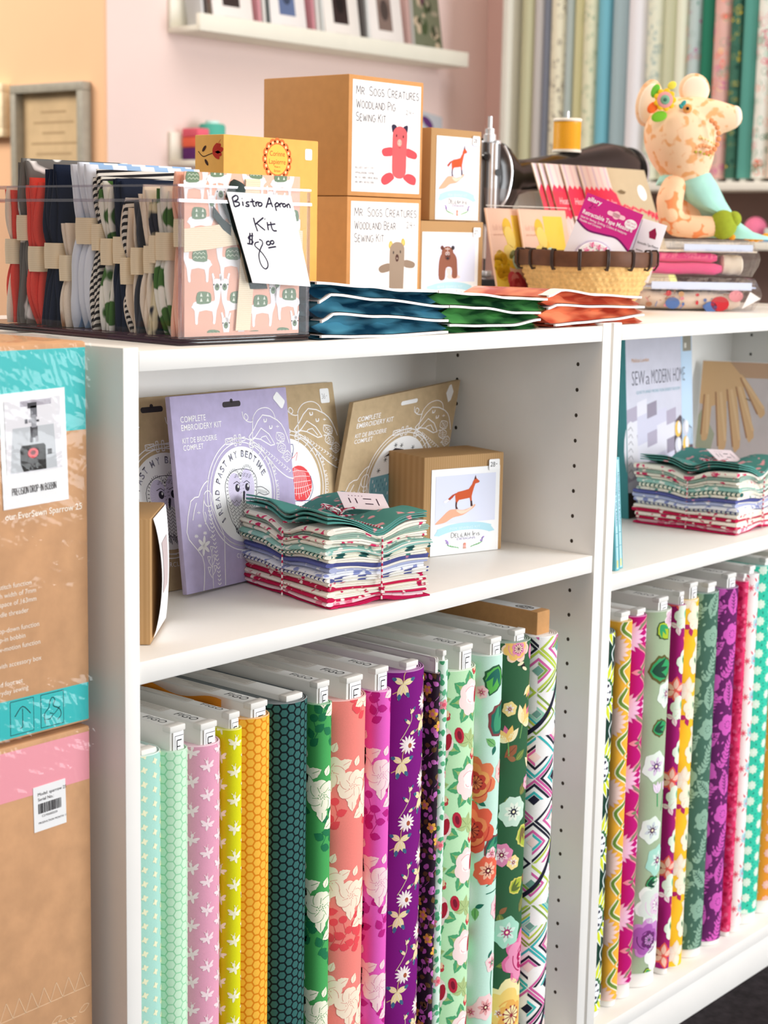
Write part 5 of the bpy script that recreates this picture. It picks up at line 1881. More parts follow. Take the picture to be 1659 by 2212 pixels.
FQ = [('rose', (200, 20, 84), None, .0), ('pale_pink', (252, 226, 230), (236, 130, 160), .60), ('crimson', (196, 16, 74), (250, 236, 226), .60), ('blush', CREAM, (200, 20, 84), .60), ('cherry', (190, 20, 70), (246, 232, 226), .62), ('cream_red', CREAM, (206, 30, 90), .66),
      ('stripe_blue', None, None, 0), ('pale_blue', (236, 238, 244), (140, 150, 200), .60), ('lavender', (178, 186, 220), (240, 240, 244), .62), ('indigo', (90, 96, 160), (220, 150, 180), .72), ('cream_floral', CREAM, (70, 140, 130), .63), ('stripe_green', None, None, 0),
      ('seafoam', (150, 200, 190), (240, 244, 236), .6), ('cream_green', CREAM, (130, 186, 170), .6), ('cream_rose', CREAM, (210, 40, 96), .57), ('grey_green', (156, 184, 170), CREAM, .64), ('cream_bloom', CREAM, (220, 60, 110), .6)]
NM = {'rose': 'plain rose', 'pale_pink': 'pale pink', 'crimson': 'crimson', 'blush': 'cream and crimson', 'cherry': 'cherry', 'cream_red': 'cream with red', 'stripe_blue': 'blue striped', 'pale_blue': 'pale blue', 'lavender': 'lavender', 'indigo': 'indigo', 'cream_floral': 'cream with teal', 'stripe_green': 'green striped',
      'seafoam': 'seafoam', 'cream_green': 'cream with green', 'cream_rose': 'cream with rose', 'grey_green': 'grey-green', 'cream_bloom': 'cream with pink'}


def fq_mat(k, yaw):
    nm, a, b_, t = FQ[k]
    if nm == 'stripe_blue':
        return two_tone('print_stripe_blue', (250, 248, 242), (84, 92, 150), 'wave', 42, thr=.72, axis='Y', soft=.05)
    if nm == 'stripe_green':
        return two_tone('print_stripe_green', (248, 244, 226), (36, 96, 92), 'wave', 42, thr=.72, axis='Y', soft=.05)
    if b_ is None:
        return cloth(a)
    return spotty(nm, a, b_, 95, t)


def bundle(label, x, y, z, yaw, w, d, H, seed, group, tagged=True):
    """Folded fat quarters tied both ways with candy twine. Local axes: a across the front, b to the back; (x, y) is the near left corner."""
    root = thing('fabric_bundle', label, 'fabric bundle', (x, y, z), group)
    rg = random.Random(seed)
    U = Vector((math.cos(yaw), math.sin(yaw), 0))
    V = Vector((-math.sin(yaw), math.cos(yaw), 0))
    n = len(FQ)
    O = Vector((x, y, z))
    ta, tb = w * .52, d * .48

    def warp(a, b_, c):
        """Pinch towards the twine, rising and falling corners."""
        g = math.exp(-((a - ta) / (w * .16)) ** 2) * (1 if True else 0)
        h = math.exp(-((b_ - tb) / (d * .14)) ** 2)
        k = max(g, h)
        t = c / H
        zc = c * (1 - .02) + (H * .085) * (t - .40) * (1 - k) - H * .085 * t * k + .0012 * math.sin(a * 70 + c * 300) * t
        zc += .0045 * (1 - min(1, t * 5)) * math.exp(-((a - ta) / (w * .20)) ** 2) * .9
        return O + U * a + V * b_ + Vector((0, 0, max(.0006, zc)))
    for k in range(n):
        t0, t1 = H * k / n, H * (k + 1) / n
        fm = fq_mat(k, yaw)
        rev = cloth((240, 236, 226)) if k not in (0, 9) else fm
        ob = None
        lay = 2 if k % 3 else 3
        e = [rg.uniform(-.0045, .0045) for _ in range(4)]
        mb = MB()
        for q in range(lay):
            ca, cb = t0 + (t1 - t0) * q / lay, t0 + (t1 - t0) * (q + 1) / lay
            a0, a1 = e[0] + q * .0006, w + e[1] - rg.uniform(0, .003)
            b0, b1 = e[2] * .8 + rg.uniform(0, .002), d + e[3]
            hz = (cb - ca) / 2 * .97
            cm_ = (ca + cb) / 2
            NA, NB = 14, 14
            per = [(a0 + (a1 - a0) * i / NA, b0) for i in range(NA)] + [(a1, b0 + (b1 - b0) * i / NB) for i in range(NB)] + [(a1 - (a1 - a0) * i / NA, b1) for i in range(NA)] + [(a0, b1 - (b1 - b0) * i / NB) for i in range(NB)]
            ctr = ((a0 + a1) / 2, (b0 + b1) / 2)

            def sh(p, m_):
                L_ = Vector((ctr[0] - p[0], ctr[1] - p[1]))
                L_ = L_.normalized() * m_ if L_.length else L_
                return (p[0] + L_.x, p[1] + L_.y)
            rings = []
            for dz, ins in ((-hz, hz * .9), (-hz * .5, hz * .18), (0, 0), (hz * .5, hz * .18), (hz, hz * .9)):
                rings.append([warp(*sh(p, ins), cm_ + dz) for p in per])
            m_ = fm if (q != 1 or k % 2) else rev
            mb.loft(rings, m_, False, False)
            for sgn in (1, -1):     # flat faces
                gm = lambda s, t, sg=sgn: warp(a0 + .001 + (a1 - a0 - .002) * (s if sg > 0 else 1 - s), b0 + .001 + (b1 - b0 - .002) * t, cm_ + sg * hz)
                mb.grid(gm, 14, 14, m_)
        rr, cm2 = (t1 - t0) / 2 * .98, (t0 + t1) / 2
        mb.loft([[warp(e[0] + .0045 + (.0075 if 0 < i < 14 else .0055) * math.cos(t), e[2] * .8 - .0005 + (d + e[3] - e[2] * .8 + .0005) * i / 14, cm2 + rr * math.sin(t)) for t in [PI / 2 + PI * 2 * j / 12 for j in range(12)]] for i in range(15)], fm)
        o = mb.build('folded_fabric', root)
        o['label'] = NM[FQ[k][0]] + ' cotton'
    # the loose top piece, its corners springing up around the twine
    TG = spotty('teal_bloom', (84, 152, 142), (240, 170, 176), 70, .66)
    mb = MB()
    for q in range(3):
        def tp(s_, t_, dz):
            u_, v_ = abs(s_ - .52) * 2, abs(t_ - .48) * 2
            return warp(.002 + (w - .004) * s_, .002 + (d - .006) * t_, H + .0006 + q * .0021 + dz) + Vector((0, 0, (.0100 if s_ < .52 else .0060) * min(1, u_) ** 1.5 * (.75 + .25 * q) * (1 - .3 * v_)))
        mb.grid(lambda a, b_: tp(a, b_, .0017), 18, 18, TG if q != 1 else cloth((236, 232, 220)))
        mb.grid(lambda a, b_: tp(1 - a, b_, 0), 18, 18, TG)
        n_ = 18
        rim = [(i / n_, 0) for i in range(n_)] + [(1, i / n_) for i in range(n_)] + [(1 - i / n_, 1) for i in range(n_)] + [(0, 1 - i / n_) for i in range(n_)]
        mb.loft([[tp(a, b_, 0) for a, b_ in rim], [tp(a, b_, .0017) for a, b_ in rim]], TG, False, False)
    o = mb.build('folded_fabric', root)
    o['label'] = 'teal flowered cotton on top'
    # twine
    mb = MB()
    top = H + .0085
    for axis in (0, 1):
        L_ = []
        for i in range(14):
            L_.append((i / 13, top))
        P = []
        for s, c in L_:
            P.append(warp(ta, -.0022 + (d + .0044) * s, c) if axis == 0 else warp(-.0022 + (w + .0044) * s, tb, c))
        lo = [warp(ta, d + .003, H * j / 6) if axis == 0 else warp(w + .003, tb, H * j / 6) for j in (6, 4, 2, 0)]
        fr = [warp(ta, -.0030, H * j / 8) if axis == 0 else warp(-.0030, tb, H * j / 8) for j in range(0, 9)]
        for path in (P, lo, fr):
            mb.tube(path, .0011, TWINE, 6)
    c0 = warp(ta, tb, top)
    for k in range(4):
        a = k * PI / 2 + .5 + yaw
        r = .017 + .004 * (k % 2)
        loop = [c0 + Vector((math.cos(a) * r * (1 - math.cos(t)) * .5 - math.sin(a) * .007 * math.sin(t), math.sin(a) * r * (1 - math.cos(t)) * .5 + math.cos(a) * .007 * math.sin(t), .002 + .010 * math.sin(t / 2))) for t in [2 * PI * i / 12 for i in range(13)]]
        mb.tube(loop, .0012, TWINE, 6)
    for k in range(5):
        a = k * 1.3 + .2
        mb.tube([c0 + Vector((0, 0, .003)), c0 + Vector((math.cos(a) * .008, math.sin(a) * .008, .009)), c0 + Vector((math.cos(a) * .017, math.sin(a) * .017, .005 + .004 * (k % 3)))], .0011, TWINE, 6)
    mb.build('twine', root)
    if tagged:
        mb = MB()
        th = yaw - .25
        T = Flat(c0 + Vector((.004, -.006, .010)), (math.cos(th), math.sin(th), -.10), (-math.sin(th) * .86, math.cos(th) * .86, .5))
        PK = mat('pale_pink_card', (250, 230, 232), .6)
        mb.slab(T, .056, .030, .0006, PK)
        for i, (a, b_, ww, hh) in enumerate([(.010, .010, .0012, .009), (.018, .010, .0012, .009), (.028, .009, .010, .0016), (.028, .018, .010, .0016), (.044, .008, .0012, .012)]):
            mb.rect(T, a, b_, ww, hh, ink((60, 30, 50)), 2)
        for i in range(5):
            mb.ell(T, .012 + .004 * i, .0235, .0007, .0007, ink((120, 60, 90)), 2, 0, 6)
        mb.build('swing_tag', root)
    return root


BUN = 'tied fabric bundles on the shelves'
bundle('multicolour fabric bundle tied with candy twine, in front of the lavender embroidery kit', .3072, .0290, ZA + .0004, -.245, .136, .172, .083, 2, BUN)
bundle('multicolour fabric bundle tied with candy twine, in front of the tall sewing book', 1.2040, .0300, ZB + .0004, .035, .150, .170, .088, 5, BUN)

# ------------------------------------------------------------------ books on the right-hand shelf
TEALB = mat('teal_book_spine', (60, 140, 146), .5)
S = upright(1.2180, .2240, ZB + .0006, 0, .07)
root = thing('sewing_book', 'tall sewing book with a teal spine and a grey patchwork cover', 'book', S(.1, 0, -.008))
mb = MB(); mb.slab(S, .200, .280, .016, PAPER, .0008, lift=-.0006); mb.build('pages', root)
mb = MB()
mb.slab(S, .200, .281, .0006, mat('grey_cover', (206, 206, 220), .45, noise=.05, nscale=30), a0=0, b0=-.0002)
SP_ = Flat(S(0, 0, -.017), S.n, S.v)
mb.slab(SP_, .018, .281, .0008, TEALB, lift=.0008)
mb.rect(S, .165, .10, .034, .178, ink((190, 214, 236)), 1)
mb.rect(S, .171, .251, .026, .026, ink((150, 146, 132)), 2); mb.rect(S, .176, .256, .006, .008, ink((226, 222, 210)), 3)
mb.text(S, 'Melissa Lunden', .018, .2395, .0062, ink((212, 160, 110)), 2, width=.050)
TT = ink((92, 92, 104))
for t_, a_, w_, c_ in (('SEW', .018, .037, .0225), ('a', .0585, .011, .0200), ('MODERN', .0750, .057, .0225), ('HOME', .1400, .036, .0225)):
    mb.text(S, t_, a_, .2040, c_, TT, 2, width=w_, bold=-.012)
mb.text(S, 'QUILTS AND MORE FOR EVERY ROOM', .030, .1905, .0048, ink((130, 178, 190)), 2, width=.130)
QC = [(150, 142, 158), (206, 204, 222), (176, 168, 186), (222, 220, 230)]
for i in range(5):
    for j in range(7):
        sk = .010 * math.sin(i * 1.3)
        x0, y0 = .002 + i * .029, .010 + j * .0225 + sk
        if x0 < .14 and y0 < .165 - .004 * i:
            mb.poly(S, [(x0, y0), (x0 + .029, y0 + .005), (x0 + .029, y0 + .0275), (x0, y0 + .0225)], ink(QC[(i + j * 3 + (i * j) % 2) % 4]), 1)
mb.poly(S, [(.140, .03), (.199, .02), (.199, .125), (.160, .150), (.142, .14)], ink((96, 84, 90)), 1)
for i in range(2):
    for j in range(4):
        mb.ell(S, .153 + .024 * i, .050 + .026 * j, .010, .013, ink((232, 190, 90) if (i + j) % 2 else (206, 206, 216)), 3); mb.ell(S, .156 + .024 * i, .052 + .026 * j, .005, .010, ink((232, 232, 240)), 4)
mb.poly(S, [(.0, .0), (.150, .0), (.150, .028), (.0, .04)], ink((60, 46, 40)), 2)
mb.ell(S, .012, .105, .020, .045, ink((222, 220, 226)), 2)
for k in range(7):
    mb.line(S, [(.004, .070 + .011 * k), (.012, .075 + .011 * k), (.018, .068 + .011 * k)], .0008, ink((60, 56, 66)), 3)
mb.build('cover', root)

S = upright(1.4080, .2270, ZB + .0006, -1.2, .29, .0)
root = thing('open_magazine', 'open magazine page with a hand and printed columns, behind a fabric bundle', 'magazine', S(.1, 0, -.003))
mb = MB(); mb.slab(S, .225, .2420, .006, PAPER, .001); mb.build('pages', root)
mb = MB()
mb.rect(S, .001, .001, .223, .240, mat('wood_tone_page', (206, 194, 190), .5, noise=.05, nscale=25), 1)
mb.rect(S, .001, .215, .223, .026, ink((196, 160, 130)), 2)
SKN, SKD = ink((222, 182, 136)), ink((176, 128, 94))
mb.poly(S, [(.001, .241), (.045, .241), (.068, .215), (.072, .190), (.045, .175), (.020, .165), (.001, .170)], SKN, 3)
for pts in ([(.008, .185), (.020, .185), (.020, .120), (.014, .108), (.008, .118)], [(.026, .190), (.042, .190), (.050, .110), (.045, .094), (.037, .100)], [(.044, .195), (.058, .195), (.072, .112), (.069, .096), (.061, .100)], [(.058, .200), (.070, .200), (.092, .128), (.090, .114), (.082, .116)], [(.064, .215), (.072, .214), (.106, .166), (.104, .152), (.096, .156)]):
    mb.poly(S, smooth_path(pts, 3, True), SKN, 5)
    mb.line(S, [pts[0], pts[-1]], .0022, SKD, 6)
    mb.line(S, [((pts[1][0] + pts[0][0]) / 2, pts[1][1]), ((pts[2][0] * 2 + pts[3][0]) / 3, pts[2][1])], .004, ink((232, 196, 150)), 6)
mb.rect(S, .075, .180, .0085, .0022, ink((150, 130, 110)), 7, rot=-.4)
mb.poly(S, [(.001, .060), (.022, .070), (.030, .120), (.006, .160), (.001, .150)], ink((176, 178, 152)), 2)
mb.poly(S, smooth_path([(.001, .060), (.030, .074), (.052, .050), (.060, .030), (.030, .020), (.001, .030)], 3, True), SKN, 4)
for k in range(4):
    mb.rect(S, .135, .196 - .012 * k, .075, .0032, ink((150, 142, 146)), 3)
for k in range(12):
    mb.rect(S, .130, .140 - .0105 * k, .080, .0026, ink((164, 156, 160)), 3)
mb.build('printed_page', root)

MINT = mat('pale_teal_cover', (96, 176, 186), .45)
for k, (x, y, lean) in enumerate([(.8400, .0100, .0), (.8560, .0150, -.0)]):
    SL = Flat((x + .008, y, ZB + .0006), (1, 0, .0), (-.120 - .012 * k, 0, 1))
    mb = MB(); c = SL(.005, .0750, -.085)
    mb.obox(c, SL.u, SL.v, SL.n, (.0050, .0750, .085), MINT, .0005)
    mb.rect(SL, .0026, .002, .0048, .145, ink((186, 226, 240)), 1)
    mb.text(SL, 'Handmade in the Kitchen', .0042, .130, .0032, ink((60, 100, 110)), 2, width=.070, rot=-PI / 2)
    mb.line(SL, [(.0026, .050), (.0074, .050)], .0006, ink((60, 140, 150)), 2); mb.line(SL, [(.0026, .032), (.0074, .032)], .0006, ink((60, 140, 150)), 2)
    mb.rect(SL, .003, .004, .004, .010, ink((214, 214, 150)), 2)
    solo(mb, 'pattern_book', ('thin pale teal booklet pressed against the left panel of the book bookcase', 'thin pale teal booklet, second from the left panel of the book bookcase')[k], 'booklet', 'thin teal booklets')
# ------------------------------------------------------------------ clear bin of apron kits on the bookcase top
BO = Vector((.0923, .0252, ZT + .0004))
BU = Vector((.99695, -.07803, 0))
BV = Vector((.07803, .99695, 0))
BW, BL, BH = .166, .372, .150
ACR = clear('clear_acrylic', (246, 246, 248), .015, .02, fres=1.28)
ACR_EDGE = clear('acrylic_edge', (238, 232, 236), .16, .08, fres=1.4)
ACR_BASE = clear('acrylic_base', (150, 124, 146), .06, .05, fres=1.4)


def bp_(a, b_, c):
    """A point in the bin's own axes: across, to the back, up."""
    return BO + BU * a + BV * b_ + Vector((0, 0, c))


def bbox(mb, a0, a1, b0, b1, c0, c1, mt, bev=0.0):
    mb.obox(bp_((a0 + a1) / 2, (b0 + b1) / 2, (c0 + c1) / 2), BU, BV, (0, 0, 1), ((a1 - a0) / 2, (b1 - b0) / 2, (c1 - c0) / 2), mt, bev)


root = thing('acrylic_bin', 'clear acrylic bin full of folded apron kits on the left bookcase top', 'bin', bp_(BW / 2, BL / 2, 0))
mb = MB(); bbox(mb, 0, BW, 0, BL, 0, .0035, ACR_BASE, .001); bbox(mb, -.001, BW + .001, -.001, BL + .001, .0036, .0062, ACR_BASE, .001); mb.build('bin_base', root)
for a0, a1, b0, b1 in ((0, BW, 0, .0028), (0, BW, BL - .0028, BL), (0, .0028, .003, BL - .003), (BW - .0028, BW, .003, BL - .003)):
    mb = MB()
    # one sheet per wall, so that the print behind stays clear
    front = b1 - b0 < a1 - a0
    P = [(a0, b0), (a1, b0)] if front and b0 == 0 else [(a0, b1), (a1, b1)] if front else [(a0, b0), (a0, b1)] if a0 == 0 else [(a1, b0), (a1, b1)]
    mb.add([bp_(*P[0], .0062), bp_(*P[1], .0062), bp_(*P[1], BH - .0005), bp_(*P[0], BH - .0005)], [(0, 1, 2, 3)], ACR)
    mb.build('bin_wall', root)
mb = MB()
for z0, z1, t in ((.1335, .1365, .0012), (BH - .0022, BH, .0006)):
    bbox(mb, -t, BW + t, -t, .0018, z0, z1, ACR_EDGE); bbox(mb, -t, BW + t, BL - .0018, BL + t, z0, z1, ACR_EDGE)
    bbox(mb, -t, .0018, .0018, BL - .0018, z0, z1, ACR_EDGE); bbox(mb, BW - .0018, BW + t, .0018, BL - .0018, z0, z1, ACR_EDGE)
mb.build('bin_rim', root)
mb = MB()
for a, b_ in ((.0012, .0012), (BW - .0012, .0012), (.0012, BL - .0012), (BW - .0012, BL - .0012)):
    mb.tube([bp_(a, b_, .0065), bp_(a, b_, BH - .003)], .0016, ACR_EDGE, 8)
mb.build('bin_corner', root)

WEB = two_tone('cotton_webbing', (252, 236, 206), (242, 222, 186), 'wave', 160, thr=.5, axis='Z', soft=.5)
LEAFP = two_tone('leaf_print', (72, 116, 52), (244, 242, 232), 'voronoi', 42, thr=.52, soft=.03)
HERR = two_tone('herringbone_print', (236, 230, 220), (34, 32, 36), 'wave', 70, thr=.5, axis='Z', soft=.08, rotate=(0.75, 0, 0.4))
GING = two_tone('gingham_print', (226, 232, 244), (150, 184, 222), 'wave', 9, thr=.5, axis='X', soft=.05)
PANDA = spotty('panda', (112, 110, 106), (244, 242, 238), 42, .62)
CORAL, NAVY = cloth((238, 84, 72)), mat('navy_cotton', (26, 36, 58), .85, noise=.08, nscale=700, spec=.2)
BEARP = spotty('little_bears', (238, 224, 206), (170, 120, 80), 34, .68)
CAMO = spotty('dash_print', (226, 214, 180), (52, 54, 66), 46, .5)
DGRID = spotty('dark_dash', (70, 74, 84), (232, 228, 222), 30, .70)
CRM = cloth((244, 228, 208))
PEACHC = cloth((250, 194, 170))


def apron(label, b0, b1, h, mats_, wst, seed, bend=0.0, lean=0.0, flare=1.0, name='apron_kit', top=None, wbz=.026):
    """A folded apron: soft layers standing on edge across the bin, belted by webbing at height wst."""
    rg = random.Random(seed)
    root = thing(name, label, 'apron kit', bp_(BW / 2, (b0 + b1) / 2, .0064), 'folded apron kits in the clear bin')
    nl = len(mats_)
    T = b1 - b0
    a1 = BW - .0070

    def cb(z, t):
        """Depth position of layer fraction t at height z."""
        g = math.exp(-((z - wst) / .030) ** 2)
        pinch = 1 - .22 * g * flare
        mid = (b0 + b1) / 2 + bend * math.sin(PI * z / h) + lean * (z / h - .5)
        return mid + (t - .5) * T * pinch

    mb = MB()
    for i, mt in enumerate(mats_):
        t0, t1 = i / nl, (i + 1) / nl
        hh = h - rg.uniform(0, .007) - (.004 if i in (0, nl - 1) else 0)
        e0 = .0065 + rg.uniform(0, .004)
        e1 = a1 - rg.uniform(0, .006)
        ph = rg.uniform(0, 6)
        NZ = 18
        rings = []
        for k in range(NZ + 1):
            z = hh * k / NZ
            y0, y1 = cb(z, t0), cb(z, t1)
            r = (y1 - y0) / 2 * .94
            yc = (y0 + y1) / 2
            edge_in = .006 * math.exp(-((z - wst) / .02) ** 2) + .0022 * (1 + math.sin(z * 60 + ph)) + (.008 * max(0, 1 - z / .030) ** 1.5 * flare if bend else .002)
            endr = 1.0
            if k == NZ:
                endr = .45
            if k == 0:
                endr = .5
            L = []
            for j in range(7):
                th = PI / 2 + PI * j / 6
                L.append(bp_(e0 + edge_in + r * 1.1 * (1 + math.cos(th)), yc + r * endr * math.sin(th), .0068 + z))
            for aa in (.25, .5, .75):
                pass
            for j in range(7):
                th = -PI / 2 + PI * j / 6
                L.append(bp_(e1 - edge_in * .5 - r * (1 - math.cos(th)), yc + r * endr * math.sin(th), .0068 + z))
            rings.append(L)
        mb.loft(rings, mt)
    mb.build('folded_apron', root)
    mb = MB()
    ya, yb = cb(wst, 0) - .0016, cb(wst, 1) + .0016
    w = wbz
    R = []
    for k in range(4):
        z = .0068 + wst - w / 2 + w * k / 3 + .002 * math.sin(k)
        bul = .0006 * math.sin(PI * k / 3)
        P = []
        rr = (yb - ya) / 2
        for j in range(9):
            th = PI / 2 + PI * j / 8
            P.append(bp_(.0105 + rr * .55 * (1 + math.cos(th)) - bul, (ya + yb) / 2 + rr * math.sin(th), z))
        for j in range(9):
            th = -PI / 2 + PI * j / 8
            P.append(bp_(a1 - .004 - rr * .5 * (1 - math.cos(th)) + bul, (ya + yb) / 2 + rr * math.sin(th), z))
        R.append(P)
    mb.loft(R, WEB, False, False)
    mb.build('webbing_strap', root)
    return root


apron('peach apron kit printed with white llamas, frontmost in the clear bin', .0085, .0260, .1560, [PEACHC, PEACHC, PEACHC, PEACHC], .098, 1, flare=.5)
apron('white apron kit with large green leaves, directly behind the llama kit', .0300, .0520, .1480, [LEAFP, LEAFP, LEAFP], .085, 2, bend=.004)
apron('cream and navy dashed apron kit behind the front leaf kit', .0535, .0620, .1350, [CAMO, CAMO], .082, 3)
apron('beige bear print apron kit, third fold behind the leaf print', .0635, .0785, .1440, [BEARP, CRM, BEARP], .072, 4, bend=-.006)
apron('charcoal apron kit with white dashes in the middle of the bin', .0800, .0920, .1330, [DGRID, DGRID, CRM], .070, 5)
apron('plain cream apron kit between the charcoal and navy kits', .0935, .1020, .1310, [CRM, HERR, CRM], .060, 6, bend=.006)
apron('navy apron kit behind the plain cream kit', .1035, .1230, .1535, [NAVY, NAVY, NAVY], .080, 7)
apron('leaf print apron kit in the middle of the bin, before the herringbone kit', .1245, .1435, .1480, [LEAFP, LEAFP, LEAFP], .078, 8)
apron('black and white herringbone apron kit', .1450, .1570, .1590, [HERR, HERR, HERR], .092, 9, lean=-.010)
apron('pale blue gingham apron kit, tallest in the bin', .1590, .1980, .1720, [GING, GING, GING], .098, 10, bend=-.006, lean=-.006)
apron('slim cream apron kit beside the gingham kit', .2000, .2130, .1130, [CRM, BEARP], .060, 11)
apron('dark navy apron kit behind the slim cream kit', .2150, .2440, .1650, [NAVY, NAVY, NAVY, NAVY], .072, 12, lean=-.006)
apron('bright coral apron kit', .2460, .2680, .1530, [CORAL, CORAL, CORAL], .068, 13, bend=.004)
apron('grey apron kit with white panda faces', .2700, .2930, .1740, [PANDA, PANDA, PANDA], .100, 14)
apron('coral and white apron kit at the back of the bin', .2950, .3140, .1500, [CORAL, CRM, CORAL], .075, 15)

# llama print, straps and ribbon of the front kit
lroot = bpy.data.objects['apron_kit']
mb = MB()
LS = Flat(bp_(.0, .0066, .0066), BU, (0, 0, 1))
bcl = (.010, .1585, .004, .1555)
WHL, GRN, DGN = ink((250, 246, 244)), ink((122, 146, 116)), ink((64, 60, 60))
mb.slab(LS, .1470, .1550, .0012, PEACHC, .0005, a0=.0110, b0=.0005)


def llama(a, b_, s, flip, kind):
    X = lambda L: [(a + s * (x if not flip else -x), b_ + s * y) for x, y in L]
    P = lambda L, m_, l=2: mb.poly(LS, X(L), m_, l, bcl)
    P(smooth_path([(-.38, .02), (-.30, .10), (.20, .10), (.30, .16), (.26, .42), (.24, .60), (.34, .64), (.46, .62), (.50, .50), (.48, .30), (.44, .06), (.36, -.12), (.32, -.42), (.24, -.42), (.22, -.14), (-.18, -.14), (-.22, -.42), (-.30, -.42), (-.32, -.12), (-.42, -.04)], 2, True), WHL)
    P([(.24, .60), (.20, .76), (.25, .78), (.30, .66)], WHL, 3); P([(.44, .62), (.50, .77), (.54, .74), (.50, .58)], WHL, 3)
    P(smooth_path([(-.26, .06), (-.24, .30), (-.10, .34), (.10, .32), (.18, .26), (.18, .08), (-.02, .04)], 2, True), GRN, 4)
    q = X([(.37, .44), (.27, .50), (.48, .50)])
    mb.ell(LS, *q[0], s * .075, s * .085, GRN, 4, n=14, clip=bcl); mb.ell(LS, q[0][0], q[0][1] + s * .02, s * .03, s * .03, DGN, 5, n=8, clip=bcl)
    mb.ell(LS, *q[1], s * .02, s * .02, DGN, 5, n=8, clip=bcl); mb.ell(LS, *q[2], s * .02, s * .02, DGN, 5, n=8, clip=bcl)
    if kind:
        for x, y in ((-.16, .22), (.04, .22), (-.16, .10), (.04, .10)):
            P([(x, y), (x + .08, y), (x + .04, y + .09)], ink((226, 232, 214)), 5)
    else:
        for y in (.12, .22):
            mb.line(LS, X([(-.20 + .06 * i, y + (.05 if i % 2 else 0)) for i in range(7)]), s * .018, ink((206, 216, 190)), 5, bcl)


for a, b_, s, f, k in ((.036, .030, .040, False, True), (.075, .030, .040, True, True), (.108, .026, .040, False, True), (.143, .032, .040, True, True), (.028, .070, .040, True, False), (.069, .072, .040, True, False), (.112, .075, .040, False, True), (.150, .072, .038, True, False),
                      (.030, .110, .038, False, True), (.070, .118, .040, True, False), (.105, .116, .038, False, False), (.146, .110, .038, True, True), (.022, .144, .036, False, False), (.052, .150, .036, False, True), (.098, .150, .036, True, False), (.133, .148, .036, False, True),
                      (.048, -.006, .038, False, False), (.096, -.008, .038, True, False), (.138, -.006, .038, False, False)):
    llama(a, b_, s, f, k)
o = mb.build('printed_front', lroot)
mb = MB()
mb.ribbon([bp_(.0094, .0050, .098), bp_(.040, .0046, .101), bp_(.090, .0044, .108), bp_(.1600, .0048, .098)], (0, 0, 1), .022, .0010, WEB)
mb.ribbon([bp_(.098, .0210, .1610), bp_(.096, .0120, .1618), bp_(.0945, .0048, .1560), bp_(.0900, .0045, .100), bp_(.0820, .0048, .012)], BU, .0185, .0010, WEB)
mb.build('tie_strap', lroot)
mb = MB()
RB = mat('bottle_green_ribbon', (40, 58, 54), .7, noise=.05, nscale=400)
mb.ribbon([bp_(.064, .0043, .136), bp_(.074, .0042, .118), bp_(.088, .0040, .094), bp_(.096, .0040, .070), bp_(.102, .0040, .052)], BU, .022, .0008, RB)
mb.ribbon([bp_(.044, .0043, .126), bp_(.056, .0042, .114), bp_(.066, .0042, .108)], (0, 0, 1), .010, .0008, RB)
mb.lathe(bp_(.068, .0092, .1360), [(.0085, 0), (.0095, .004), (.0100, .016), (.0075, .020), (.006, .014)], RB, 18, (.45, -.1, .8))
mb.build('ribbon', lroot)

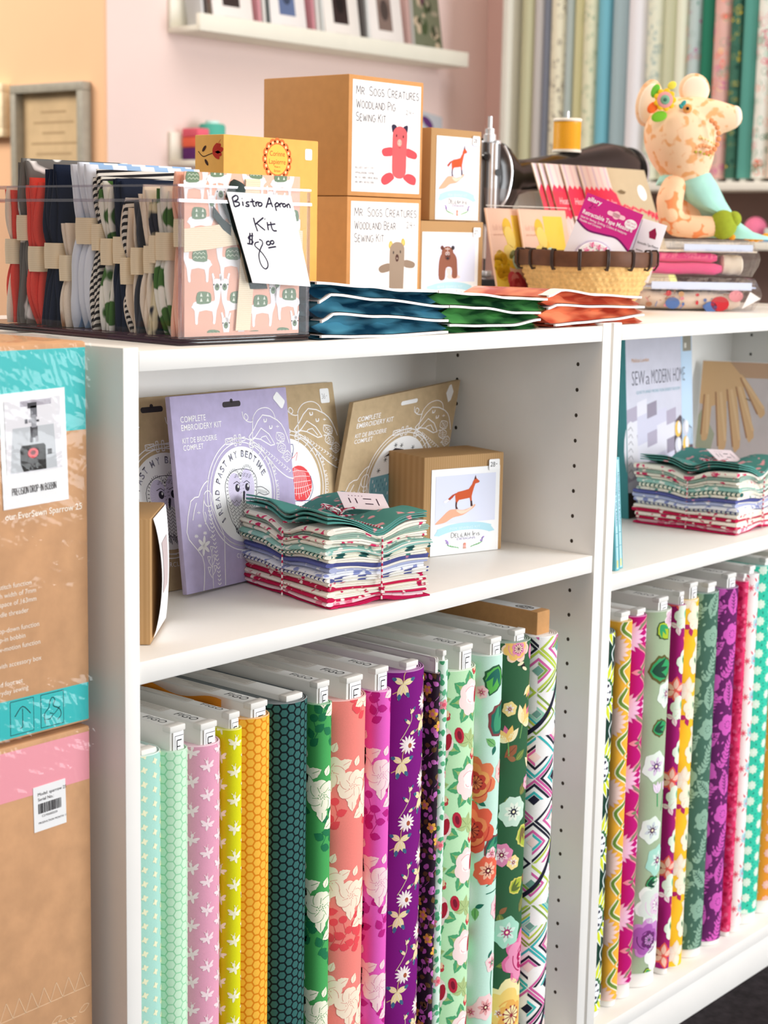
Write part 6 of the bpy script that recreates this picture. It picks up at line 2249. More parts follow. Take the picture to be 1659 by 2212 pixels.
# price sign taped to the bin
sc_ = [BO + BU * a + Vector((0, 0, c)) + BV * b_ for a, b_, c in ((.0863, -.0046, .0583), (.1629, -.0050, .0540), (.0548, -.0022, .1446), (.1380, -.0022, .1430))]
SGW, SGH = .085, .092
SG = Patch(sc_[0], sc_[1], sc_[2], sc_[3], SGW, SGH, bow=.0012)
sg = homography([(690, 338), (1340, 372), (935, 1258), (1515, 1285)], [(0, SGH), (SGW, SGH), (0, 0), (SGW, 0)])
mb = MB()
mb.grid(lambda a, b_: SG(a * SGW, b_ * SGH, 0), 12, 12, PAPER)
mb.grid(lambda a, b_: SG((1 - a) * SGW, b_ * SGH, -.0004), 12, 12, PAPER)
PEN = ink((34, 24, 52))
ST = [[(745, 405), (757, 450), (770, 502)], [(745, 405), (775, 380), (798, 392), (796, 425), (765, 447), (808, 455), (812, 485), (772, 503)], [(845, 445), (850, 492)], [(836, 410), (840, 414)], [(908, 448), (884, 452), (882, 468), (904, 480), (900, 496), (872, 494)], [(936, 412), (943, 460), (952, 494), (966, 490)], [(915, 447), (960, 440)],
      [(970, 445), (978, 495)], [(975, 464), (986, 447), (1002, 450)], [(1030, 458), (1010, 452), (996, 472), (1006, 492), (1026, 488), (1034, 468), (1026, 455)],
      [(1075, 508), (1092, 450), (1108, 398), (1124, 450), (1142, 500)], [(1086, 468), (1136, 460)], [(1164, 468), (1172, 505), (1180, 540)], [(1164, 476), (1186, 452), (1202, 466), (1196, 490), (1172, 494)], [(1210, 458), (1220, 502)], [(1214, 478), (1228, 458), (1246, 462)], [(1274, 464), (1254, 462), (1246, 480), (1258, 496), (1276, 488), (1278, 470)], [(1288, 468), (1298, 506)], [(1292, 482), (1308, 464), (1320, 478), (1326, 508)],
      [(950, 616), (968, 690), (990, 756)], [(1046, 614), (1000, 655), (964, 690)], [(985, 678), (1030, 718), (1062, 744)], [(1084, 660), (1096, 744)], [(1058, 626), (1064, 632)], [(1118, 655), (1132, 725), (1150, 748), (1180, 748)], [(1088, 690), (1166, 678)],
      [(946, 800), (912, 808), (902, 830), (932, 846), (944, 866), (926, 886), (890, 880)], [(916, 774), (911, 890)], [(938, 774), (935, 896)],
      [(1004, 838), (1030, 852), (1036, 885), (1018, 925), (1000, 985), (1006, 1050), (1030, 1105), (1062, 1126), (1084, 1100), (1078, 1050), (1040, 985), (1000, 940), (964, 905), (968, 874), (1000, 864)],
      [(1104, 856), (1080, 860), (1076, 882), (1096, 894), (1112, 878), (1106, 858)], [(1140, 848), (1118, 854), (1116, 874), (1134, 884), (1148, 868), (1140, 848)], [(1092, 922), (1168, 908)]]
for s in ST:
    w = .0015 if len(s) != 15 else .0012
    L = [sg(x, y) for x, y in s]
    mb.line(SG, smooth_path(L, 4) if len(L) > 2 else L, w, PEN, 1)
solo(mb, 'price_sign', 'handwritten white paper price sign taped to the front of the clear bin', 'sign')

# ------------------------------------------------------------------ plastic-sleeved booklets along the front edge
SLV = {'blue': two_tone('blue_sleeve', (16, 56, 80), (84, 152, 176), 'noise', 30, thr=.54, rough=.16, soft=.14, stretch=(.7, 1, 3.2)), 'green': two_tone('green_sleeve', (18, 58, 34), (84, 156, 84), 'noise', 30, thr=.54, rough=.16, soft=.14, stretch=(.7, 1, 3.2)), 'orange': two_tone('orange_sleeve', (190, 76, 54), (250, 156, 112), 'noise', 30, thr=.54, rough=.16, soft=.14, stretch=(.7, 1, 3.2))}  # pale streaks on dark: highlights of the crinkled plastic painted into the colour
EDGE = mat('sleeve_edge', (248, 244, 242), .35, spec=.5)


def sleeve(col, which, xl, pts, zb, grp):
    """pts: (x, z) of the white top edge along the front; the sleeve bulges down to zb(x)."""
    root = thing('sleeved_booklet', which, 'booklet', ((pts[0][0] + pts[-1][0]) / 2, .075, ZT), grp)
    N = 24
    x0, x1 = pts[0][0], pts[-1][0]
    xs = [p[0] for p in pts]

    def ze(x):
        for (xa, za), (xb, zb_) in zip(pts, pts[1:]):
            if x <= xb + 1e-9:
                t = (x - xa) / (xb - xa)
                t = t * t * (3 - 2 * t)
                return za + (zb_ - za) * t
        return pts[-1][1]
    D = .128
    mb = MB()
    rings = []
    for i in range(N + 1):
        x = x0 + (x1 - x0) * i / N
        zt, zl = ze(x) - .0003, zb(x)
        e = .0 if 0 < i < N else .3
        zm = (zt + zl) / 2
        zt2, zl2 = zt + (zm - zt) * e, zl + (zm - zl) * e
        wv = .0014 * math.sin(i * 1.7) + .001 * math.sin(i * .6)
        rings.append([Vector((x, .0085, zl2)), Vector((x, .0215, zm + wv)), Vector((x, .0085, zt2)), Vector((x, .07, zt2 + .0004)), Vector((x, .0085 + D, zt2)), Vector((x, .0085 + D, zl2)), Vector((x, .07, zl2))])
    mb.loft(rings, SLV[col])
    mb.build('sleeve', root)
    mb = MB()
    rings = []
    for i in range(N + 1):
        x = x0 + (x1 - x0) * i / N
        z = ze(x)
        rings.append([Vector((x, .0060, z - .0026)), Vector((x, .0060, z)), Vector((x, .022, z + .0004)), Vector((x, .022, z - .0002)), Vector((x, .0088, z - .0004)), Vector((x, .0088, z - .0026))])
    mb.loft(rings, EDGE)
    mb.build('white_edge', root)


G_ = 'plastic-sleeved booklets fanned along the front edge'
flat_ = lambda z: (lambda x: z)
BLUE = [[(.270, 1.0620), (.33, 1.0600), (.38, 1.0590), (.478, 1.0600)], [(.270, 1.0770), (.29, 1.0845), (.36, 1.0800), (.478, 1.0725)], [(.266, 1.0965), (.284, 1.1040), (.36, 1.0975), (.478, 1.0880)], [(.262, 1.1160), (.34, 1.1115), (.40, 1.1065), (.458, 1.1052)]]
GREEN = [[(.4800, 1.0672), (.54, 1.0650), (.60, 1.0640), (.655, 1.0690)], [(.4800, 1.0880), (.54, 1.0850), (.61, 1.0780), (.655, 1.0770)], [(.4600, 1.1045), (.53, 1.1005), (.60, 1.0950), (.668, 1.0925)]]
ORNG = [[(.6860, 1.0615), (.74, 1.0630), (.81, 1.0650), (.886, 1.0690)], [(.6700, 1.0815), (.69, 1.0855), (.77, 1.0820), (.886, 1.0790)], [(.6700, 1.0960), (.70, 1.1030), (.78, 1.0960), (.878, 1.0915)]]
POS = {'blue': ['bottom', 'second from the bottom', 'third from the bottom', 'top'], 'green': ['bottom', 'middle', 'top'], 'orange': ['bottom', 'middle', 'top']}
for col, sets in (('blue', BLUE), ('green', GREEN), ('orange', ORNG)):
    for i, pts in enumerate(sets):
        if i == 0:
            zb = flat_(ZT + .0006)
        else:
            pr = sets[i - 1]

            def zb(x, pr=pr):
                x = min(max(x, pr[0][0]), pr[-1][0])
                for (xa, za), (xb, zb_) in zip(pr, pr[1:]):
                    if x <= xb + 1e-9:
                        t = (x - xa) / (xb - xa)
                        t = t * t * (3 - 2 * t)
                        return za + (zb_ - za) * t + .0009
                return pr[-1][1] + .0009
        sleeve(col, '%s plastic-sleeved booklet, %s of the %s pile' % (col, POS[col][i], col), 0, pts, zb, G_)

# ------------------------------------------------------------------ boxes behind
YEL = mat('yellow_kraft', (232, 178, 92), .7, noise=.04, nscale=80, spec=.25)
S = Flat((.4191, .300, ZT + .0004), (1, 0, 0), (0, 0, 1))
root = thing('felt_kit_box', 'yellow kraft box with an orange scalloped emblem, behind the clear bin', 'box', (.5, .325, ZT))
mb = MB(); mb.slab(S, .1640, .2190, .0485, YEL, .001); mb.build('carton', root)
mb = MB()
zz = 1.2506 - ZT
OR, YL, RD = ink((236, 116, 56)), ink((250, 196, 84)), ink((190, 50, 34))
for k in range(16):
    a = k * PI / 8
    mb.ell(S, .0905 + .0205 * math.cos(a), zz + .0205 * math.sin(a), .0054, .0054, OR, 1, 0, 12); mb.ell(S, .0905 + .0210 * math.cos(a), zz + .0210 * math.sin(a), .0018, .0018, ink((250, 220, 160)), 4, 0, 8)
mb.ell(S, .0905, zz, .0205, .0205, OR, 2, 0, 32); mb.ell(S, .0905, zz, .0180, .0180, YL, 3, 0, 32)
mb.text(S, 'Corinne', .0905, zz + .0040, .0060, ink((206, 84, 40)), 5, align='c', width=.026); mb.text(S, 'Lapierre', .0905, zz - .0055, .0060, ink((206, 84, 40)), 5, align='c', width=.029)
mb.text(S, 'Made in', .0905, zz - .0098, .0022, ink((206, 84, 40)), 5, align='c'); mb.text(S, 'Britain', .0905, zz - .0150, .0030, ink((206, 84, 40)), 5, align='c')
for i, c in enumerate(((120, 160, 80), (240, 236, 226), (190, 200, 120))):
    mb.ell(S, .088 + .012 * i, zz - .0270, .009, .0035, ink(c), 2 + i, .2)
mb.build('front_printing', root)
mb = MB()
mb.rect(S, .1400, zz + .0015, .0125, .0135, STICKER, 2, round_=.002); mb.hand(S, '28-', .1420, zz + .0060, .0045, .0004, ink((170, 166, 170)), 3, width=.008)
mb.build('price_sticker', root)
mb = MB()
SL = Flat((.4191, .3485, ZT + .0004), (0, -1, 0), (0, 0, 1))
mb.line(SL, smooth_path([(.006, .200), (.014, .194), (.024, .196), (.032, .198)], 4), .0010, ink((52, 28, 24)), 1)
for a, b_, r in ((.016, .203, .8), (.020, .187, -.9)):
    mb.ell(SL, a, b_, .0046, .0020, ink((62, 34, 28)), 2, r)
for a, L in ((-.2, .013), (.15, .015), (.5, .013), (-.55, .011), (.8, .010)):
    mb.ell(SL, .031 + L * .55 * math.cos(a), .198 + L * .75 * math.sin(a) + .001, L * .62, L * .26, RD, 2 + int(abs(a) * 4), a)
for k in range(3):
    mb.line(SL, [(.038, .200 + .003 * k), (.044, .203 + .005 * k)], .0005, RD, 8)
mb.build('side_printing', root)

SK = mat('smooth_kraft', (206, 150, 92), .7, noise=.04, nscale=70, spec=.25)
SX, SY, SW, SH = .6820, .3380, .1533, .1553


def sogs(label, z, dy, beast):
    root = thing('creature_kit_box', label, 'kit box', (SX + SW / 2, SY + SW / 2, z), 'stacked creature kit boxes')
    S = Flat((SX, SY, z + .0004), (1, 0, 0), (0, 0, 1))
    mb = MB(); mb.slab(S, SW, SH - .0008, SW, SK, .0012)
    if beast == 'pig':
        mb.grid(lambda a, b_: Vector((SX + .002 + (SW - .004) * a, SY + .003 + (SW - .006) * b_, z + SH - .0002 + .0042 * math.sin(PI * a) * math.sin(PI * b_))), 8, 8, SK)
    mb.build('carton', root)
    g = lambda x, y: ((x - 25) / 780 * SW, (dy - y) / 1200 * SH)
    D = lambda r: r / 1200 * SH
    mb = MB()
    top = dy - 1150 if beast == 'pig' else dy - 1150
    L = S.at(*g(62, dy - 50), .0004)
    x0, y0 = g(62, dy - 45)
    x1, y1 = g(776, dy - 1150)
    mb.rect(S, x0, y0, x1 - x0, y1 - y0, PAPER, 1)
    K = ink((44, 42, 48))
    o = 0 if beast == 'pig' else 1205 + 5
    for s, x, xe, y, c in (('Mr. Sogs Creatures', 98, 752, 190, 86), ('Woodland ' + beast.title(), 100, 500 if beast == 'pig' else 530, 322, 84), ('Sewing Kit', 100, 404, 450, 84)):
        a, b_ = g(x, y + o)
        mb.hand(S, s, a, b_ - D(4), D(c), .00105, K, 2, width=g(xe, 0)[0] - a, gap=.14, small=.82, caps=True)
    if beast == 'pig':
        for s, y in (('Includes safety eyes', 926), ('hypoallergenic stuffing', 977), ('pre-cut fabric, thread, needle', 1024), ('and simple instructions', 1070)):
            a, b_ = g(98, y)
            mb.hand(S, s, a, b_, D(26), .0004, ink((90, 86, 90)), 2, width=.0465 if 'pre' in s else .038, caps=True)
        a, b_ = g(615, 350)
        mb.hand(S, '24-', a, b_, D(44), .0006, BLACK, 3, width=.0175)
        C1 = ink((222, 96, 100)); C2 = ink((208, 80, 88))
        body = [(480, 570), (490, 520), (520, 485), (556, 473), (595, 485), (625, 520), (636, 570), (630, 700), (628, 900), (620, 960), (590, 998), (552, 1006), (515, 995), (486, 960), (478, 900), (478, 700)]
        ear = [[(468, 468), (500, 458), (524, 485), (484, 545), (470, 505)], [(592, 480), (628, 458), (642, 470), (634, 540), (618, 520)]]
        arms = [[(478, 696), (420, 698), (378, 715), (368, 748), (390, 785), (440, 785), (478, 772)], [(632, 694), (690, 705), (735, 730), (748, 765), (728, 796), (680, 792), (632, 772)]]
        legs = [[(498, 985), (470, 950), (420, 958), (376, 995), (364, 1040), (392, 1076), (440, 1064), (498, 1012)], [(604, 985), (640, 952), (700, 960), (738, 995), (736, 1045), (716, 1066), (660, 1052), (604, 1008)]]
        for e in ear:
            mb.poly(S, [g(x, y) for x, y in smooth_path(e, 2, True)], ink((40, 34, 62)), 2)
        for q in arms + legs:
            mb.poly(S, smooth_path([g(x, y) for x, y in q], 3, True), C2, 3)
        mb.poly(S, smooth_path([g(x, y) for x, y in body], 3, True), C1, 4)
        for x, y in ((520, 570), (592, 576)):
            mb.ell(S, *g(x, y), D(9), D(16), ink((48, 18, 24)), 5)
        mb.ell(S, *g(553, 640), D(36), D(36), ink((246, 186, 170)), 5, 0, 24); mb.ring(S, *g(553, 640), D(28), D(4), ink((226, 140, 130)), 6, n=20)
        for x in (543, 564):
            mb.ell(S, *g(x, 640), D(4), D(12), ink((206, 110, 106)), 6)
        mb.line(S, [g(542, 688), g(554, 692), g(568, 688)], D(5), ink((120, 30, 40)), 5)
    else:
        a, b_ = g(645, 1518)
        mb.hand(S, '24-', a, b_, D(66), .0008, BLACK, 3, width=.0190)
        C1, C2 = ink((156, 138, 120)), ink((146, 126, 108))
        for x, y in ((480, 1692), (614, 1664)):
            mb.ell(S, *g(x, y), D(32), D(42), ink((222, 172, 70)), 2, .3 if x > 500 else -.2); mb.ell(S, *g(x, y), D(20), D(28), ink((240, 200, 110)), 3)
        for q in ([(470, 1885), (420, 1888), (366, 1915), (356, 1950), (385, 1980), (440, 1972), (472, 1955)], [(630, 1850), (690, 1852), (740, 1875), (748, 1905), (728, 1930), (680, 1932), (630, 1915)], [(480, 2290), (430, 2270), (380, 2300), (360, 2350), (400, 2380), (480, 2330)], [(610, 2290), (660, 2270), (710, 2300), (730, 2350), (690, 2380), (610, 2330)]):
            mb.poly(S, smooth_path([g(x, y) for x, y in q], 3, True), C2, 3)
        mb.poly(S, smooth_path([g(x, y) for x, y in [(470, 1760), (480, 1705), (515, 1668), (552, 1660), (590, 1668), (622, 1705), (630, 1760), (626, 2000), (618, 2260), (590, 2310), (550, 2318), (500, 2300), (476, 2250), (470, 2000)]], 3, True), C1, 4)
        for x, y in ((510, 1770), (585, 1762)):
            mb.ell(S, *g(x, y), D(9), D(17), BLACK, 5)
        mb.ell(S, *g(550, 1826), D(28), D(39), ink((74, 44, 36)), 5, 0, 20)
        mb.line(S, [g(540, 1820), g(560, 1840)], D(4), ink((196, 176, 160)), 6); mb.line(S, [g(560, 1820), g(540, 1840)], D(4), ink((196, 176, 160)), 6)
    mb.build('label', root)


sogs('kraft box with a grey bear toy on its white label, under the pig box', ZT + .0002, 2405, 'bear')
sogs('kraft box with a coral pig toy on its white label, topmost of the two', ZT + SH + .0004, 1200, 'pig')
BG2 = 'small animal kit boxes beside the creature kits'
kit_box('ribbed kraft box with a brown bear picture label, under the upright fox box', upright(.8378, .3400, ZT + .0004), .1430, .1262, .080, '27-', 'bear', BG2, banner='BEAR SEWING KIT', beast='bear', lab=(.02, .02, .90, .86), st_at=(.82, .83))
kit_box('ribbed kraft box with a fox picture label, standing on the brown bear box', upright(.8640, .3460, ZT + .1274), .1150, .1262, .076, '28-', 'fox', BG2, lab=(.10, .01, .86, .91), st_at=(.80, .84))

# ------------------------------------------------------------------ woven basket with tape measures
bc = Vector((1.0888, .2329, ZT + .0004))
root = thing('basket', 'round woven straw basket with a dark wooden rim, holding tape measures', 'basket', bc)
STRAW = mat('woven_straw', (226, 186, 122), .8, noise=.16, nscale=160, spec=.2)
WOODR = mat('dark_wood_rim', (96, 60, 38), .55, noise=.25, nscale=60, spec=.35)
LASH = mat('black_lashing', (52, 36, 28), .5, spec=.4)
mb = MB()
NU, NVr, H_ = 168, 56, .070


def wv(a, b_):
    th = 2 * PI * a
    z = H_ * b_
    rr = .0610 + .0355 * (b_ ** .85)
    row = b_ * 9.5
    fr = row - math.floor(row)
    sh = .5 * (math.floor(row) % 2)
    tw = math.sin(PI * fr)
    st = .55 + .45 * math.sin(th * 56 + 2.2 * fr + sh * 2 * PI)
    rr += .0026 * tw * st + .0008 * math.sin(th * 14 + b_ * 6)
    return bc + Vector((rr * math.cos(th), rr * math.sin(th), .001 + z))


mb.grid(wv, NU, NVr, STRAW)
mb.grid(lambda a, b_: bc + Vector(((.0585 + .034 * b_) * math.cos(-2 * PI * a), (.0585 + .034 * b_) * math.sin(-2 * PI * a), .003 + H_ * b_)), 60, 6, STRAW)
mb.lathe(bc, [(.0600, .0006), (.0615, .0012), (.0585, .0036)], STRAW, 60)
mb.build('woven_body', root)
mb = MB()
rz0, rz1 = .0665, .0885
prof = [(.0945, rz0), (.1005, rz0 + .0004), (.1020, rz0 + .006), (.1020, rz1 - .004), (.1005, rz1), (.0955, rz1), (.0935, rz1 - .003), (.0935, rz0 + .004)]
rings = []
for j in range(72):
    th = 2 * PI * j / 72
    wob = .0008 * math.sin(th * 9) + .0005 * math.sin(th * 23)
    rings.append([bc + Vector(((r + wob) * math.cos(th), (r + wob) * math.sin(th), z + .0007 * math.sin(th * 5))) for r, z in prof])
rings.append(rings[0])
mb.loft(rings, WOODR, False, False)
mb.build('rim', root)
for k in range(16):
    th = 2 * PI * k / 16 + .1
    mb = MB()
    c, s = math.cos(th), math.sin(th)
    lp = [(.0925, rz0 - .003), (.0985, rz0 - .0045), (.1035, rz0 + .003), (.1038, rz1 - .003), (.1010, rz1 + .0018), (.0950, rz1 + .0016), (.0918, rz1 - .004), (.0916, rz0 + .004), (.0925, rz0 - .003)]
    for dth in (-.010, .014):
        mb.tube([bc + Vector((r * math.cos(th + dth), r * math.sin(th + dth), z)) for r, z in lp], .0013, LASH, 6)
    mb.build('lashing', root)

MAG = mat('magenta_card', (204, 20, 132), .4, spec=.4)
TS = upright(1.0255, .2470, 1.1050, -.905, .16, -.36)
root = thing('tape_measure_pack', 'magenta and white carded retractable tape measure with a pink flowered case, in the basket', 'tape measure', TS(.04, 0))
mb = MB(); mb.slab(TS, .0860, .1330, .0016, mat('white_card', (240, 236, 244), .45), .0006); mb.build('card', root)
mb = MB()
mb.poly(TS, [(0, .133), (0, .0925)] + smooth_path([(0, .0925), (.020, .0840), (.043, .0860), (.064, .0880), (.086, .0770)], 5) + [(.086, .077), (.086, .133)], MAG, 1)
mb.line(TS, smooth_path([(.0006, .0918), (.020, .0832), (.043, .0852), (.064, .0872), (.0855, .0760)], 5), .0028, ink((112, 16, 96)), 2)
mb.text(TS, 'allary', .004, .1230, .0062, PAPER, 3, bold=.02, width=.021)
mb.text(TS, 'Retractable Tape Measure', .004, .1030, .0062, PAPER, 3, bold=.015, width=.076)
mb.text(TS, 'Ideal for Sewing, Quilting, Crafters & Hobbyists', .004, .0970, .0033, PAPER, 3, width=.070); mb.text(TS, 'Flexible and Compact', .004, .0920, .0033, PAPER, 3, width=.033)
mb.hand(TS, '2-', .010, .1130, .0080, .0007, ink((110, 10, 70)), 4, width=.009)
mb.rect(TS, .0370, .1145, .0270, .0062, ink((250, 206, 216)), 3, round_=.003); mb.ell(TS, .0505, .1178, .0058, .0058, ink((250, 200, 212)), 3)
mb.ell(TS, .0745, .1130, .0092, .0072, PAPER, 3); mb.text(TS, '60 inch', .0745, .1140, .0030, MAG, 4, align='c', width=.013); mb.text(TS, '(150 cm)', .0745, .1098, .0030, MAG, 4, align='c', width=.014)
mb.build('printing', root)
mb = MB()
tc_ = TS(.0440, .0440)
mb.lathe(tc_ - TS.n * -.0005, [(.0305, 0), (.0305, .003), (.0290, .0045)], clear('blister', (246, 244, 250), .05, .05, fres=1.3), 40, TS.n, True)
mb.lathe(tc_, [(.0262, .0004), (.0272, .002), (.0272, .0085), (.0258, .0102)], mat('tape_case', (250, 246, 248), .3, spec=.5), 40, TS.n)
T3 = Flat(TS(.0440, .0440, .0102), TS.u, TS.v)
rg = random.Random(8)
for k in range(5):
    for q in range(5):
        x, y = -.020 + .0100 * q + (.005 if k % 2 else 0), -.020 + .0100 * k
        if x * x + y * y < .00053:
            for j in range(5):
                a = j * 1.257 + k
                mb.ell(T3, x + .0024 * math.cos(a), y + .0024 * math.sin(a), .0024, .0014, ink((236, 110, 160) if j % 2 else (248, 176, 206)), 2 + j % 2, a, 8)
            mb.line(T3, [(x - .003, y - .003), (x, y - .0045), (x + .003, y - .003)], .0007, ink((30, 110, 96)), 5)
mb.ell(T3, 0, 0, .0052, .0052, PAPER, 7, 0, 20)
mb.build('tape_case', root)
S2_ = upright(1.1090, .1800, 1.1110, -1.02, .12, -.28)
root = thing('tape_measure_pack', 'white carded tape measure turned sideways at the right of the basket', 'tape measure', S2_(.02, 0))
mb = MB(); mb.slab(S2_, .0360, .0860, .0016, mat('white_card', (240, 236, 244), .45), .0005); mb.build('card', root)
mb = MB()
mb.poly(S2_, [(.014, .070), (.017, .062), (.026, .062), (.0255, .070), (.021, .078)], ink((150, 20, 70)), 1)
mb.text(S2_, 'Retractable Tape Measure', .003, .0500, .0036, BLACK, 1, width=.031)
for k in range(4):
    mb.rect(S2_, .004, .040 - .007 * k, .010, .0018, ink((150, 146, 150)), 1); mb.rect(S2_, .026, .040 - .007 * k, .005, .0018, ink((150, 146, 150)), 1)
mb.build('printing', root)
mb = MB()
SS = Flat(S2_(-.0006, 0, .0), (S2_.n * 1.0 + S2_.u * -.35).normalized(), S2_.v)
mb.add([S2_(0, 0, -.001), S2_(-.022, 0, .016), S2_(-.022, .080, .016), S2_(0, .084, -.001), S2_(0, 0, -.002), S2_(-.022, 0, .0146), S2_(-.022, .080, .0146), S2_(0, .084, -.002)], [(0, 1, 2, 3), (7, 6, 5, 4), (0, 4, 5, 1), (1, 5, 6, 2), (2, 6, 7, 3), (3, 7, 4, 0)], mat('grey_card', (176, 164, 176), .5))
mb.build('folded_flap', root)

# ------------------------------------------------------------------ pattern packets behind the basket
POUCH = clear('pattern_pouch', (244, 240, 238), .06, .06, fres=1.2)


def bloom_packet(label, S, k):
    root = thing('pattern_packet', label, 'pattern packet', S(.055, 0), 'yellow floral pattern packets')
    w, h = .128, .180
    mb = MB(); mb.slab(S, w - .004, h - .030, .003, mat('peach_card', (250, 214, 190), .5), .0005, a0=.002, b0=.001); mb.build('card', root)
    mb = MB()
    R = lambda a, b_, ww, hh, c, l: mb.rect(S, a, b_, ww, hh, ink(c), l)
    R(.062, .075, .051, .066, (252, 222, 84), 1); R(.003, .002, .030, .060, (250, 226, 90), 1)
    for i in range(5):
        mb.ell(S, .048 + .0045 * (i % 3), .120 - .012 * i, .012, .017, ink((250, 228, 120) if i % 2 else (244, 206, 60)), 2 + i % 2, .4 * i, 12)
    for i in range(16):
        a = i * .8
        mb.ell(S, .022 + .010 * math.cos(a), .065 + .014 * math.sin(a), .010, .010, ink(((250, 220, 60), (246, 204, 40))[i % 2]), 3 + i % 2, 0, 8)
    for x, y, r in ((.072, .078, .014), (.086, .070, .012), (.060, .070, .010)):
        mb.blob = None
        mb.ell(S, x, y, r, r * 1.1, ink((190, 226, 206)), 6, .4, 12)
    mb.line(S, [(.066, .070), (.076, .084)], .0006, ink((90, 160, 130)), 7)
    for x, y, a in ((.052, .082, .6), (.097, .080, -.4)):
        mb.ell(S, x, y, .010, .005, ink((120, 130, 60)), 5, a, 8)
    c = (.052, .034)
    for i in range(14):
        a, r = i * 2.4, .022 - .0013 * i
        mb.ell(S, c[0] + r * .6 * math.cos(a), c[1] + r * .75 * math.sin(a), .012 - .0005 * i, .013 - .0005 * i, ink(((212, 60, 84), (226, 92, 108), (240, 150, 150), (190, 40, 66))[i % 4]), 5 + i, a, 12)
    mb.text(S, 'full bloom', .012, .118, .0085, ink((236, 196, 176)), 2, width=.044); mb.text(S, 'QUILT & PILLOW PATTERN', .012, .110, .0026, ink((206, 160, 130)), 2, width=.040)
    mb.build('cover_print', root)
    mb = MB()
    mb.add([S(0, 0, .0030), S(w, 0, .0030), S(w, h, .0030), S(0, h, .0030)], [(0, 1, 2, 3)], POUCH)
    mb.line(S.at(0, 0, .0031), [(0, h - .026), (w, h - .026)], .0012, ink((206, 200, 190)))
    mb.build('pouch', root)


bloom_packet('yellow floral pattern packet right behind the basket', upright(1.0920, .3280, ZT + .0006, 0, .22, 0), 0)
bloom_packet('yellow floral pattern packet beside the sewing machine face, left of the basket', upright(1.0250, .3390, ZT + .0006, 0, .22, 0), 1)


def craft_packet(label, S, k):
    root = thing('sewing_pattern', label, 'pattern packet', S(.07, 0), 'fanned pink and kraft sewing patterns')
    w, h = .205, .238
    mb = MB(); mb.slab(S, w, h, .0016, mat('kraft_cover', (192, 174, 142), .6, noise=.03, nscale=40), .0004); mb.build('packet', root)
    mb = MB()
    mb.rect(S, .0005, .0005, .085, h - .001, ink((236, 214, 208)), 1)
    for i in range(5):
        mb.rect(S, .006 + .017 * i, .0005, .006, h - .001, ink((228, 196, 194) if i % 2 else (214, 192, 202)), 2)
    RDp = ink((236, 58, 88))
    P = [(.0, .150), (.0, .190)]
    for i in range(13):
        P.append((.007 * i + .003, .196 + (.007 if i % 2 else .0)))
    P += [(.094, .192), (.100, .170)]
    for i in range(13):
        P.append((.094 - .007 * i, .150 - (.006 if i % 2 else 0)))
    mb.poly(S, P, RDp, 3)
    mb.line(S, [(.095, .172), (.213, .158)], .0014, RDp, 3)
    for i in range(9):
        mb.ell(S, .108 + .012 * i, .1705 - .0015 * i, .007, .0022, RDp, 4, .6 * (-1) ** i, 8)
    for i in range(7):
        mb.ell(S, .180 + .005 * i, .160 - .002 * i, .008, .002, RDp, 4, .9 * (-1) ** i, 8)
    mb.text(S, 'Heather Bailey', .012, .170, .0110, ink((252, 222, 226)), 5, width=.074, slant=.25); mb.text(S, 'SEWING PATTERNS', .032, .160, .0040, ink((252, 200, 206)), 5, width=.050)
    mb.ell(S, .176, .196, .013, .014, STICKER, 4); mb.text(S, '13.00', .176, .193, .005, ink((206, 200, 200)), 5, align='c')
    mb.poly(S, [(.098, .196), (.112, .200), (.126, .196), (.118, .192), (.106, .192)], ink((120, 100, 70)), 3)
    for x, y, c in ((.130, .130, (206, 232, 226)), (.146, .120, (190, 222, 220)), (.158, .132, (214, 236, 232)), (.150, .105, (220, 238, 230))):
        mb.ell(S, x, y, .014, .017, ink(c), 3, .3)
    mb.ell(S, .196, .040, .012, .020, ink((230, 230, 150)), 3)
    mb.build('cover_print', root)


for k in range(5):
    S = upright(1.2350 + (.0, .0115, .023, .060, .102)[k], .3540 - .0045 * k, ZT + .0006, 0, .37, 0)
    craft_packet(('pink-banded sewing pattern standing behind the basket, rearmost of the fan', 'pink-banded sewing pattern, second from the rear of the fan', 'pink-banded sewing pattern in the middle of the fan', 'pink-banded sewing pattern, second from the front of the fan', 'kraft sewing pattern with a white round price sticker, at the front of the fan')[k], S, k)

# ------------------------------------------------------------------ black sewing machine and its spool
JET = mat('black_enamel', (26, 22, 20), .22, spec=.6)
CHR = mat('polished_chrome', (228, 230, 234), .24, metal=.55, spec=.8)
DRK = mat('dark_steel', (90, 88, 88), .35, metal=.8)
my = .5000
root = thing('sewing_machine', 'vintage black sewing machine with a ribbed chrome face plate', 'sewing machine', (1.35, my, ZT))
mb = MB(); mb.box((1.135, my - .085, ZT + .0004), (1.600, my + .075, ZT + .042), JET, .008); mb.build('bed', root)
mb = MB()
HX = 1.1760
sec = lambda x, zc, ry, rz, n=20: [Vector((x, my + ry * math.copysign(abs(math.cos(2 * PI * j / n)) ** .8, math.cos(2 * PI * j / n)), zc + rz * math.copysign(abs(math.sin(2 * PI * j / n)) ** .8, math.sin(2 * PI * j / n)))) for j in range(n)]
mb.loft([sec(1.186, 1.250, .030, .066), sec(1.200, 1.246, .036, .071), sec(1.228, 1.248, .037, .062), sec(1.255, 1.256, .032, .030), sec(1.30, 1.262, .028, .026), sec(1.40, 1.272, .030, .030), sec(1.48, 1.276, .035, .038), sec(1.53, 1.280, .040, .046), sec(1.575, 1.280, .042, .044), sec(1.600, 1.278, .038, .038)], JET)
mb.loft([[Vector((x, y, z)) for x, y in ((1.485, my - .036), (1.595, my - .036), (1.595, my + .036), (1.485, my + .036))] for z in (ZT + .041, 1.16, 1.272)], JET)
mb.build('arm', root)
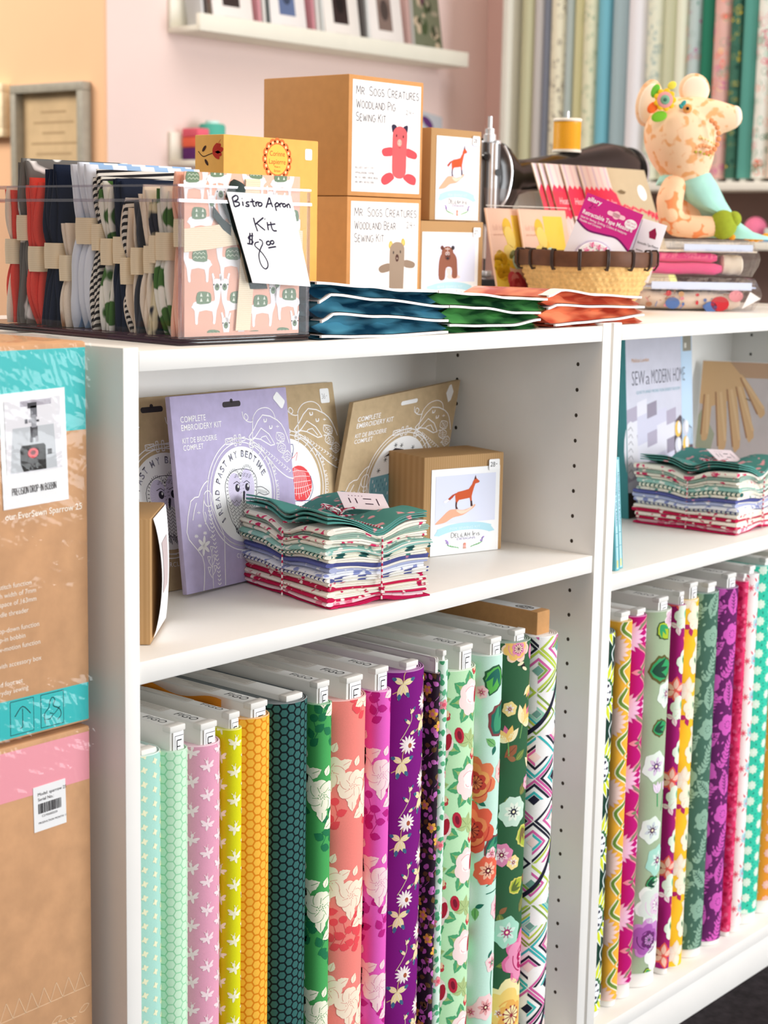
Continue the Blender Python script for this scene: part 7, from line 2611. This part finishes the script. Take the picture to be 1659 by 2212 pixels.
mb = MB()
for j in range(11):
    a = PI * j / 10
    mb.tube([(HX + .004 - .012 * math.sin(a), my - .034 * math.cos(a), 1.182), (HX + .004 - .012 * math.sin(a), my - .034 * math.cos(a), 1.3120 - .006 * abs(math.cos(a)))], .0052, CHR if j % 3 else DRK, 10)
mb.box((HX, my - .036, 1.180), (HX + .012, my + .036, 1.312), CHR, .003)
mb.build('face_plate', root)
mb = MB()
mb.lathe((HX + .004, my - .018, 1.3085), [(.010, 0), (.010, .012), (.0075, .013), (.0075, .021), (.0035, .022), (.0035, .040)], CHR, 18); mb.build('presser_bar', root)
mb = MB()
mb.lathe((HX + .002, my - .036, 1.262), [(.0055, 0), (.0055, .004)], JET, 16, (-.5, -1, 0)); mb.lathe((HX - .010, my - .022, 1.286), [(.006, 0), (.007, .005), (.004, .009)], JET, 16, (-1, -.8, 0)); mb.build('thumb_screw', root)
mb = MB()
mb.tube(smooth_path([(HX + .016, my - .038, 1.304), (HX + .022, my - .046, 1.282), (HX + .024, my - .048, 1.258), (HX + .018, my - .046, 1.228), (HX + .010, my - .040, 1.210)], 4), .0022, CHR, 8); mb.build('thread_guide', root)
mb = MB(); mb.tube([(HX + .02, my, 1.190), (HX + .02, my, 1.128)], .0040, CHR, 10); mb.box((HX + .012, my - .012, ZT + .0425), (HX + .028, my + .006, ZT + .052), CHR, .002); mb.tube([(HX + .02, my - .002, 1.128), (HX + .02, my - .002, ZT + .05)], .0018, DRK, 8); mb.build('needle_bar', root)
mb = MB(); mb.lathe((1.601, my, 1.278), [(.034, 0), (.044, .006), (.044, .014), (.030, .020), (.012, .026)], JET, 36, (1, 0, 0)); mb.lathe((1.601, my, 1.278), [(.0445, .008), (.0445, .012)], CHR, 36, (1, 0, 0)); mb.build('hand_wheel', root)
mb = MB(); mb.tube([(1.420, my, 1.300), (1.420, my, 1.372)], .0022, CHR, 8); mb.build('spool_pin', root)
mb = MB()
for x, z, r in ((1.560, 1.262, .008), (1.575, 1.245, .006), (1.545, 1.240, .005)):
    mb.lathe((x, my - .042, z), [(r, 0), (r, .010), (r * .6, .012)], CHR, 16, (0, -1, 0))
mb.build('tension_dial', root)
root = thing('thread_spool', 'spool of golden yellow thread on the black sewing machine', 'thread spool', (1.420, my, 1.3045))
mb = MB(); mb.lathe((1.420, my, 1.3045), [(.0240, 0), (.0246, .002), (.0240, .0045)], mat('spool_plastic', (250, 244, 230), .4), 28); mb.lathe((1.420, my, 1.3045), [(.0240, .0505), (.0246, .0530), (.0235, .0555)], mat('spool_plastic', (250, 244, 230), .4), 28); mb.build('spool_end', root)
mb = MB(); mb.lathe((1.420, my, 1.3045), [(.0228, .0048)] + [(.0228 + .0004 * (i % 2), .0055 + .0012 * i) for i in range(36)] + [(.0228, .0502)], mat('golden_thread', (248, 178, 24), .45, spec=.5), 28); mb.build('thread', root)

# ------------------------------------------------------------------ bagged fabric kits and the soft toy
bR = Vector((.644, -.765, 0)); bF = Vector((.765, .644, 0))
BAG = clear('clear_bag', (250, 248, 248), .07, .05, crinkle=.35, cscale=30, fres=1.25)


def bag(label, o, w, d, h, fill):
    root = thing('bagged_kit', label, 'bagged kit', o + bR * w / 2 + bF * d / 2, 'clear bags of fabric at the right end')
    P = lambda a, b_, c: o + bR * a + bF * b_ + Vector((0, 0, c))
    fill(root, P, w, d, h)
    mb = MB()
    N = 20
    rings = []
    for i in range(N + 1):
        a = w * i / N
        sag = .0022 * math.sin(i * 1.3) + .001 * math.sin(i * 3.1)
        e = 1.0 if 0 < i < N else .35
        hm = h / 2
        rings.append([P(a, .010, hm - (hm - .001) * e), P(a, -.001, hm + .3 * sag), P(a, .010, hm + (hm - .001) * e + (0 if e < 1 else sag * .3)), P(a, d * .5, hm + (hm - .0006) * e), P(a, d, hm + (hm - .003) * e), P(a, d, hm - (hm - .003) * e), P(a, d * .5, hm - (hm - .0006) * e)])
    mb.loft(rings, BAG)
    mb.build('clear_bag', root)


def roll(mb, P, a0, a1, b0, d, c0, c1, mt):
    """A soft fold of fabric with a rounded front edge."""
    r = (c1 - c0) / 2
    rings = []
    for i in range(13):
        a = a0 + (a1 - a0) * i / 12
        k = 1 if 0 < i < 12 else .6
        rings.append([P(a, b0 + r - r * math.sin(t) * k, (c0 + c1) / 2 - r * math.cos(t) * k + .0006 * math.sin(i)) for t in [PI * j / 8 for j in range(9)]] + [P(a, b0 + d, (c0 + c1) / 2 + r * k), P(a, b0 + d, (c0 + c1) / 2 - r * k)])
    mb.loft(rings, mt)


def f_low(root, P, w, d, h):
    mb = MB(); roll(mb, P, .008, w - .030, .006, d - .02, .002, h - .022, cloth((240, 224, 206)))
    S = Flat(P(.010, .0045, .003), bR, (0, 0, 1))
    rg = random.Random(4)
    for k in range(34):
        a, b_ = rg.uniform(.004, w - .05), rg.uniform(.002, .024)
        c = rg.choice([(206, 60, 70), (90, 120, 180), (170, 120, 90), (236, 150, 160), (190, 140, 110), (214, 170, 120)])
        if k % 3:
            mb.line(S, [(a, b_), (a + rg.uniform(-.008, .008), b_ + rg.uniform(-.008, .008))], .0012, ink(c), 1)
        else:
            mb.ell(S, a, b_, rg.uniform(.002, .005), rg.uniform(.002, .005), ink(c), 1 + k % 4, 0, 8)
    for x, y, r, c in ((.046, .008, .011, (92, 124, 184)), (.118, .008, .014, (206, 50, 60)), (.104, .003, .010, (92, 124, 184)), (.142, .020, .011, (240, 160, 170))):
        mb.ell(S, x, y, r, r * .8, ink(c), 5)
    mb.build('folded_fabric', root)
    mb = MB(); mb.obox(P(w * .52, d * .5, h - .0145), bR, bF, (0, 0, 1), (w * .44, d * .44, .0012), mat('pale_blue_card', (206, 222, 250), .3)); mb.obox(P(w * .52, .004, h - .0125), bR, bF, (0, 0, 1), (w * .40, .0012, .0058), mat('shiny_card', (214, 226, 250), .15, spec=.7)); mb.build('card_insert', root)
    mb = MB(); mb.add([P(w - .030, -.0025, .004), P(w - .002, -.003, .020), P(w - .018, -.0022, .030), P(w - .030, -.0010, .004), P(w - .002, -.0015, .020), P(w - .018, -.0007, .030)], [(0, 1, 2), (5, 4, 3), (0, 3, 4, 1), (1, 4, 5, 2), (2, 5, 3, 0)], PAPER); mb.build('paper_corner', root)


def f_up(root, P, w, d, h):
    PK = cloth((240, 96, 150))
    mb = MB(); roll(mb, P, .006, w * .70, .006, d - .02, .0035, h * .38, PK); mb.build('folded_fabric', root)
    mb = MB(); roll(mb, P, .008, w * .66, .009, d - .02, h * .39, h * .66, cloth((236, 84, 142))); mb.build('folded_fabric', root)
    mb = MB(); roll(mb, P, w * .705, w - .022, .012, d - .03, .0035, h * .60, cloth((236, 226, 206))); mb.build('folded_fabric', root)
    mb = MB(); mb.obox(P(w * .52, d * .5, h * .70), bR, bF, (0, 0, 1), (w * .46, d * .44, .0012), mat('cream_card', (250, 240, 220), .4)); mb.build('card_insert', root)
    mb = MB(); mb.obox(P(w * .66, .006, h * .80), bR, bF, (0, 0, 1), (w * .28, .0012, .0052), mat('shiny_card', (214, 226, 250), .15, spec=.7)); mb.build('card_insert', root)


b0 = Vector((1.2230, .2290, ZT + .0006))
bag('clear bag of cream fabric with red and blue motifs, at the bottom of the stack', b0, .190, .150, .050, f_low)
bag('clear bag of folded bright pink fabric, under the seated soft toy', b0 + Vector((.002, .002, .0512)), .186, .150, .0545, f_up)

DO = Vector((1.4081, .2574, b0.z + .1068))
dR, dY = Vector((.644, -.765, 0)), Vector((.765, .644, 0))
Q = .00074


def dp(x, z, y=0.0):
    """A point of the toy: x to its side, z up, y to the back (in its own small units)."""
    return DO + dR * (x * Q) + dY * (y * Q) + Vector((0, 0, z * Q))


troot = thing('soft_toy', 'seated paisley cloth mouse toy in an aqua dress with a felt flower at its ear', 'soft toy', dp(40, 0))
PAIS = two_tone('paisley_cloth', (246, 206, 168), (242, 150, 96), 'voronoi', 62, thr=.66, soft=.05)
PAIS2 = two_tone('paisley_print', (248, 214, 178), (236, 176, 120), 'noise', 70, thr=.58, soft=.05)


def blend(elements, res, mt, name, parent):
    """One smooth skin over overlapping balls: (point, radius)."""
    md = bpy.data.metaballs.new('skin')
    md.resolution = md.render_resolution = res
    md.threshold = 0.1
    for p, r in elements:
        e = md.elements.new()
        e.co = p
        e.radius = r
        e.stiffness = 2.0
    ob = bpy.data.objects.new('skin', md)
    COL.objects.link(ob)
    bpy.context.view_layer.update()
    dg = bpy.context.evaluated_depsgraph_get()
    me = bpy.data.meshes.new_from_object(ob.evaluated_get(dg))
    mb = MB()
    mb.add([v.co.copy() for v in me.vertices], [tuple(f.vertices) for f in me.polygons], mt)
    bpy.data.objects.remove(ob)
    bpy.data.metaballs.remove(md)
    bpy.data.meshes.remove(me)
    return mb


E_ = []
K_ = 1.22


def chain(pts, n=6):
    for (x0, z0, y0, r0), (x1, z1, y1, r1) in zip(pts, pts[1:]):
        for i in range(n):
            t = i / n
            E_.append((dp(x0 + (x1 - x0) * t, z0 + (z1 - z0) * t, y0 + (y1 - y0) * t), (r0 + (r1 - r0) * t) * Q * K_))
    x, z, y, r = pts[-1]
    E_.append((dp(x, z, y), r * Q * K_))


chain([(-28, 232, 0, 66), (-20, 205, 0, 70), (-8, 165, 0, 54)])
chain([(0, 250, 0, 48), (40, 256, -4, 38), (84, 258, -8, 25)])
chain([(-8, 160, 0, 46), (6, 120, 0, 34), (22, 70, 8, 28), (36, 34, 10, 30)])
mb = blend(E_, .0075, PAIS2, 'body', troot)
HS = []
rg = random.Random(12)
for x, z, r, c in [(60 * math.cos(t) * .55 - 2, 205 + 46 * math.sin(t) * .62, 5, (240, 150, 96)) for t in [.9 - .22 * i for i in range(9)]]:
    HS.append((x, z, r, c))
mb.build('body', troot)
# printed spots: small raised felt-like discs on the head
E_.clear()
chain([(-34, 112, -30, 25), (-44, 82, -38, 27), (-42, 50, -42, 25), (-28, 30, -46, 24), (10, 26, -50, 23), (46, 28, -52, 21)])
mb = blend(E_, .006, PAIS, 'leg', troot)
mb.build('leg', troot)
mb = MB(); GF = mat('olive_felt', (154, 170, 44), .9, noise=.08, nscale=150)
mb.ball(dp(70, 32, -54), (30 * Q, 26 * Q, 31 * Q), GF, dR, dY, (0, 0, 1)); mb.ball(dp(92, 44, -54), (16 * Q, 20 * Q, 17 * Q), GF, dR, dY, (0, 0, 1)); mb.build('foot', troot)
# ears
EC = mat('cream_felt', (252, 236, 214), .9)
for nm, c, rx, rz, tilt, yb in (('ear', (-90, 286), 28, 50, .18, 6), ('ear', (6, 316), 33, 34, -.25, 8)):
    mb = MB()
    ex = dR * math.cos(tilt) + Vector((0, 0, 1)) * -math.sin(tilt)
    ez = dR * math.sin(tilt) + Vector((0, 0, 1)) * math.cos(tilt)
    mb.ball(dp(c[0], c[1], yb), (rx * Q, 9 * Q, rz * Q), PAIS2, ex, dY, ez)
    mb.ball(dp(c[0] + 2, c[1] - 2, yb - 6), (rx * .86 * Q, 6 * Q, rz * .86 * Q), EC, ex, dY, ez)
    mb.build(nm, troot)
mb = MB(); mb.ball(dp(92, 260, -10), (15 * Q, 23 * Q, 23 * Q), EC, dR, dY, (0, 0, 1)); mb.build('nose', troot)
mb = MB()
fc = dp(-67, 288, -62)
FS = Flat(fc, dR, (0, 0, 1))
fel = lambda a, b_, r, r2, c, rot, l: mb.obox(FS(a * Q, b_ * Q, l * .0012), FS.u * math.cos(rot) + FS.v * math.sin(rot), -FS.u * math.sin(rot) + FS.v * math.cos(rot), FS.n, (r * Q, r2 * Q, .0011), c, .0008)
ey = lambda a, b_, rx, rz, c, l, rot=0: mb.ball(FS(a * Q, b_ * Q, l * .0014), (rx * Q, rz * Q, .0016), mat('felt_%d_%d_%d' % c, c, .9), FS.u * math.cos(rot) + FS.v * math.sin(rot), -FS.u * math.sin(rot) + FS.v * math.cos(rot), FS.n, 16, 8)
ey(-20, 18, 15, 9, (110, 196, 60), -1, 1.2); ey(-10, -34, 17, 11, (124, 200, 50), -1, .3); ey(-24, -16, 14, 10, (248, 112, 44), -1, .8); ey(14, 30, 10, 8, (240, 226, 80), -1, .6)
for k in range(9):
    a = k * 2 * PI / 9
    ey(16 * math.cos(a), 16 * math.sin(a), 8, 7, (252, 200, 40), 1, a)
ey(0, 0, 17, 17, (240, 164, 164), 2); ey(0, 0, 10, 10, (126, 180, 150), 3); ey(0, 0, 4, 4, (70, 120, 104), 4)
mb.build('felt_flower', troot)
mb = MB(); FS = Flat(dp(-19, 271, -64), dR, (0, 0, 1))
ey(0, 0, 10, 10, (238, 164, 90), 0); ey(0, 0, 3.5, 3.5, (30, 26, 24), 2); ey(-9, 10, 8, 5, (60, 160, 160), 0, .9); ey(-14, 4, 6, 4, (60, 160, 160), 0, 2.2)
mb.build('eye', troot)
# printed flourishes on cheek and neck
mb = MB()
FS = Flat(dp(0, 0, -66), dR, (0, 0, 1))
for t in range(9):
    a = 1.3 - t * .36
    ey(26 + 38 * math.cos(a) * .6, 214 + 34 * math.sin(a), 5.5, 5.5, (242, 158, 104), 1.2)
for t in range(14):
    ey(-36 + 6.4 * t, 196 + 16 * math.sin(t * .23 + .2), 2.4, 2.4, (234, 222, 150), 1.0)
for x, z in ((2, 182), (12, 182), (20, 178), (30, 176), (-10, 184)):
    ey(x, z, 3, 3, (190, 184, 70), 1.0)
for t in range(6):
    ey(-4 + 7 * t, 196 - 2 * abs(t - 3), 5, 4, (244, 172, 120), 1.0)
mb.build('printed_motif', troot)
# dress
AQ = mat('aqua_cotton', (170, 226, 214), .85, noise=.04, nscale=60, bump=.15, bscale=60)
mb = MB()


def ringd(x, z, rx, ry, y=0, tilt=0.0, n=28, fr=0.0):
    return [dp(x + rx * math.cos(2 * PI * j / n) * math.cos(tilt), z + rx * math.cos(2 * PI * j / n) * math.sin(tilt) + fr * math.sin(j * 2.2), y + ry * math.sin(2 * PI * j / n) * (1 + .03 * math.sin(j * 3))) for j in range(n)]


mb.loft([ringd(10, 138, 36, 34, -4, .10), ringd(16, 120, 46, 42, -6, -.05), ringd(28, 92, 54, 50, -8, -.2), ringd(50, 62, 64, 54, -4, -.35), ringd(88, 36, 80, 54, 4, -.38), ringd(116, 16, 84, 58, 6, -.14), ringd(122, 3, 88, 60, 8, -.02)], AQ)
mb.build('dress', troot)
mb = MB()
mb.loft([ringd(-66, 122, 10, 12, -10, 1.2), ringd(-44, 130, 22, 24, -14, 1.0), ringd(-18, 132, 28, 30, -10, 1.1), ringd(8, 128, 30, 30, -4, 1.3)], AQ)
mb.build('sleeve', troot)
mb = MB()
YN = mat('orange_yarn', (250, 168, 50), .9, noise=.1, nscale=200)
for k in range(12):
    mb.ball(dp(92 + 11 * k, 7 + 3.5 * math.sin(k), -44 + 3 * k), (9 * Q, 9 * Q, 7 * Q), YN, nu=10, nv=6)
mb.build('yarn_trim', troot)
